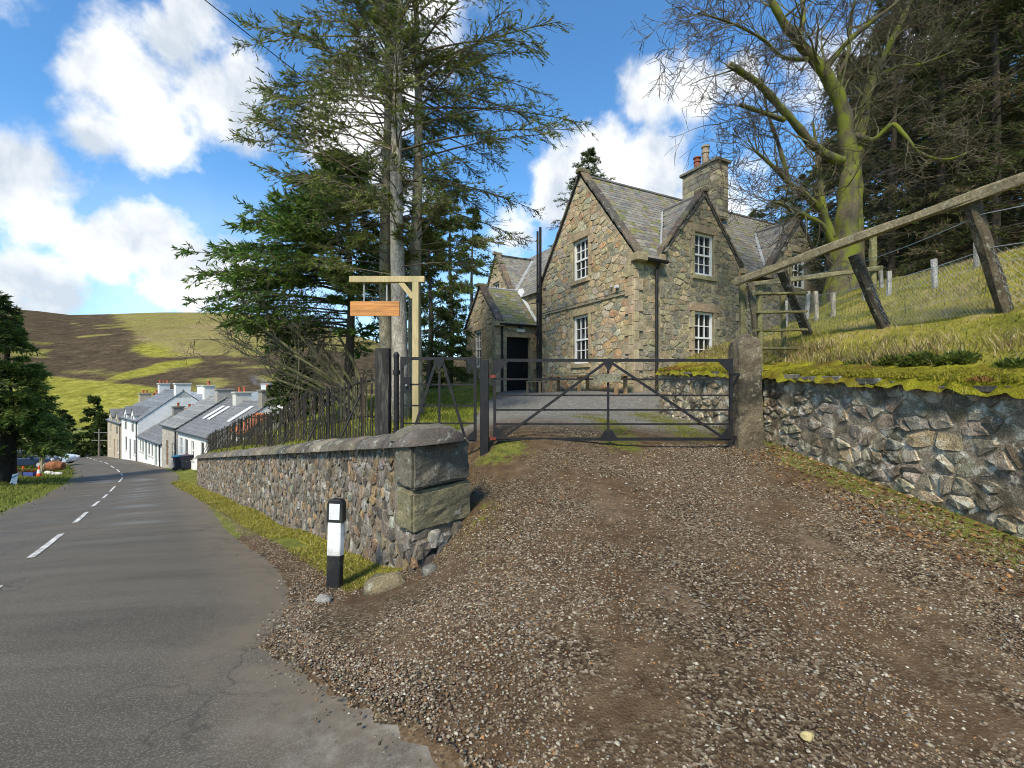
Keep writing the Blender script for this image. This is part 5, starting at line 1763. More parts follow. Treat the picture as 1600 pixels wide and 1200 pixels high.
def rough_beam(p0, p1, w, h, col, nm, parent, seg=7, jit=.012, sag=0.0, mt=None):
    p0, p1 = Vector(p0), Vector(p1); d = (p1 - p0).normalized()
    up = Vector((0, 0, 1)) if abs(d.z) < .8 else Vector((0, -1, 0))
    x = d.cross(up).normalized(); z = x.cross(d)
    vs = []
    for i in range(seg + 1):
        k = i / seg; c = p0.lerp(p1, k) + Vector((0, 0, -sag * math.sin(math.pi * k)))
        for a, b in ((-1, -.75), (-.6, -1), (.6, -1), (1, -.7), (1, .75), (.5, 1), (-.6, 1), (-1, .6)):
            vs.append(c + x * (a * w / 2 + random.uniform(-jit, jit)) + z * (b * h / 2 + random.uniform(-jit, jit)))
    n = 8
    fs = [(i * n + j, i * n + (j + 1) % n, (i + 1) * n + (j + 1) % n, (i + 1) * n + j) for i in range(seg) for j in range(n)]
    fs += [tuple(range(n - 1, -1, -1)), tuple(range(seg * n, seg * n + n))]
    return MB().add(vs, fs, col).build(nm, mt or M_TIMBER, parent)


RA, RB = at(1150, 441, 9.2), at(1600, 281, 5.6)
RB2 = RA + (RB - RA) * 1.45
rough_beam(RA, RB2, .08, .14, (.17, .14, .085), 'top_rail', tf, 16, .012, -.02)
rough_beam(at(1176, 444, 9.35), at(1378, 419, 10.6), .06, .10, (.17, .15, .08), 'lower_rail', tf, 8)
postA = (at(1572, 488, 6.05), at(1518, 318, 6.1)); postB = (at(1382, 514, 7.55), at(1335, 398, 7.5)); postC = (at(1262, 520, 8.9), at(1222, 424, 8.5))
postD = (at(1364, 452, 10.6), at(1364, 368, 10.6)); postE = (at(1162, 560, 9.5), at(1160, 432, 9.3)); postF = (at(1182, 520, 9.2), at(1172, 442, 9.2))
for k, (a, b) in enumerate((postA, postB, postC, postD, postE, postF)):
    d = (b - a).normalized()
    rough_beam(a - d * .35, b, .145 if k < 3 else .12, .14 if k < 3 else .11, [(.075, .058, .036), (.055, .045, .032), (.06, .048, .033), (.15, .14, .06), (.13, .12, .06), (.09, .075, .05)][k], 'post', tf, 7, .010)
pts_line = [RB2 + Vector((.1, -.4, -.4)), postA[0].lerp(postA[1], .9), postB[0].lerp(postB[1], .9), postC[0].lerp(postC[1], .9), postE[0].lerp(postE[1], .85)]
steel = mat('fence_wire', (.30, .30, .29), rough=.5, metallic=.6, n1=5, amt=.2, bump=0)


def along(k0, seg, tt):
    a, b = [(RB2 + Vector((.4, -.3, -1.9)), RB2 + Vector((.1, -.4, -.4))), postA, postB, postC, postE][seg], [postA, postB, postC, postE][seg]
    return a[0].lerp(a[1], k0).lerp(b[0].lerp(b[1], k0), tt)


for k0, r_ in ((.88, .006), (.58, .006), (.45, .004), (.22, .004)):
    pts = []
    for seg in range(4):
        for q in range(5):
            p = along(k0, seg, q / 5); pts.append(p + Vector((0, -.09, -.03 * math.sin(math.pi * q / 5))))
    pts.append(along(k0, 3, 1) + Vector((0, -.09, 0)))
    MB().tube(pts, r_, 4).build('wire', steel, tf)
# hexagonal netting between the wires
net = MB()
rows = 13
for seg, ncell in ((0, 34), (1, 34), (2, 26), (3, 16)):
    for i in range(ncell):
        for j in range(rows):
            k0 = .02 + .54 * j / rows; k1 = .02 + .54 * (j + 1) / rows
            t0 = (i + (.5 if j % 2 else 0)) / ncell; t1 = t0 + .5 / ncell; t2 = t0 - .5 / ncell
            off = Vector((0, -.085, 0))
            a = along(k0, seg, min(1, t0)) + off
            for tn in (t1, t2):
                b = along(k1, seg, max(0, min(1, tn))) + off
                sdv = Vector((.0022, 0, .0012))
                net.add([a - sdv, a + sdv, b + sdv, b - sdv], [(0, 1, 2, 3)])
nt_ = new_obj('wire_netting', net.mesh('wire_netting', steel), tf)
# grey stakes of the second row, each a thing
stk = [(1461, 492, 405, 8.3), (1526, 490, 395, 8.8), (1388, 493, 436, 9.2), (1352, 462, 432, 9.8), (1260, 502, 455, 10.3), (1277, 512, 455, 9.6), (1302, 510, 458, 9.4), (1228, 498, 470, 10.4), (1378, 455, 425, 10.8)]
names = ['tall pale grey stake standing in the grass between the leaning posts', 'weathered stake next to the thick leaning post near the frame edge', 'bent pale stake with a split top left of the tall grey stake',
         'short whitish stake under the lower rail by the mossy tree', 'thin pale stake behind the rungs of the stile', 'slim leaning stake beside the old tree stump stones', 'upright pale stake nearest the stones in front of the mossy tree',
         'short leaning stake seen between the stile uprights', 'thin brown stake behind the wire netting']
for (px_, yb, yt, Y_), lb in zip(stk, names):
    p = at(px_, yb, Y_); gz = float(bank_z(np.array([p.x]), np.array([p.y]))[0])
    hgt = (yb - yt) / FPX * Y_
    st = MB(); lean = Vector((random.uniform(-.08, .08), random.uniform(-.05, .05), 1)).normalized()
    o = rough_beam(Vector((p.x, p.y, gz - .2)), Vector((p.x, p.y, max(gz + .5, p.z + hgt))) + lean * .0 + Vector((lean.x * .6, 0, 0)), .07, .07, random.choice([(.30, .29, .27), (.24, .23, .21), (.27, .24, .18)]), 'fence_stake', None, 4, .006)
    tag(o, lb, 'stake', 'stakes on the bank')
# stile
st = thing('timber_stile', 'mossy timber ladder stile against the bank next to the stone gatepost', 'stile', at(1190, 690, 7.75))
sc_ = (.13, .12, .05)
a, b = at(1190, 692, 7.75), at(1186, 455, 7.85)
rough_beam(a, b, .075, .075, sc_, 'upright', st, 6, .006)
a2, b2 = at(1228, 575, 8.35), at(1222, 462, 8.35)
rough_beam(a2 - Vector((0, 0, .3)), b2, .07, .07, sc_, 'upright', st, 5, .006)
for yv in (459, 488, 516, 545):
    rough_beam(at(1180, yv, 7.80), at(1258, yv - 1, 8.35), .11, .045, (.14, .125, .055), 'rung', st, 4, .006)
rough_beam(at(1183, 590, 7.7), at(1212, 590, 7.9), .1, .06, (.22, .19, .06), 'rung', st, 3, .005)

# ------------------------------------------------------------------ trees
def unit(v): return v / np.maximum(np.linalg.norm(v, axis=-1, keepdims=True), 1e-9)


def segs_mesh(name, P0, P1, R0, R1, C, material, n=3):
    P0, P1 = np.asarray(P0, float), np.asarray(P1, float); R0, R1 = np.asarray(R0, float), np.asarray(R1, float)
    d = unit(P1 - P0)
    ref = np.where(np.abs(d[:, 2:3]) > .9, np.array([[1., 0, 0]]), np.array([[0, 0, 1.]]))
    a = unit(np.cross(d, ref)); b = np.cross(d, a)
    k = len(P0); V = np.empty((k, 2 * n, 3))
    for j in range(n):
        t = 2 * math.pi * j / n; o = a * math.cos(t) + b * math.sin(t)
        V[:, j] = P0 + o * R0[:, None]; V[:, n + j] = P1 + o * R1[:, None]
    base = (np.arange(k) * 2 * n)[:, None]
    F = np.concatenate([base + np.array([[j, (j + 1) % n, n + (j + 1) % n, n + j]]) for j in range(n)], 0)
    C = np.asarray(C, float)
    C = np.repeat(np.tile(C, (k, 1)) if C.ndim == 1 else C, 2 * n, axis=0)
    return mesh_np(name, V.reshape(-1, 3), F, C, material, True)


def spray_mesh(name, P, D, L_, Wd, C, material):
    """small pointed sprays of needles or leaves: base P, direction D"""
    k = len(P); D = unit(D)
    rnd = unit(rng.normal(size=(k, 3)))
    S = unit(np.cross(D, rnd)); Nn = np.cross(D, S)
    V = np.empty((k, 4, 3))
    m = P + D * (L_ * .45)[:, None] + Nn * (Wd * .12)[:, None]
    V[:, 0] = P; V[:, 1] = m + S * (Wd / 2)[:, None]; V[:, 2] = P + D * L_[:, None]; V[:, 3] = m - S * (Wd / 2)[:, None]
    F = np.arange(k * 4).reshape(k, 4)
    return mesh_np(name, V.reshape(-1, 3), F, np.repeat(C, 4, axis=0), material, False)


GREENS = np.array([(.040, .070, .016), (.060, .10, .020), (.085, .125, .026), (.105, .14, .032), (.045, .07, .024)])


def conifer(name, label, loc, H, z_lo, lfun, nb, nt=22, ns=9, up=.15, droop=.05, r0=.2, sl=.17, sw=.045, pal=GREENS, bark=(.14, .12, .09), seed=0, group=None,
            dead=0.0, bare_in=.25, trunk_to=None, lean=(0, 0), twigl=.75, azf=None, cat='tree', brown=(.10, .07, .04), dens=None, tw_r=.006):
    r = np.random.default_rng(seed)
    root = thing(name, label, cat, loc, group)
    loc = np.array(loc, float)
    # trunk
    m = 12
    pts = []
    for i in range(m + 1):
        t = i / m
        pts.append((loc[0] + lean[0] * t * H + .05 * math.sin(t * 9 + seed), loc[1] + lean[1] * t * H, loc[2] - .25 + (H + .25) * t))
    rad = [max(.012, r0 * (1.25 if i == 0 else 1) * (1 - .93 * (i / m) ** 1.15)) for i in range(m + 1)]
    MB().tube(pts, rad, 10, bark).build('trunk', M_BARK, root, smooth=True)
    # branches
    z = z_lo + (H - z_lo) * (np.sort(r.random(nb)))
    if dens is not None:
        z = z_lo + (H - z_lo) * np.sort(r.random(nb) ** dens)
    az = r.random(nb) * 2 * math.pi
    if azf is not None: az = azf(r, nb, az)
    Lb = np.array([lfun(q, a) for q, a in zip(z, az)]) * r.uniform(.72, 1.12, nb)
    K = 7
    tt = np.linspace(0, 1, K)
    hd = np.stack([np.cos(az), np.sin(az)], 1)
    upv = (up + r.normal(0, .07, nb))
    bend = r.normal(0, .10, nb)
    rr_ = Lb[:, None] * tt[None]
    perp = np.stack([-hd[:, 1], hd[:, 0]], 1)
    B = np.empty((nb, K, 3))
    fr = np.clip(z / H, 0, 1)
    B[..., 0] = loc[0] + lean[0] * z[:, None] + hd[:, 0:1] * rr_ + perp[:, 0:1] * bend[:, None] * rr_ * tt
    B[..., 1] = loc[1] + lean[1] * z[:, None] + hd[:, 1:2] * rr_ + perp[:, 1:2] * bend[:, None] * rr_ * tt
    B[..., 2] = loc[2] + z[:, None] + upv[:, None] * rr_ - droop * rr_ ** 2 + .10 * droop * rr_ ** 3 / np.maximum(Lb[:, None], .1)
    rb = np.clip(.007 + .0075 * Lb, .006, .04)
    P0, P1 = B[:, :-1].reshape(-1, 3), B[:, 1:].reshape(-1, 3)
    R0 = (rb[:, None] * (1 - .8 * tt[None, :-1])).ravel(); R1 = (rb[:, None] * (1 - .8 * tt[None, 1:])).ravel()
    # twigs
    tw = bare_in + (1 - bare_in) * r.random((nb, nt)) ** .8
    f = tw * (K - 1); i0 = np.minimum(f.astype(int), K - 2); u = (f - i0)[..., None]
    bi = np.arange(nb)[:, None]
    TP = B[bi, i0] * (1 - u) + B[bi, i0 + 1] * u
    TD = unit(B[bi, i0 + 1] - B[bi, i0])
    side = np.where(r.random((nb, nt)) < .5, -1., 1.)[..., None]
    pv = np.concatenate([perp, np.zeros((nb, 1))], 1)[:, None, :]
    TD = unit(TD * r.uniform(.5, 1.2, (nb, nt, 1)) + pv * side * r.uniform(.3, 1.0, (nb, nt, 1)) + np.array([0, 0, 1.]) * r.normal(-.12, .28, (nb, nt, 1)))
    TL = twigl * (1.15 - .65 * tw) * r.uniform(.5, 1.2, (nb, nt)) * np.clip(Lb / 2.2, .35, 1.15)[:, None]
    TE = TP + TD * TL[..., None]; TE[..., 2] -= .06 * TL
    alive = (r.random((nb, nt)) > dead)
    P0 = np.concatenate([P0, TP.reshape(-1, 3)]); P1 = np.concatenate([P1, TE.reshape(-1, 3)])
    R0 = np.r_[R0, np.full(nb * nt, tw_r)]; R1 = np.r_[R1, np.full(nb * nt, tw_r * .5)]
    o = new_obj('branches', segs_mesh('branches', P0, P1, R0, R1, np.minimum(np.array(bark) * .75, (.14, .115, .085)), M_TWIG), root); tag(o, kind='stuff')
    # needle sprays
    q = r.random((nb, nt, ns)) ** .85
    SP = TP[:, :, None, :] * (1 - q[..., None]) + TE[:, :, None, :] * q[..., None]
    SD = TD[:, :, None, :] * .9 + r.normal(0, .42, (nb, nt, ns, 3)); SD[..., 2] += .05
    keep = np.repeat(alive[:, :, None], ns, 2).ravel()
    SP = SP.reshape(-1, 3)[keep]; SD = SD.reshape(-1, 3)[keep]
    k = len(SP)
    base = np.repeat(np.repeat(r.integers(0, len(pal), nb)[:, None], nt, 1).ravel(), ns)[keep]
    mixn = r.integers(0, len(pal), k)
    ci = np.where(r.random(k) < .55, base, mixn)
    C = pal[ci] * r.uniform(.7, 1.35, (k, 1))
    br = r.random(k) < .06
    C[br] = np.array(brown) * r.uniform(.7, 1.3, (br.sum(), 1))
    o = new_obj('crown', spray_mesh('crown', SP, SD, sl * r.uniform(.6, 1.3, k), sw * r.uniform(.7, 1.3, k), C, M_NEEDLE), root)
    return root


# three tall conifers inside the gate
def L_trio(peak_l, peak_r):
    def f(z, a):
        side = math.cos(a)
        top = max(0.06, min(1, (14.6 - z) / 4.6))
        low = min(1, .42 + max(0, z - 3.0) / 5.0)
        return (peak_r if side > 0 else peak_l) * top * low * (.62 + .38 * abs(side))
    return f


G_TALL = np.array([(.10, .15, .032), (.13, .18, .036), (.15, .19, .038), (.17, .18, .05), (.10, .13, .04), (.20, .215, .048)])
p = at(622, 0, 11.0); conifer('tall_conifer', 'tall conifer with pale lichened trunk in front of its two neighbours by the sign', (p.x, p.y, hg(p.x, p.y)), 14.6, 3.4, L_trio(3.3, 3.9), 105, nt=32, ns=13, up=.20, droop=.065, r0=.21,
                              sl=.125, sw=.026, pal=G_TALL, bark=(.30, .27, .22), seed=1, dead=.15, bare_in=.40, group='tall conifers by the sign', brown=(.13, .09, .045), tw_r=.007)
p = at(604, 0, 12.3); conifer('tall_conifer', 'tall conifer with dark mossy trunk, leftmost of the three by the sign', (p.x, p.y, hg(p.x, p.y)), 14.4, 2.9, L_trio(3.9, 2.6), 120, nt=32, ns=13, up=.24, droop=.06, r0=.2,
                              sl=.13, sw=.028, pal=G_TALL, bark=(.25, .22, .15), seed=2, dead=.10, bare_in=.38, group='tall conifers by the sign', brown=(.13, .09, .045), tw_r=.007)
p = at(651, 0, 11.7); conifer('tall_conifer', 'tall conifer with straight brown trunk, standing between the sign post and the house', (p.x, p.y, hg(p.x, p.y)), 14.2, 3.1, L_trio(2.4, 4.1), 110, nt=32, ns=14, up=.12, droop=.045, r0=.19,
                              sl=.12, sw=.020, pal=G_TALL, bark=(.26, .22, .15), seed=3, dead=.18, bare_in=.40, group='tall conifers by the sign', brown=(.13, .09, .045), tw_r=.007)
# fourth, lower and denser, to the left
G_BRIGHT = np.array([(.085, .165, .028), (.11, .20, .034), (.065, .125, .026), (.15, .215, .042)])
p = at(546, 0, 14.0)
conifer('bushy_conifer', 'bushy bright green conifer with low spreading boughs behind the hanging sign board', (p.x, p.y, hg(p.x, p.y)), 8.2, 2.2,
        lambda z, a: (3.7 if math.cos(a) < 0 else 1.9) * min(1, max(.08, (8.4 - z) / 3.6)) * min(1, .6 + z / 9), 165, nt=28, ns=18, up=.10, droop=.05, r0=.17, sl=.16, sw=.036, azf=lambda r, n, az: np.where(r.random(n) < .55, r.normal(math.pi + .35, .6, n), az), pal=G_BRIGHT,
        bark=(.09, .075, .06), seed=4, bare_in=.22, dead=.03)
# spruces behind the porch
for i, (px_, Y_, H_, rd, lb) in enumerate([(672, 19.5, 8.6, 1.9, 'dark spruce close behind the sign post'), (704, 23.0, 11.0, 1.9, 'tall narrow spruce between the sign post and the porch'),
                                           (738, 27.0, 11.5, 1.7, 'spruce with a thin pointed top beside the porch gable')]):
    p = at(px_, 0, Y_)
    conifer('spruce', lb, (p.x, p.y, hr(p.x, p.y) - .1), H_, .9, lambda z, a, H_=H_, rd=rd: rd * max(.06, (H_ - z) / H_) ** .75 * (1.25 if z > 1.5 else 1), 110, nt=18, ns=9, up=-.05, droop=.10, r0=.16, sl=.2, sw=.045,
            pal=GREENS * 1.15, bark=(.07, .06, .05), seed=10 + i, bare_in=.15, group='spruces behind the porch')
# far conifer tops over the roofs
for i, (px_, Y_, top, rd, lb) in enumerate([(919, 32, 232, 2.6, 'dark conifer top rising over the main gable'), (1182, 36, 330, 1.8, 'small pointed conifer top behind the chimney roof'), (1222, 33, 290, 2.4, 'loose twiggy conifer behind the far dormer'),
                                            (1262, 31, 272, 2.6, 'conifer behind the far dormer and the mossy tree')]):
    p = at(px_, top, Y_); b_ = 2.0
    H_ = p.z - b_
    conifer('distant_conifer', lb, (p.x, p.y, b_), H_, 3, lambda z, a, H_=H_, rd=rd: min(rd, .28 + .5 * (H_ - z)), 130, nt=14, ns=9, up=.22, droop=.07, r0=.11, sl=.2, sw=.034, dens=.6,
            pal=GREENS * .9, bark=(.07, .06, .05), seed=20 + i, bare_in=.15, group='conifers behind the house', tw_r=.012)
# conifer by the road on the other side, one more at the frame edge, far ones in the village
p = at(12, 752, 27.0)
conifer('roadside_conifer', 'big dense conifer with layered boughs above the parked cars', (p.x, p.y, hr(p.x, p.y)), 9.8, 1.7, lambda z, a: 2.55 * max(.05, (9.8 - z) / 8.0) ** .72, 190, nt=26, ns=14, up=.03, droop=.06, r0=.42, sl=.28, sw=.06,
        pal=np.array([(.13, .20, .045), (.17, .25, .055), (.23, .29, .065), (.08, .14, .033)]), bark=(.03, .025, .02), seed=30, bare_in=.25, tw_r=.012, twigl=1.0)
p = at(-75, 752, 24.0)
conifer('edge_conifer', 'conifer bough reaching in at the frame edge above the road', (p.x, p.y, hr(p.x, p.y)), 12.5, 6.0, lambda z, a: 3.6 * max(.05, (12.5 - z) / 6.5) ** .6, 70, nt=20, ns=8, up=-.02, droop=.05, r0=.3, sl=.3, sw=.08,
        pal=GREENS, bark=(.05, .04, .035), seed=31, bare_in=.25, tw_r=.012)
for i, (px_, top, yb, Y_, rd, lb) in enumerate([(147, 620, 716, 66, 2.1, 'dark pointed spruce at the bend beyond the last house'), (160, 646, 716, 62, 2.0, 'shorter dark spruce in front of the pointed one at the bend'),
                                               (96, 640, 712, 60, 2.6, 'rounded evergreen behind the parked cars'), (455, 556, 640, 22, 1.5, 'dark evergreen bush behind the paling fence'), (480, 560, 640, 20, 1.3, 'second dark evergreen bush close to the paling fence')]):
    a_, b_ = at(px_, top, Y_), at(px_, yb, Y_)
    gz = hr(a_.x, a_.y) if i < 3 else hg(a_.x, a_.y)
    H_ = a_.z - gz
    s_ = max(.16, .006 * Y_)
    conifer('evergreen', lb, (a_.x, a_.y, gz), H_, .2, lambda z, a, H_=H_, rd=rd: rd * max(.06, (H_ - z) / H_) ** .6, 90, nt=14, ns=8, up=.05, droop=.06, r0=.15, sl=s_, sw=s_ * .4, pal=GREENS * .85, bark=(.05, .045, .04), seed=40 + i, bare_in=.1, tw_r=.01)


# ------------------------------------------------------------------ bare trees
class Twigs:
    def __init__(self, seed): self.s = []; self.r = random.Random(seed)

    def grow(self, p, d, L_, rad, depth, gx=0.0, nk=(2, 4), curl=.35, ratio=.62, seg=3):
        r = self.r
        pts = [p]
        for i in range(seg):
            d = (d + Vector((r.gauss(0, curl), r.gauss(0, curl), r.gauss(gx, curl))) * .55).normalized()
            q = pts[-1] + d * (L_ / seg)
            k0, k1 = 1 - .75 * i / seg, 1 - .75 * (i + 1) / seg
            self.s.append((pts[-1], q, rad * k0, rad * k1, depth)); pts.append(q)
        if depth <= 0: return
        for k in range(r.randint(*nk)):
            t = r.uniform(.3, 1.0); i = min(seg - 1, int(t * seg)); b = pts[i].lerp(pts[i + 1], t * seg - i)
            ax = Vector((r.gauss(0, 1), r.gauss(0, 1), r.gauss(0, 1)))
            nd = (d * .75 + ax.normalized() * .8).normalized()
            self.grow(b, nd, L_ * ratio * r.uniform(.7, 1.2), max(.0035, rad * .5 * r.uniform(.7, 1.1)), depth - 1, gx, nk, curl, ratio, seg)

    def mesh(self, name, col, col2=None, material=None):
        P0 = np.array([s[0][:] for s in self.s]); P1 = np.array([s[1][:] for s in self.s])
        R0 = np.array([s[2] for s in self.s]); R1 = np.array([s[3] for s in self.s])
        w = np.clip(R0 / .03, 0, 1)[:, None]
        C = np.array(col2 or col) * w + np.array(col) * (1 - w)
        return segs_mesh(name, P0, P1, np.maximum(R0, .007), np.maximum(R1, .005), C, material or M_TWIG)


def limb_tube(mb, pts, rads, n=12, col=(.2, .2, .1), rough=.06):
    """smooth tube through the points with a slightly lumpy skin"""
    P = crom([tuple(p) for p in pts], len(pts) * 5); rd = np.interp(np.linspace(0, len(pts) - 1, len(P)), range(len(rads)), rads)
    b = len(mb.v)
    mb.tube([Vector(p) for p in P], list(rd), n, col)
    for i in range(b, len(mb.v)):
        x, y, z = mb.v[i]; c = Vector(P[min((i - b) // n, len(P) - 1)]); v = Vector((x, y, z)) - c
        k = 1 + rough * math.sin(x * 9 + z * 5) + rough * math.sin(y * 11 - z * 7 + x * 4)
        mb.v[i] = tuple(c + v * k)
    return [Vector(p) for p in P], rd


BY = 13.0
beech = thing('mossy_tree', 'old bare broadleaf tree with thick mossy trunk and sawn off limbs behind the bank', 'tree', at(1318, 430, BY))
M_MOSSBARK = mat('mossy_bark', (.075, .062, .042), rough=.95, n1=4, amt=.35, n2=40, amt2=.4, bump=.7, bdist=.02, stretch=(1, 1, .5), dark=(.125, .14, .014), darkamt=1.0, dscale=3.0, dthr=.39, lichen=(.22, .21, .15), lamt=.4, lscale=5, lthr=.6)


def bp3(lst): return [at(a, b, BY + (dz[0] if dz else 0)) for a, b, *dz in lst]


limbs = [('trunk', [(1318, 500), (1319, 400), (1322, 352), (1327, 290), (1326, 240), (1315, 169, -.1), (1285, 109, -.2), (1262, 82, -.3), (1225, 37, -.4), (1202, -10, -.5), (1180, -90, -.6)], [.95, .62, .48, .40, .36, .30, .25, .20, .17, .13, .06]),
         ('trunk', [(1338, 495, .25), (1336, 360, .25), (1337, 262, .25), (1349, 180, .3), (1360, 131, .3), (1385, 80, .4), (1412, 26, .5), (1430, -40, .6), (1440, -110, .7)], [.42, .32, .27, .22, .19, .15, .12, .09, .04]),
         ('cut_limb', [(1316, 252, -.1), (1300, 247, -.2), (1270, 226, -.4), (1240, 191, -.6), (1210, 157, -.8), (1180, 127, -1.0), (1139, 101, -1.2)], [.22, .20, .17, .155, .145, .13, .115]),
         ('cut_limb', [(1226, 188, -.7), (1195, 177, -.8), (1154, 163, -.9)], [.10, .09, .075]),
         ('limb', [(1300, 372, -.2), (1290, 345, -.2), (1277, 320, -.3), (1240, 292, -.4), (1210, 262, -.5), (1180, 236, -.6)], [.20, .17, .15, .12, .085, .05]),
         ('limb', [(1234, 287, -.4), (1222, 245, -.3), (1210, 205, -.2), (1199, 175, -.1), (1190, 120, 0)], [.10, .08, .07, .055, .03]),
         ('limb', [(1297, 380, .1), (1287, 330, .1), (1280, 270, .2), (1277, 240, .3), (1270, 190, .4)], [.17, .14, .12, .09, .04]),
         ('limb', [(1302, 385, -.4), (1285, 352, -.6), (1255, 335, -.8), (1215, 316, -1.0)], [.14, .10, .085, .06]),
         ('limb', [(1334, 212, .1), (1352, 217, 0), (1367, 217, -.1), (1394, 195, -.3), (1412, 210, -.5), (1439, 240, -.6), (1480, 249, -.7), (1520, 235, -.8)], [.13, .11, .10, .085, .075, .06, .045, .02]),
         ('limb', [(1286, 112, -.2), (1320, 70, -.4), (1360, 35, -.6), (1405, 0, -.8), (1450, -60, -1)], [.14, .11, .09, .07, .03]),
         ('limb', [(1318, 165, 0), (1312, 120, .2), (1325, 85, .3), (1330, 30, .5), (1345, -50, .6)], [.15, .11, .09, .07, .03]),
         ('limb', [(1272, 92, -.2), (1225, 90, -.6), (1190, 60, -1.0), (1140, 35, -1.4), (1090, 20, -1.8)], [.10, .08, .06, .045, .02]),
         ('limb', [(1362, 128, .3), (1400, 105, .5), (1440, 100, .7), (1490, 80, .9)], [.10, .08, .06, .03]),
         ('limb', [(1250, 68, -.3), (1255, 20, 0), (1250, -40, .2), (1262, -100, .4)], [.13, .10, .08, .03])]
tw = Twigs(3)
rnd = random.Random(8)
for nm, pts, rads in limbs:
    rads = [q * .64 for q in rads]
    mb = MB(); P, rd = limb_tube(mb, bp3(pts), rads, 12 if rads[0] > .15 else 9, (.2, .2, .1), .085)
    mb.build(nm, M_MOSSBARK, beech, smooth=True)
    if nm == 'cut_limb':
        dd = (P[-1] - P[-2]).normalized()
        MB().tube([P[-1], P[-1] + dd * .012], rd[-1] * .93, 10, (.38, .31, .2)).build('sawn_end', M_DRESSED, beech)
    tot = len(P)
    if nm == 'cut_limb': nt_ = 4
    elif rads[0] > .25: nt_ = 22
    else: nt_ = 14
    for k in range(nt_):
        i = int(tot * rnd.uniform(.35 if nm == 'trunk' else .25, 1)); i = min(tot - 2, i)
        if nm == 'trunk' and P[i].z < 6: continue
        d = (P[i + 1] - P[i]).normalized()
        nd = (d * .7 + Vector((rnd.gauss(0, .7), rnd.gauss(0, .5), rnd.gauss(.15, .5)))).normalized()
        tw.grow(P[i], nd, rnd.uniform(.9, 1.7), max(.016, min(.05, rd[i] * .4)), 3, .03, (2, 4), .30, .66)
# weeping fans of twigs reaching over the roof
for k in range(10):
    P0 = at(rnd.uniform(1090, 1230), rnd.uniform(0, 60), BY - rnd.uniform(.5, 2))
    tw.grow(P0, Vector((-.75, rnd.gauss(0, .3), -.25)).normalized(), rnd.uniform(1.0, 1.7), .016, 3, -.10, (2, 4), .22, .62)
for k in range(8):
    P0 = at(1184, 240, BY - .6)
    tw.grow(P0, Vector((rnd.gauss(-.25, .5), rnd.gauss(0, .4), .8)).normalized(), rnd.uniform(.7, 1.1), .018, 3, .05, (2, 4), .22, .6)
o = new_obj('twigs', tw.mesh('twigs', (.085, .068, .05), (.13, .125, .06)), beech); tag(o, kind='stuff')

# bare shrub left of the conifers
sh_root = at(572, 596, 13.2)
bare = thing('bare_shrub', 'bare many stemmed shrub leaning out over the paling fence towards the hill', 'shrub', (sh_root.x, sh_root.y, hg(sh_root.x, sh_root.y)))
tw = Twigs(12); mb = MB()
for k, (ex, ey) in enumerate([(500, 540), (440, 495), (400, 510), (375, 550), (410, 465), (460, 555), (365, 480), (510, 495), (400, 580), (350, 525)]):
    a = Vector((sh_root.x, sh_root.y, hg(sh_root.x, sh_root.y))) + Vector((rnd.uniform(-.2, .2), rnd.uniform(-.2, .2), 0)); b = at(ex, ey, 13.2 + rnd.uniform(-1.2, 1.2))
    m_ = a.lerp(b, .5) + Vector((.3, 0, -.12 * rnd.random()))
    P, rd = limb_tube(mb, [a, m_, b], [.075, .05, .02], 6, (.13, .125, .06), .05)
    for q in range(9):
        i = min(len(P) - 2, int(len(P) * rnd.uniform(.3, 1)))
        tw.grow(P[i], ((P[i + 1] - P[i]).normalized() * .6 + Vector((rnd.gauss(-.1, .5), rnd.gauss(0, .5), rnd.gauss(.25, .4)))).normalized(), rnd.uniform(.7, 1.2), .016, 3, .08, (2, 3), .28, .62)
mb.build('stems', M_BARK, bare, smooth=True)
o = new_obj('twigs', tw.mesh('twigs', (.10, .085, .062), (.14, .13, .07)), bare); tag(o, kind='stuff')

# dark plantation behind the bank
G_DARK = np.array([(.065, .09, .027), (.09, .118, .032), (.115, .125, .04), (.07, .085, .035), (.16, .125, .065)])
for i, (px_, Y_, H_, rd, lb) in enumerate([(1395, 17.0, 15, 3.3, 'dark plantation conifer just behind the mossy tree'), (1470, 16.0, 16, 3.4, 'dark plantation conifer with twiggy lower boughs above the top rail'),
                                           (1555, 15.0, 16, 3.4, 'dark plantation conifer behind the thick leaning post'), (1650, 14.5, 16, 3.5, 'dark plantation conifer cut by the frame edge'),
                                           (1430, 22.0, 16, 3.8, 'taller plantation conifer seen between the front two'), (1530, 21.0, 17, 3.8, 'taller plantation conifer behind the row above the bank'), (1385, 28.0, 14, 4.2, 'dense plantation conifer at the back, low behind the mossy trunk'), (1480, 27.0, 15, 4.2, 'dense plantation conifer at the back above the middle leaning post'), (1575, 26.0, 16, 4.2, 'dense plantation conifer at the back above the thick leaning post'), (1345, 24, 13, 3.0, 'plantation conifer seen through the limbs of the mossy tree'),
                                           (1620, 20, 17, 3.6, 'tall plantation conifer behind the frame edge tree')]):
    p = at(px_, 0, Y_); gz = hb(p.x, p.y)
    front = Y_ < 18
    conifer('plantation_conifer', lb, (p.x, p.y, gz), H_, .5, lambda z, a, H_=H_, rd=rd: rd * max(.08, (H_ - z) / H_) ** .55, 130 if front else 90, nt=22, ns=11, up=-.02, droop=.045, r0=.14,
            sl=.2 if front else .34, sw=.035 if front else .10, pal=G_DARK, bark=(.075, .06, .045), seed=60 + i, bare_in=.12, dead=.2 if front else .08, group='plantation conifers above the bank', brown=(.09, .065, .04), tw_r=.010, twigl=.95)

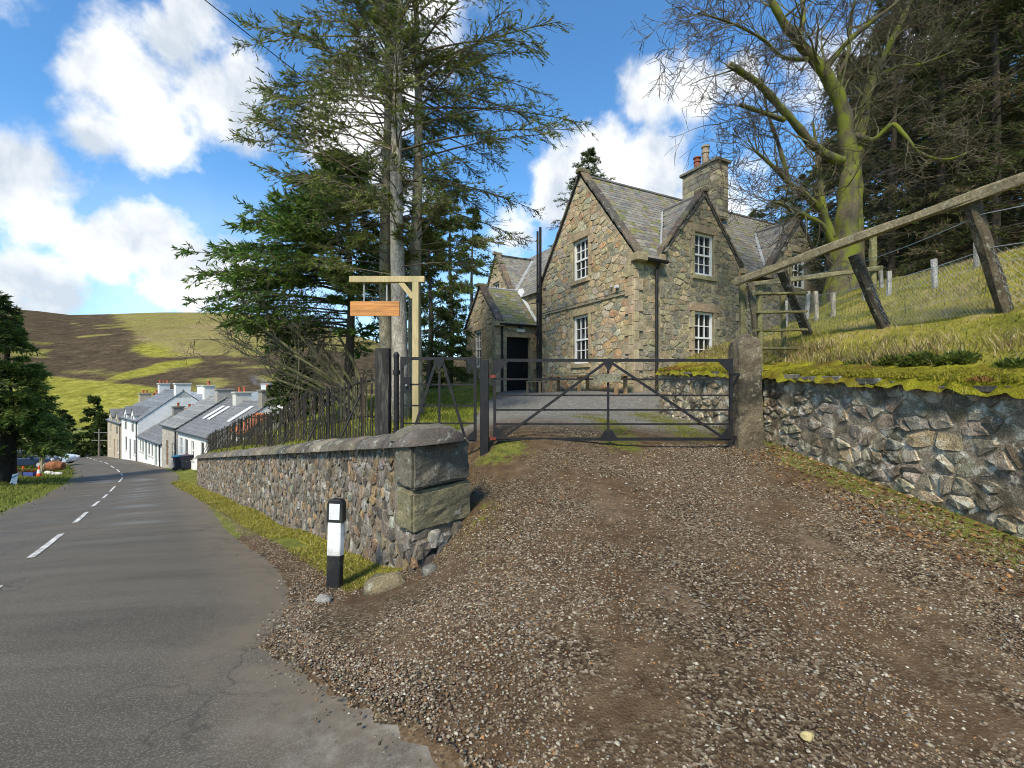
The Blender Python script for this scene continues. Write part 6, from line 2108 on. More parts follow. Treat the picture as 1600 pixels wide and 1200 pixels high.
# ------------------------------------------------------------------ village down the road
VF = Vector((-25.7, 35, 0)); VD = Vector((-.75, .66, 0)).normalized(); VB = Vector((VD.y, -VD.x, 0))
M_WHITEWASH = mat('whitewash', (.74, .74, .71), rough=.9, n1=1.5, amt=.08, n2=9, amt2=.08, bump=.1, dark=(.45, .42, .36), darkamt=.35, dscale=.9)
M_BEIGE = mat('beige_render', (.42, .345, .25), rough=.9, n1=1.5, amt=.1, n2=9, amt2=.1, bump=.1)
M_COTSTONE = mat('cottage_stone', (.36, .335, .285), rough=.95, n1=3.5, amt=.35, n2=12, amt2=.3, bump=.4, bdist=.03)
M_REDPOT = mat('red_clay', (.36, .10, .05), rough=.8, n1=3, amt=.3, bump=.1)


def far_wall(parent, P, outline, ops, material, depth=.15):
    polys = [[Vector((p[0], p[1], 0)) for p in outline]] + [[Vector(q) for q in ((a, c, 0), (a, d, 0), (b, d, 0), (b, c, 0))] for a, b, c, d, *_ in ops]
    flat = [v for pl in polys for v in pl]
    mb = MB().add([P(v.x, v.y, 0) for v in flat], [tuple(t) for t in tessellate_polygon(polys)])
    for a, b, c, d, *_ in ops:
        q = [(a, c), (b, c), (b, d), (a, d)]
        mb.add([P(x, z, 0) for x, z in q] + [P(x, z, -depth) for x, z in q], [(i, (i + 1) % 4, 4 + (i + 1) % 4, 4 + i) for i in range(4)])
    return mb.build('wall', material, parent)


def far_opening(parent, P, op, fcol=(.7, .7, .68)):
    a, b, c, d, kind, col = op
    n = P(0, 0, 1) - P(0, 0, 0)
    r = new_obj(kind, None, parent, Matrix.Translation(P((a + b) / 2, c, -.1)))

    def slab(x0, x1, z0, z1, o0, o1, m, nm, cc): MB().prism([P(x0, z0, o0), P(x1, z0, o0), P(x1, z1, o0), P(x0, z1, o0)], n * (o1 - o0), cc).build(nm, m, r)
    if kind == 'window':
        f = .07
        mb = MB()
        for (x0, x1, z0, z1) in ((a, a + f, c, d), (b - f, b, c, d), (a + f, b - f, d - f, d), (a + f, b - f, c, c + f), (a + f, b - f, (c + d) / 2 - .03, (c + d) / 2 + .03)):
            mb.prism([P(x0, z0, -.14), P(x1, z0, -.14), P(x1, z1, -.14), P(x0, z1, -.14)], n * .06, col)
        mb.build('frame', M_PAINT, r)
        slab(a, b, c, d, -.146, -.12, M_GLASS, 'pane', (0, 0, 0))
        slab(a - .08, b + .08, c - .1, c, .0, .06, M_PAINT, 'sill', (.5, .48, .44))
    else:
        slab(a, b, c, d, -.14, -.09, M_PAINT, 'door_leaf', col)
        slab(b - .2, b - .12, (c + d) / 2, (c + d) / 2 + .1, -.09, -.05, M_PAINT, 'handle', (.4, .35, .2))
    return r


def cottage(name, label, t0, t1, zb, ze, zr, dep, wmat, rcol, ops=(), sky=(), chim=(), dormers=(), group='cottages along the road', fmat=None):
    def P(l, z, out): return VF + VD * l - VB * out + Vector((0, 0, z))

    def Q(l, b, z): return VF + VD * l + VB * b + Vector((0, 0, z))
    root = thing(name, label, 'house', P((t0 + t1) / 2, zb, 0), group)
    far_wall(root, P, [(t0, zb - .6), (t1, zb - .6), (t1, ze), (t0, ze)], ops, fmat or wmat)
    for op in ops: far_opening(root, P, op)
    hm = dep / 2
    for l, s in ((t0, -1), (t1, 1)):
        MB().prism([Q(l, .01, zb - .6), Q(l, dep, zb - .6), Q(l, dep, ze), Q(l, hm, zr - .06), Q(l, .01, ze)], VD * (s * -.05)).build('gable', wmat, root)
    MB().prism([Q(t0, dep, zb - .6), Q(t1, dep, zb - .6), Q(t1, dep, ze), Q(t0, dep, ze)], VB * -.05).build('back_wall', wmat, root)
    roof = None
    for sg in (0, 1):
        mb = MB(); n = 12
        for i in range(n):
            for k_ in range(1):
                f0, f1 = i / n, (i + 1) / n + .02
                b0 = -.18 + (hm + .18) * f0; b1 = -.18 + (hm + .18) * f1
                sl = (zr - ze) / hm
                z0, z1 = ze + b0 * sl, ze + min(b1, hm) * sl; b1 = min(b1, hm)
                if sg: b0, b1 = dep - b0, dep - b1
                e = .035
                k = random.uniform(.86, 1.14)
                mb.prism([Q(t0 - .05, b0, z0 + e), Q(t1 + .05, b0, z0 + e), Q(t1 + .05, b1, z1), Q(t0 - .05, b1, z1)], Vector((0, 0, .03)), tuple(c * k for c in rcol))
        ro = mb.build('roof', M_FARROOF, root)
        if not sg: roof = ro
    MB().tube([Q(t0, hm, zr + .05), Q(t1, hm, zr + .05)], .1, 6, tuple(c * 1.2 for c in rcol)).build('ridge', M_FARROOF, root)
    sl = (zr - ze) / hm
    for (tc, bc, w, h) in sky:
        a, b = bc - h / 2, bc + h / 2
        q = [Q(tc - w / 2, a, ze + a * sl + .1), Q(tc + w / 2, a, ze + a * sl + .1), Q(tc + w / 2, b, ze + b * sl + .1), Q(tc - w / 2, b, ze + b * sl + .1)]
        s_ = MB().prism(q, (0, 0, .06), (.62, .64, .66)).build('skylight', M_PAINT, roof)
    for (tc, w, h, d_, col, pots) in chim:
        c = new_obj('chimney', None, root, Matrix.Translation(Q(tc, hm, zr)))
        Rr = Matrix((VD, VB, Vector((0, 0, 1)))).transposed()
        MB().box(Q(tc, hm, zr + h / 2 - .35), (w, d_, h + .7), Rr, col).build('stack', M_FAR, c)
        MB().box(Q(tc, hm, zr + h + .05), (w + .16, d_ + .16, .12), Rr, tuple(q * .8 for q in col)).build('chimney_cap', M_FAR, c)
        for k in range(pots):
            pz = Q(tc, hm + (k - (pots - 1) / 2) * .34, zr + h + .1)
            MB().lathe(pz, [(.13, 0), (.1, .06), (.1, .3), (.13, .32), (.13, .38)], 8, (.36, .10, .05)).build('chimney_pot', M_REDPOT if pots > 1 else M_FAR, c)
    for (tc, w, zt, z0, z1, col) in dormers:
        hw = w / 2; za = zt
        d = new_obj('dormer', None, root, Matrix.Translation(P(tc, ze, 0)))
        o1 = .03

        def PD(l, z, out): return P(l, z, out + o1)
        zsh = za - hw * .95
        op = (tc - .32, tc + .32, z0, z1, 'window', col)
        polys = [(tc - hw, ze - .3), (tc + hw, ze - .3), (tc + hw, zsh), (tc, za), (tc - hw, zsh)]
        MB().prism([PD(a, z, -.06) for a, z in polys], VB * -.0 + (P(0, 0, .06) - P(0, 0, 0)), (.7, .7, .68)).build('dormer_face', wmat, d)
        MB().prism([PD(tc - .3, z0, .01), PD(tc + .3, z0, .01), PD(tc + .3, z1, .01), PD(tc - .3, z1, .01)], (P(0, 0, .012) - P(0, 0, 0))).build('pane', M_GLASS, d)
        mb = MB()
        for (x0, x1, y0, y1) in ((-.34, -.3, z0, z1), (.3, .34, z0, z1), (-.34, .34, z1, z1 + .05), (-.3, .3, (z0 + z1) / 2 - .02, (z0 + z1) / 2 + .02)):
            mb.prism([PD(tc + x0, y0, .012), PD(tc + x1, y0, .012), PD(tc + x1, y1, .012), PD(tc + x0, y1, .012)], (P(0, 0, .03) - P(0, 0, 0)), (.7, .7, .68))
        mb.build('frame', M_PAINT, d)
        bk = (za - ze) / sl
        for sg in (-1, 1):
            MB().prism([P(tc + sg * (hw + .08), zsh - .08, .1), P(tc, za, .1), Q(tc, bk, za), Q(tc + sg * (hw + .08), max(.1, (zsh - ze) / sl), zsh - .08)], (0, 0, .07), rcol).build('dormer_roof', M_FARROOF, d)
            MB().prism([P(tc + sg * hw, ze - .2, 0), P(tc + sg * hw, zsh, 0), Q(tc + sg * hw, max(.1, (zsh - ze) / sl), zsh)], VD * .04, (.6, .6, .58)).build('dormer_cheek', wmat, d)
    MB().tube([P(t0 + .1, ze - .08, .2), P(t1 - .1, ze - .08, .2)], .06, 6, (.05, .05, .05)).build('gutter', M_PAINT, root)
    MB().tube([P(t0 + .25, ze - .1, .1), P(t0 + .25, zb - .2, .1)], .05, 6, (.03, .03, .03)).build('downpipe', M_PAINT, root)
    return root


def zf(t): p = VF + VD * t; return hr(p.x, p.y)


RC_ = (.145, .145, .145)
wn = lambda a, b, c, d, col=(.7, .7, .68): (a, b, c, d, 'window', col)
dr_ = lambda a, b, c, d, col=(.05, .04, .04): (a, b, c, d, 'door', col)
z = zf(-3)
cottage('cottage', 'white cottage with three roof lights nearest the bins', -9, -.1, z, -1.9, .25, 6.6, M_WHITEWASH, RC_,
        [wn(-1.3, -.55, z + .75, z + 2.1), dr_(-2.75, -1.95, z + .05, z + 2.1), wn(-4.3, -3.55, z + .75, z + 2.1, ), wn(-6.6, -5.9, z + .7, z + 2.2, (.05, .05, .05))],
        sky=[(-2.0, 1.85, .55, 1.35), (-3.2, 1.85, .55, 1.35), (-7.3, 2.0, .55, 1.5)], chim=[(-8.6, .7, .85, 1.0, (.22, .20, .17), 1), (-3.6, .7, .65, 1.1, (.55, .53, .47), 2)])
z = zf(2.5)
cottage('cottage', 'grey stone cottage with a brown door next to the white cottage with roof lights', .05, 5.0, z, -1.75, .45, 6.6, M_COTSTONE, (.185, .185, .175),
        [dr_(2.9, 3.75, z + .05, z + 2.1, (.16, .09, .05)), wn(1.0, 1.7, z + .8, z + 2.0)], chim=[(.6, .7, .65, 1.15, (.33, .31, .28), 0), (4.7, .6, .95, .8, (.62, .61, .57), 1)])
z = zf(9)
ops = []
for k, tt_ in enumerate((6.0, 7.3, 8.6, 9.9, 11.2, 12.5, 13.6)):
    if k % 3 == 1: ops.append(dr_(tt_ - .4, tt_ + .4, z + .05, z + 1.95, (.03, .09, .07)))
    else: ops.append(wn(tt_ - .35, tt_ + .35, z + .7, z + 1.8, (.03, .06, .05)))
cottage('cottage', 'long low cottage row with dark green doors and windows', 5.1, 14.6, z, z + 2.15, z + 4.2, 6.2, M_WHITEWASH, (.13, .13, .13), ops, chim=[(9.2, .8, .6, .9, (.30, .17, .11), 2), (14.0, .6, .6, .9, (.20, .19, .17), 1)])
z = zf(19)
cottage('village_house', 'tall white house with two dormers beyond the low cottage row', 14.7, 23.5, z, z + 4.3, z + 7.2, 7.4, M_WHITEWASH, (.14, .145, .15),
        [wn(16.0, 16.9, z + .8, z + 2.3, (.03, .03, .03)), dr_(18.2, 19.1, z + .05, z + 2.2), wn(20.4, 21.3, z + .8, z + 2.3, (.03, .03, .03))],
        chim=[(15.1, .8, .7, 1.3, (.68, .68, .66), 0), (23.0, .8, .7, 1.0, (.6, .6, .58), 3)], dormers=[(17.2, 1.6, z + 5.5, z + 3.1, z + 4.7, (.7, .7, .7)), (20.9, 1.6, z + 5.5, z + 3.1, z + 4.7, (.7, .7, .7))])
z = zf(28)
cottage('village_house', 'beige house with twin dormers at the far end of the row', 23.6, 33, z, z + 4.3, z + 6.7, 7.2, M_BEIGE, (.14, .14, .14),
        [wn(25.2, 26.1, z + .8, z + 2.3), dr_(27.6, 28.5, z + .05, z + 2.2, (.3, .25, .2)), wn(30.4, 31.3, z + .8, z + 2.3)],
        chim=[(24.2, .7, .8, 1.3, (.40, .13, .07), 3), (32.5, .7, .7, 1.2, (.4, .33, .24), 2)], dormers=[(26.2, 1.7, z + 5.6, z + 3.0, z + 4.7, (.7, .7, .7)), (30.6, 1.7, z + 5.6, z + 3.0, z + 4.7, (.7, .7, .7))])


def plain_house(name, label, c, ang, L_, dep, zb, ze, zr, wm, rc, chim=()):
    ca, sa = math.cos(ang), math.sin(ang); a = Vector((ca, sa, 0)); b = Vector((-sa, ca, 0)); c = Vector((c[0], c[1], 0))
    Q = lambda l, s, z: c + a * l + b * s + Vector((0, 0, z))
    r = thing(name, label, 'house', (c.x, c.y, zb))
    h, d = L_ / 2, dep / 2
    MB().prism([Q(-h, -d, zb), Q(h, -d, zb), Q(h, d, zb), Q(-h, d, zb)], (0, 0, ze - zb), (.7, .7, .68)).build('wall', wm, r)
    for s in (-1, 1): MB().prism([Q(s * h, -d, ze), Q(s * h, d, ze), Q(s * h, 0, zr - .05)], a * (-s * .2), (.7, .7, .68)).build('gable', wm, r)
    for s in (-1, 1): MB().prism([Q(-h - .1, s * (d + .2), ze - .1), Q(h + .1, s * (d + .2), ze - .1), Q(h + .1, 0, zr), Q(-h - .1, 0, zr)], (0, 0, .08), rc).build('roof', M_FARROOF, r)
    for (l, w, hh) in chim:
        ch_ = new_obj('chimney', None, r, Matrix.Translation(Q(l, 0, zr)))
        MB().box(Q(l, 0, zr + hh / 2 - .3), (w, .8, hh + .6), Matrix((a, b, Vector((0, 0, 1)))).transposed(), (.7, .7, .68)).build('stack', M_WHITEWASH, ch_)
        MB().box(Q(l, 0, zr + hh + .05), (w + .15, .95, .1), Matrix((a, b, Vector((0, 0, 1)))).transposed(), (.5, .5, .48)).build('chimney_cap', M_FAR, ch_)
    for l in (-h * .5, 0, h * .5):
        w = new_obj('window', None, r, Matrix.Translation(Q(l, -d, ze - 1.4)))
        MB().prism([Q(l - .45, -d - .01, ze - 1.7), Q(l + .45, -d - .01, ze - 1.7), Q(l + .45, -d - .01, ze - .5), Q(l - .45, -d - .01, ze - .5)], b * -.02, (.6, .6, .6)).build('frame', M_PAINT, w)
        MB().prism([Q(l - .38, -d - .032, ze - 1.63), Q(l + .38, -d - .032, ze - 1.63), Q(l + .38, -d - .032, ze - .57), Q(l - .38, -d - .032, ze - .57)], b * -.006).build('pane', M_GLASS, w)
    return r


p = at(392, 0, 58); plain_house('village_house', 'white house with blue grey roof and smoking chimney behind the cottages', (p.x - 1, p.y), R(12), 13, 6, -6, -1.6, .55, M_WHITEWASH, (.20, .225, .25), [(-4.6, .9, .8), (2.7, 1.0, 1.0)])
p = at(438, 0, 57); plain_house('village_house', 'white gabled wing beside the smoking chimney', (p.x, p.y + 2), R(100), 7, 5, -6, -1.7, .4, M_WHITEWASH, (.20, .225, .25), [])
p = at(400, 0, 30); plain_house('shed', 'small outhouse with rusty orange roof beside the near cottage gable', (p.x, p.y + .5), R(-41), 3.4, 3.0, -4.5, -1.45, -.42, M_COTSTONE, (.34, .10, .03), [])
p = at(112, 0, 68); plain_house('shed', 'low grey roofed shed below the road crest', (p.x, p.y), R(-10), 3.2, 3.4, -13, -9.4, -8.5, M_COTSTONE, (.24, .24, .24), [])
# smoke from the chimney
sp = at(424, 606, 57)
sm_ = bpy.data.materials.new('chimney_smoke'); sm_.use_nodes = True
N, L = sm_.node_tree.nodes, sm_.node_tree.links
N.remove(N['Principled BSDF'])
vol = N.new('ShaderNodeVolumePrincipled'); vol.inputs['Color'].default_value = (.8, .82, .85, 1)
nn = N.new('ShaderNodeTexNoise'); nn.inputs['Scale'].default_value = 1.6; nn.inputs['Detail'].default_value = 4
g_ = N.new('ShaderNodeNewGeometry'); L.new(g_.outputs['Position'], nn.inputs['Vector'])
mr_ = N.new('ShaderNodeMapRange'); mr_.inputs['From Min'].default_value = .42; mr_.inputs['From Max'].default_value = .7; mr_.inputs['To Max'].default_value = .3
L.new(nn.outputs['Fac'], mr_.inputs['Value']); L.new(mr_.outputs[0], vol.inputs['Density']); L.new(vol.outputs[0], N['Material Output'].inputs['Volume'])
mb = MB().tube([sp + Vector((0, 0, -.6)), sp + Vector((-.4, 0, .1)), sp + Vector((-1.2, 0, .6)), sp + Vector((-2.2, 0, 1.1)), sp + Vector((-2.8, 0, 1.5))], [.25, .5, .7, .6, .2], 8)
tag(mb.build('smoke', sm_, None, smooth=True), 'thin pale smoke drifting from the white house chimney', 'smoke', kind='stuff')


# ------------------------------------------------------------------ road furniture and vehicles
def wheelie_bin(px_, py_, Y_, lid, lab):
    p = at(px_, py_, Y_); g = hr(p.x, p.y)
    a = math.atan2(VD.y, VD.x); Rz = Matrix.Rotation(a, 3, 'Z')
    r = thing('wheelie_bin', lab, 'bin', (p.x, p.y, g), 'wheelie bins by the cottages')
    o = Vector((p.x, p.y, g))
    lo = [(-.22, -.25), (.22, -.25), (.22, .25), (-.22, .25)]; hi = [(-.29, -.36), (.29, -.36), (.29, .34), (-.29, .34)]
    vs = [o + Rz @ Vector((x_, y_, .06)) for x_, y_ in lo] + [o + Rz @ Vector((x_, y_, .98)) for x_, y_ in hi]
    MB().add(vs, [(3, 2, 1, 0), (4, 5, 6, 7), (0, 1, 5, 4), (1, 2, 6, 5), (2, 3, 7, 6), (3, 0, 4, 7)], (.022, .025, .04)).build('body', M_PAINT, r)
    MB().prism([o + Rz @ Vector(q) for q in ((-.31, -.39, .98), (.31, -.39, .98), (.31, .38, .98), (-.31, .38, .98))], (0, 0, .07), lid).build('lid', M_PAINT, r, bevel=.02)
    for sx in (-.24, .24):
        c = o + Rz @ Vector((sx, .27, .1)); ax = Rz @ Vector((1, 0, 0))
        MB().tube([c - ax * .03, c + ax * .03], .1, 10, (.01, .01, .01)).build('wheel', M_PAINT, r)
    MB().tube([o + Rz @ Vector((-.25, .40, .93)), o + Rz @ Vector((.25, .40, .93))], .018, 6, (.02, .02, .02)).build('handle', M_PAINT, r)


wheelie_bin(280, 731, 33, (.03, .20, .34), 'dark wheelie bin with blue lid at the roadside below the cottages')
wheelie_bin(292, 730, 32.6, (.04, .04, .06), 'dark wheelie bin with black lid, middle of the three by the cottages')
wheelie_bin(299, 729, 33.2, (.45, .03, .03), 'dark wheelie bin with red lid, furthest from the road centre line')


def car(label, px_, py_, Y_, ang, col):
    p = at(px_, py_, Y_); g = hr(p.x, p.y); o = Vector((p.x, p.y, g)); Rz = Matrix.Rotation(ang, 3, 'Z')
    r = thing('parked_car', label, 'car', o, 'cars parked under the roadside conifer')
    T = lambda x_, y_, z_: o + Rz @ Vector((x_, y_, z_))
    prof = [(-2.05, .30), (2.0, .28), (2.08, .55), (1.95, .78), (1.05, .93), (-1.95, .98), (-2.1, .85), (-2.12, .5)]
    MB().prism([T(x_, -.85, z_) for x_, z_ in prof], Rz @ Vector((0, 1.7, 0)), col).build('body', M_CAR, r, bevel=.07)
    cab = [(-1.95, .95), (1.05, .92), (.35, 1.42), (-.2, 1.49), (-1.3, 1.47), (-1.75, 1.36)]
    MB().prism([T(x_, -.72, z_) for x_, z_ in cab], Rz @ Vector((0, 1.44, 0)), col).build('cabin', M_CAR, r, bevel=.09)
    for sy in (-1, 1):
        for q in ([(-1.68, 1.0), (-.62, 1.0), (-.62, 1.40), (-1.45, 1.38)], [(-.54, 1.0), (.78, 1.0), (.26, 1.36), (-.2, 1.41), (-.54, 1.40)]):
            MB().prism([T(x_, sy * .722, z_) for x_, z_ in q], Rz @ Vector((0, sy * .012, 0))).build('side_window', M_GLASS, r)
        for wx in (-1.28, 1.30):
            w = new_obj('wheel', None, r, Matrix.Translation(T(wx, sy * .78, .32)))
            MB().tube([T(wx, sy * .66, .32), T(wx, sy * .87, .32)], .32, 16, (.012, .012, .012)).build('tyre', M_PAINT, w)
            MB().tube([T(wx, sy * .86, .32), T(wx, sy * .878, .32)], .2, 10, (.4, .4, .42)).build('rim', M_PAINT, w)
        MB().box(T(2.03, sy * .62, .68), (.12, .32, .14), Rz, (.75, .75, .75)).build('headlight', M_PAINT, r)
        MB().box(T(-2.09, sy * .66, .8), (.08, .26, .2), Rz, (.4, .02, .02)).build('tail_light', M_PAINT, r)
        MB().box(T(.72, sy * .93, 1.02), (.16, .2, .12), Rz, col).build('wing_mirror', M_CAR, r)
    MB().prism([T(1.0, -.64, .965), T(1.0, .64, .965), T(.40, .58, 1.40), T(.40, -.58, 1.40)], Rz @ Vector((.02, 0, .012))).build('windscreen', M_GLASS, r)
    MB().box(T(2.06, 0, .45), (.06, .5, .11), Rz, (.7, .7, .68)).build('number_plate', M_PAINT, r)


M_CAR = mat('car_paint', rough=.28, spec=.6, n1=2, amt=.04, amt2=.03, bump=0)
car('dark blue car parked under the conifer, partly hidden by its trunk', 40, 731, 38, R(20), (.012, .025, .06))
car('pale blue car parked beyond the dark blue one', 74, 727, 42, R(12), (.40, .48, .56))
p = at(61, 748, 31.5); g = hr(p.x, p.y)
t = thing('traffic_cone', 'orange and white traffic cone at the edge of the parking place', 'cone', (p.x, p.y, g))
MB().lathe((p.x, p.y, g), [(.15, .03), (.118, .26)], 14, (.75, .10, .02)).build('lower_cone', M_PAINT, t)
MB().lathe((p.x, p.y, g), [(.118, .26), (.075, .52)], 14, (.75, .75, .73)).build('white_band', M_PAINT, t)
MB().lathe((p.x, p.y, g), [(.075, .52), (.03, .78), (.02, .8)], 14, (.75, .10, .02)).build('upper_cone', M_PAINT, t)
MB().box((p.x, p.y, g + .02), (.42, .42, .04), None, (.02, .02, .02)).build('base', M_PAINT, t)
p = at(36, 743, 32); g = hr(p.x, p.y)
t = thing('traffic_cone', 'orange cone lying low between the planters beside the parked cars', 'cone', (p.x, p.y, g))
MB().lathe((p.x, p.y, g), [(.15, .03), (.03, .62), (.02, .64)], 14, (.75, .10, .02)).build('cone_body', M_PAINT, t)
MB().box((p.x, p.y, g + .02), (.42, .42, .04), None, (.02, .02, .02)).build('base', M_PAINT, t)
p = at(19, 756, 27.2); p = at(21, 757, 26.2); g = hr(p.x, p.y)
t = thing('verge_board', 'small white board with a blue stripe leaning by the conifer trunk', 'sign', (p.x, p.y, g))
q = [Vector((p.x - .22, p.y, g)), Vector((p.x + .22, p.y - .05, g)), Vector((p.x + .22, p.y + .05, g + .62)), Vector((p.x - .16, p.y + .1, g + .56))]
MB().prism(q, (0, .02, 0), (.7, .71, .72)).build('board', M_PAINT, t)
MB().prism([q[0].lerp(q[3], .55) + Vector((0, -.012, 0)), q[1].lerp(q[2], .8) + Vector((0, -.012, 0)), q[1].lerp(q[2], .93) + Vector((0, -.012, 0)), q[0].lerp(q[3], .68) + Vector((0, -.012, 0))], (0, .008, 0), (.05, .12, .28)).build('stripe', M_PAINT, t)
p = at(66, 738, 34); g = hr(p.x, p.y)
t = thing('wooden_post', 'short square timber post between the two parked cars', 'post', (p.x, p.y, g))
MB().box((p.x, p.y, g + .5), (.2, .2, 1.3), None, (.25, .21, .13), .01).build('post_body', M_TIMBER, t)
p = at(86, 738, 34); g = hr(p.x, p.y)
t = thing('barrel_planter', 'brown half barrel planter on its side with pale end above white stones', 'planter', (p.x, p.y, g))
MB().tube([(p.x - .5, p.y - .1, g + .55), (p.x - .3, p.y, g + .57), (p.x + .1, p.y, g + .58), (p.x + .5, p.y + .1, g + .52)], [.28, .36, .38, .28], 12, (.20, .075, .03)).build('barrel', M_TIMBER, t)
MB().tube([(p.x - .53, p.y - .1, g + .55), (p.x - .49, p.y - .1, g + .55)], .29, 12, (.5, .42, .26)).build('barrel_end', M_TIMBER, t)
for k in range(5):
    c = at(74 + k * 5, 741, 33.6); g = hr(c.x, c.y); s_ = random.uniform(.13, .2)
    mb = MB(); v0, f0 = stone_geo([(-s_, -s_ * .6), (s_ * .4, -s_ * .7), (s_, 0), (s_ * .4, s_ * .6), (-s_ * .7, s_ * .5)], 0, s_ * 1.1, random.Random(k))
    mb.add([(c.x + a, c.y + b, g + o_) for a, b, o_ in v0], f0, (.6, .6, .58))
    tag(mb.build('white_stone', M_PAINT), ('white painted stone edging the parking place, closest to the cone', 'white edging stone below the pale end of the barrel', 'white edging stone under the middle of the barrel planter', 'white edging stone below the far end of the barrel', 'white edging stone closest to the tarmac of the road')[k], 'stone', 'white edging stones')
for k, (px_, col, lb) in enumerate([(30, (.06, .06, .065), 'dark trough planter beside the conifer trunk'), (47, (.05, .07, .25), 'blue trough planter next to the traffic cone')]):
    c = at(px_, 748, 31.5); g = hr(c.x, c.y)
    t = thing('trough_planter', lb, 'planter', (c.x, c.y, g), 'trough planters')
    MB().prism([(c.x - .35, c.y - .15, g), (c.x + .35, c.y - .15, g), (c.x + .35, c.y + .15, g), (c.x - .35, c.y + .15, g)], (0, 0, .3), col).build('trough', M_PAINT, t, bevel=.02)
    n = 90; P = np.stack([c.x + rng.uniform(-.33, .33, n), c.y + rng.uniform(-.13, .13, n), np.full(n, g + .28)], 1)
    D = rng.normal(0, .6, (n, 3)); D[:, 2] = 1
    Cc = np.where(rng.random((n, 1)) < .3, np.array([[.5, .06, .04]]), np.array([[.09, .14, .03]]))
    new_obj('plants', spray_mesh('plants', P, D, rng.uniform(.12, .3, n), rng.uniform(.05, .1, n), Cc, M_NEEDLE), t)
# telegraph pole at the bend and the overhead cable
p = at(155, 716, 60); g = hr(p.x, p.y)
t = thing('telegraph_pole', 'wooden telegraph pole with cross arms at the far bend of the road', 'pole', (p.x, p.y, g))
MB().tube([(p.x, p.y, g - .3), (p.x, p.y, at(0, 670, 60).z)], [.14, .09], 8, (.17, .14, .11)).build('pole', M_TIMBER, t)
for zz, w in ((676, 1.1), (688, 1.6)):
    MB().beam((p.x - w * .6, p.y, at(0, zz, 60).z), (p.x + w, p.y, at(0, zz, 60).z), .08, .07, (0, 0, 1), (.2, .19, .17)).build('cross_arm', M_TIMBER, t)
A, Bq = at(320, 0, 14), at(415, 75, 15)
dv = Bq - A
pts = []
for k in range(24):
    s_ = -6 + 12.6 * k / 23; pts.append(A + dv * s_ + Vector((0, 0, .012 * (s_ - .5) ** 2)))
tag(MB().tube(pts, .016, 5, (.01, .01, .012)).build('overhead_cable', M_PAINT), 'thin black overhead cable crossing the sky into the tall conifers', 'cable')

# ------------------------------------------------------------------ bench and stool by the house
b0 = GP(.15, 0, .55); 
t = thing('timber_bench', 'long weathered plank bench against the main gable wall', 'bench', GP(1.6, ZG + .1, .5))
bw = (.26, .17, .09)
zs_ = at(0, 588, 14.6).z
for k in range(3):
    o_ = .28 + k * .17
    MB().prism([GP(-.3, zs_, o_), GP(4.0, zs_ + .0, o_), GP(4.0, zs_, o_ + .155), GP(-.3, zs_, o_ + .155)], (0, 0, .05), pick([bw, (.30, .2, .11), (.22, .15, .085)], hrr)).build('plank', M_TIMBER, t)
for l in (0, 1.9, 3.7):
    for o_ in (.33, .68):
        MB().prism([GP(l - .05, ZG - .1, o_ - .04), GP(l + .05, ZG - .1, o_ - .04), GP(l + .05, ZG - .1, o_ + .04), GP(l - .05, ZG - .1, o_ + .04)], (0, 0, zs_ - ZG + .1), bw).build('leg', M_TIMBER, t)
    MB().prism([GP(l - .04, zs_ - .12, .3), GP(l + .04, zs_ - .12, .3), GP(l + .04, zs_ - .12, .72), GP(l - .04, zs_ - .12, .72)], (0, 0, .1), bw).build('bearer', M_TIMBER, t)
t = thing('wooden_stool', 'small plank stool standing beside the black pipes at the gable', 'stool', GP(4.6, ZG, .8))
zz = ZG + .48
for k in range(3):
    MB().prism([GP(4.05, zz, .6 + k * .12), GP(5.1, zz, .6 + k * .12), GP(5.1, zz, .71 + k * .12), GP(4.05, zz, .71 + k * .12)], (0, 0, .04), (.30, .22, .13)).build('plank', M_TIMBER, t)
for l in (4.1, 5.05):
    for o_ in (.63, .92):
        MB().prism([GP(l - .03, ZG - .08, o_ - .03), GP(l + .03, ZG - .08, o_ - .03), GP(l + .03, ZG - .08, o_ + .03), GP(l - .03, ZG - .08, o_ + .03)], (0, 0, zz - ZG + .08), (.30, .22, .13)).build('leg', M_TIMBER, t)

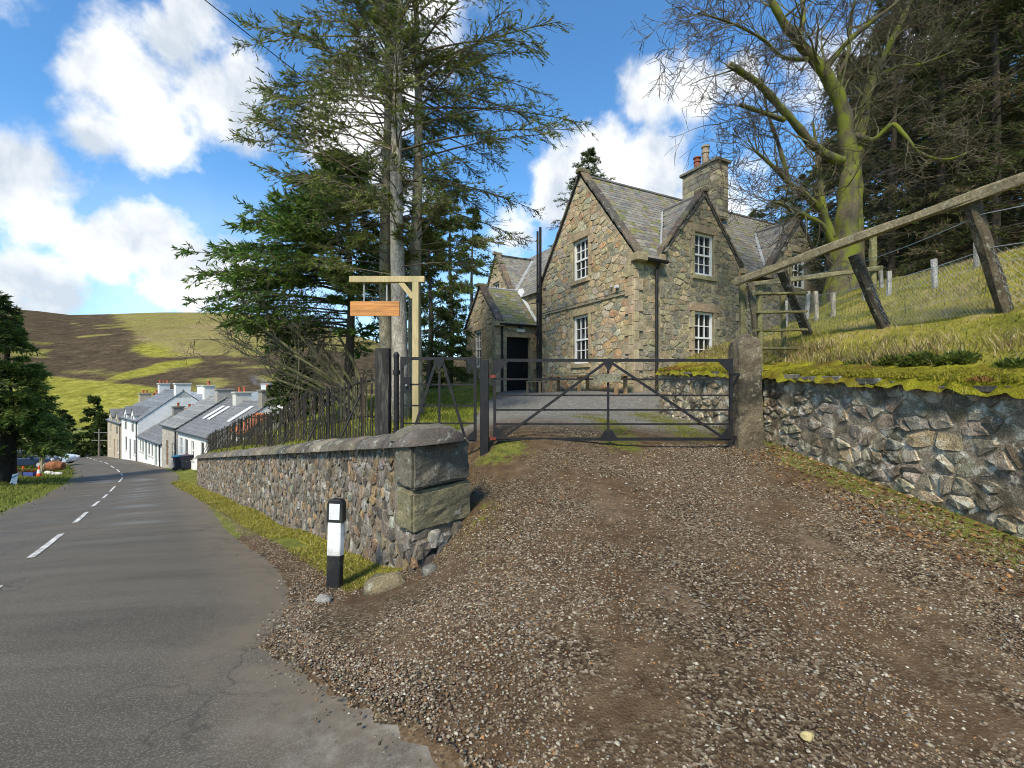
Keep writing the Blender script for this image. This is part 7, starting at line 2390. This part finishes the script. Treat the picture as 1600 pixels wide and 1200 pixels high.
# ------------------------------------------------------------------ grass, moss, gravel, leaves
def blades(name, P, H_, Wd, C, lean=.5, droop=0.0, label=None, cat=None, dirv=None):
    k = len(P)
    a = rng.uniform(0, 2 * math.pi, k)
    s = np.stack([np.cos(a), np.sin(a), np.zeros(k)], 1)
    ld = rng.normal(0, 1, (k, 3)) * lean; ld[:, 2] = 0
    if dirv is not None: ld = ld + np.array(dirv)
    up = np.array([0, 0, 1.])
    mid = P + up * (H_ * .6)[:, None] + ld * (H_ * .25)[:, None]
    tip = P + up * (H_ * (1 - droop))[:, None] + ld * (H_ * .8)[:, None]
    V = np.empty((k, 5, 3))
    V[:, 0] = P - s * (Wd / 2)[:, None]; V[:, 1] = P + s * (Wd / 2)[:, None]
    V[:, 2] = mid + s * (Wd * .35)[:, None]; V[:, 3] = mid - s * (Wd * .35)[:, None]; V[:, 4] = tip
    me = bpy.data.meshes.new(name)
    b = (np.arange(k) * 5)[:, None]
    Fq = b + np.array([[0, 1, 2, 3]]); Ft = b + np.array([[3, 2, 4]])
    li = np.concatenate([Fq.ravel(), Ft.ravel()]).astype(np.int32)
    me.vertices.add(k * 5); me.vertices.foreach_set('co', V.astype(np.float32).ravel())
    me.loops.add(len(li)); me.loops.foreach_set('vertex_index', li)
    me.polygons.add(2 * k)
    me.polygons.foreach_set('loop_start', np.concatenate([np.arange(0, 4 * k, 4), 4 * k + np.arange(0, 3 * k, 3)]).astype(np.int32))
    me.polygons.foreach_set('loop_total', np.concatenate([np.full(k, 4), np.full(k, 3)]).astype(np.int32))
    me.update(calc_edges=True)
    set_col(me, np.repeat(C, 5, axis=0)); me.materials.append(M_GRASSB)
    o = new_obj(name, me); tag(o, label, cat, None, 'stuff')
    return o


def palmix(pal, n, var=.25, w=None):
    pal = np.array(pal); i = rng.choice(len(pal), n, p=w)
    return pal[i] * rng.uniform(1 - var, 1 + var, (n, 1))


MOSSY = [(.27, .25, .035), (.22, .215, .035), (.33, .29, .06), (.17, .175, .03), (.34, .28, .11)]
STRAW = [(.40, .32, .17), (.33, .26, .12), (.46, .38, .22), (.20, .20, .045), (.25, .24, .05), (.28, .19, .09)]
# verge along the road wall
n = 34000
s = .3 + 27 * rng.random(n) ** 1.5; e = -.60 + .60 * rng.random(n) ** .8
X = WP[0] + WD[0] * s - WNR[0] * e; Y = WP[1] + WD[1] * s - WNR[1] * e
kp = (nz2(X, Y, 2.6, 70) > -.45 - (e > -.3) * .5); X, Y, s = X[kp], Y[kp], s[kp]
big = 1 + s / 10
blades('verge_grass', np.stack([X, Y, HR(X, Y) + .0], 1), rng.uniform(.01, .035, len(X)) * big, rng.uniform(.006, .012, len(X)) * big, palmix(MOSSY, len(X)), .8, .1, 'yellow green mossy grass on the verge at the foot of the road wall', 'grass')
# far verge of the road and grass under the conifer
n = 9000
i = rng.integers(200, 330, n); f = 1.0 + rng.random(n) * .9
Pp = RR[i] * (1 - f[:, None]) + RL[i] * f[:, None]; X, Y = Pp[:, 0] + rng.normal(0, .3, n), Pp[:, 1] + rng.normal(0, .3, n)
blades('far_verge_grass', np.stack([X, Y, HR(X, Y)], 1), rng.uniform(.06, .16, n), rng.uniform(.03, .05, n), palmix([(.14, .18, .03), (.20, .21, .035), (.10, .14, .025)], n), .8, .1, 'short green grass on the far side of the road under the conifer', 'grass')
# bank
n = 85000
Y = 2.2 + 12.5 * rng.random(n); X = rw(Y)[0] + .45 + 8.5 * rng.random(n) ** 1.15
kp = X < np.where(Y > 13.2, 0, 30); kp |= (Y > 13.2) & (X > 6)
kp &= (X / Y < 1.3)
X, Y = X[kp], Y[kp]; n = len(X)
Z = bank_z(X, Y)
dry = nz2(X, Y, .9, 80) + .5 * nz2(X, Y, 2.7, 81)
edge = np.exp(-((X - rw(Y)[0] - 1.1) / .45) ** 2)
isdry = (dry + rng.normal(0, .35, n) + .45 * edge) > .5
C = np.where(isdry[:, None], palmix(STRAW, n), palmix([(.24, .235, .028), (.30, .28, .038), (.18, .19, .026), (.34, .30, .06)], n))
hh = np.where(isdry, rng.uniform(.04, .12, n), rng.uniform(.02, .055, n)) * (1 + .4 * edge)
blades('bank_grass', np.stack([X, Y, Z - .01], 1), hh, rng.uniform(.008, .016, n), C, .7, .12, 'rough straw and green grass covering the bank above the retaining wall', 'grass')
# long drooping tufts along the foot of the slope
tx = []
for k in range(45):
    y0 = rng.uniform(2.5, 11.2); x0 = rw(y0)[0] + rng.uniform(.55, 1.25)
    m_ = rng.integers(35, 90)
    tx.append(np.stack([x0 + rng.normal(0, .09, m_), y0 + rng.normal(0, .09, m_)], 1))
T_ = np.concatenate(tx); n = len(T_)
blades('bank_tussocks', np.stack([T_[:, 0], T_[:, 1], bank_z(T_[:, 0], T_[:, 1]) - .01], 1), rng.uniform(.12, .32, n), rng.uniform(.006, .012, n), palmix(STRAW, n), .75, .25, 'long drooping dry grass tussocks at the foot of the bank', 'grass', dirv=(-.5, -.1, 0))
# moss cover fuzz on top of the wall, and straws hanging over it
n = 32000
Y = 2.4 + 9.0 * rng.random(n); kp = (Y < 7.15) | (Y > 7.8); Y = Y[kp]; n = len(Y)
o_ = rng.uniform(-.07, .55, n); X = rw(Y)[0] + o_; Z = rw(Y)[1] + .06 + .15 * np.clip(o_ + .1, 0, 1) - .08 * np.clip(-.02 - o_, 0, 1) * 8 * .2
brn = nz2(X, Y, 1.6, 90) + .5 * nz2(X, Y, 5, 91) > .42
C = np.where(brn[:, None], palmix([(.20, .10, .03), (.26, .15, .05)], n), palmix([(.25, .24, .02), (.31, .285, .028), (.17, .18, .02), (.34, .28, .06)], n))
blades('wall_moss', np.stack([X, Y, Z], 1), rng.uniform(.02, .06, n), rng.uniform(.008, .014, n), C, .9, .1, 'bright yellow green moss cushion along the retaining wall top', 'moss')
n = 150
Y = 2.4 + 8.8 * rng.random(n); Y = Y[(Y < 7.1) | (Y > 7.8)]; n = len(Y); X = rw(Y)[0] - .10
blades('hanging_straw', np.stack([X, Y, rw(Y)[1] + .0], 1), rng.uniform(-.14, -.04, n), rng.uniform(.003, .005, n), palmix(STRAW, n), .4, 0, 'dry straws hanging over the edge of the retaining wall', 'grass')
# dark cushions on the bank foot
for k, (px_, py_, Y_, r_, lb) in enumerate([(1440, 532, 5.5, .17, 'dark green cushion plant under the middle leaning post'), (1395, 530, 5.95, .15, 'small dark green cushion plant beside the leaning post foot'), (1345, 535, 6.5, .16, 'dark leafy clump above the mossy wall near the stile'),
                                            (1590, 525, 4.5, .15, 'mossy clump at the frame edge on the bank'), (1500, 530, 5.1, .15, 'dark green clump between the two thick leaning posts')]):
    p = at(px_, py_, Y_); g = float(bank_z(np.array([p.x]), np.array([p.y]))[0])
    n = 1400; d = unit(rng.normal(size=(n, 3))); d[:, 2] = np.abs(d[:, 2])
    P = np.array([p.x, p.y, g - .03]) + d * r_ * np.array([1.3, 1, .75]) * rng.uniform(.5, 1, (n, 1))
    me = spray_mesh('cushion_plant', P, d + rng.normal(0, .5, (n, 3)), rng.uniform(.04, .09, n), rng.uniform(.02, .035, n), palmix([(.05, .075, .015), (.09, .12, .02), (.14, .16, .025)], n), M_NEEDLE)
    tag(new_obj('cushion_plant', me), lb, 'plant', 'cushion plants on the bank')
# garden grass inside the paling fence
n = 26000
s = 1 + 27 * rng.random(n); e = .62 + 5.5 * rng.random(n) ** 1.4
X = WP[0] + WD[0] * s - WNR[0] * e; Y = WP[1] + WD[1] * s - WNR[1] * e
kp = X < -1.6; X, Y, s = X[kp], Y[kp], s[kp]; n = len(X)
blades('garden_grass', np.stack([X, Y, _HG(X, Y)], 1), rng.uniform(.05, .16, n), rng.uniform(.012, .02, n) * (1 + s / 14), palmix([(.20, .23, .03), (.26, .27, .035), (.15, .18, .028), (.30, .27, .07)], n), .6, .1, 'bright green grass in the garden behind the paling fence', 'grass')
n = 16000
X = rng.uniform(-5, -1.0, n); Y = rng.uniform(7.7, 17, n)
_e = wall_se(X, Y)[1]; X, Y = X[_e > .7], Y[_e > .7]
blades('lawn_grass', np.stack([X, Y, np.maximum(_HG(X, Y), HR(X, Y))], 1)[X < -1.15 + .05 * (Y - 9)], *(lambda q: (rng.uniform(.03, .08, q), rng.uniform(.01, .018, q), palmix([(.20, .23, .03), (.26, .27, .035), (.15, .18, .028)], q)))(int((X < -1.15 + .05 * (Y - 9)).sum())), .7, .1, 'short lawn between the sign post and the gravel court', 'grass')
# weeds and moss at the edges of the drive
n = 60000
X = rng.uniform(-1.2, 4.4, n); Y = rng.uniform(2.6, 12, n)
nn_ = nz2(X, Y, 1.3, 5)
w1 = sstep(.75, .05, 4.40 - X + .25 * nn_) * .9
w1 = np.maximum(w1, .8 * np.exp(-(((X + .1) / .5) ** 2 + ((Y - 7.0) / .5) ** 2)))
w1 = np.maximum(w1, .5 * np.exp(-((X - 1.6 - .03 * Y) / .45) ** 2) * sstep(6.6, 7.1, Y))
w1 = np.maximum(w1, .5 * np.exp(-((X - 3.2) / .6) ** 2) * sstep(7, 8, Y))
w1 = np.maximum(w1, .35 * np.exp(-(((X + .35) / .3) ** 2 + ((Y - 5.0) / .7) ** 2)))
kp = (rng.random(n) < w1 * (nz2(X, Y, 4.2, 92) > -.15)); X, Y = X[kp], Y[kp]; n = len(X)
blades('drive_moss', np.stack([X, Y, HR(X, Y)], 1), rng.uniform(.012, .04, n), rng.uniform(.006, .012, n), palmix([(.12, .14, .022), (.18, .18, .028), (.09, .11, .02), (.24, .20, .06)], n), .9, .1, 'low moss and weeds along the edges of the gravel drive', 'moss')


def pebbles(name, X, Y, R_, C, zoff=.0, label=None):
    k = len(X)
    base = np.array([(-.9, -.6, 0), (.5, -.9, .1), (.95, .5, -.05), (-.45, .9, .05), (.05, .05, .85), (0, 0, -.8)])
    V = base[None] * (1 + rng.uniform(-.32, .32, (k, 6, 3))) + rng.uniform(-.15, .15, (k, 6, 3))
    V = V * (R_[:, None, None] * np.stack([rng.uniform(.8, 1.35, k), rng.uniform(.7, 1.1, k), rng.uniform(.4, .8, k)], 1)[:, None, :])
    a = rng.uniform(0, 6.28, k); ca, sa = np.cos(a)[:, None], np.sin(a)[:, None]
    tl = rng.normal(0, .35, k)[:, None]; ct, st = np.cos(tl), np.sin(tl)
    y = V[..., 1] * ct - V[..., 2] * st; z = V[..., 1] * st + V[..., 2] * ct
    x = V[..., 0] * ca - y * sa; y2 = V[..., 0] * sa + y * ca
    P = np.stack([x + X[:, None], y2 + Y[:, None], z + (HR(X, Y) + zoff + R_ * .12)[:, None]], 2)
    F = (np.arange(k) * 6)[:, None, None] + np.array([(0, 1, 4), (1, 2, 4), (2, 3, 4), (3, 0, 4), (1, 0, 5), (2, 1, 5), (3, 2, 5), (0, 3, 5)])[None]
    me = mesh_np(name, P.reshape(-1, 3), F.reshape(-1, 3), np.repeat(C, 6, axis=0), M_PEBBLE, True)
    o = new_obj(name, me); tag(o, label, 'gravel', None, 'stuff')


PEB = [(.09, .058, .036), (.14, .096, .062), (.20, .147, .098), (.25, .21, .145), (.34, .305, .235), (.21, .115, .05), (.05, .036, .022), (.46, .43, .36), (.16, .15, .125)]
PW = [.15, .20, .20, .17, .09, .07, .065, .008, .047]
n = 140000
Y = 1.6 + 5.9 * rng.random(n) ** 1.25; X = -2.4 + 6.8 * rng.random(n)
X = np.where(rng.random(n) < .5, X, np.clip((rng.random(n) * 1.9 - .62) * Y, -2.4, 4.4))
s_, e_ = wall_se(X, Y)
fr = road_frac(X, Y)
loose = .5 + .5 * nz2(X, Y, 1.5, 95)
trk = np.exp(-((X - (.95 + .03 * Y)) / .42) ** 2) + .6 * np.exp(-((X - 2.75) / .36) ** 2)
prob = (.5 + .5 * sstep(.2, .7, loose)) * (1 - .60 * np.clip(trk * (1 + .5 * nz2(X, Y, 2.2, 97)), 0, 1))
onroad = sstep(.012, -.012, fr) + .02 * sstep(.08, 0, fr)
behind = (e_ > -.05) & (s_ > 0)
verge = (e_ > -.55) & (s_ > .35)
kp = (rng.random(n) < prob * onroad) & ~behind & (~verge | (rng.random(n) < .10)) & (X < rw(Y)[0] - .12)
X, Y, fr = X[kp], Y[kp], fr[kp]
n = len(X)
rad = (.0058 + .0085 * rng.random(n) ** 2.4 + .008 * (rng.random(n) < .015)) * (.75 + .085 * Y)
pebbles('gravel', X, Y, rad, palmix(PEB, n, .25, PW), np.where(fr > 0, .03, 0.0), 'loose brown and grey gravel spread over the drive')
# gravel washed on to the road edge
n = 9000
s = rng.uniform(-3, 14, n); i = np.clip((5 + s * .35) / 16 * RN, 40, RN - 1).astype(int); i = rng.integers(60, 190, n)
f = np.abs(rng.normal(0, .022, n)) - .05
Pp = RR[i] * (1 - f[:, None]) + RL[i] * f[:, None] + rng.normal(0, .06, (n, 2))
s_, e_ = wall_se(Pp[:, 0], Pp[:, 1]); Pp = Pp[e_ < -.48]; n = len(Pp)
pebbles('edge_gravel', Pp[:, 0], Pp[:, 1], .005 + .008 * rng.random(n) ** 2, palmix(PEB, n, .25, PW), .012, 'fine gravel washed along the road edge')
# fallen leaves by the right wall
n = 1400
Y = 2.6 + 4.6 * rng.random(n); X = rw(Y)[0] - .08 - .9 * rng.random(n) ** 1.6
D = rng.normal(0, 1, (n, 3)); D[:, 2] = rng.normal(.1, .2, n)
o = new_obj('fallen_leaves', spray_mesh('fallen_leaves', np.stack([X, Y, HR(X, Y) + .015], 1), D, rng.uniform(.03, .07, n), rng.uniform(.015, .035, n), palmix([(.20, .10, .045), (.28, .15, .06), (.14, .075, .04), (.33, .22, .11)], n), M_GRASSB))
tag(o, 'brown fallen leaves lying along the foot of the retaining wall', 'leaves', None, 'stuff')
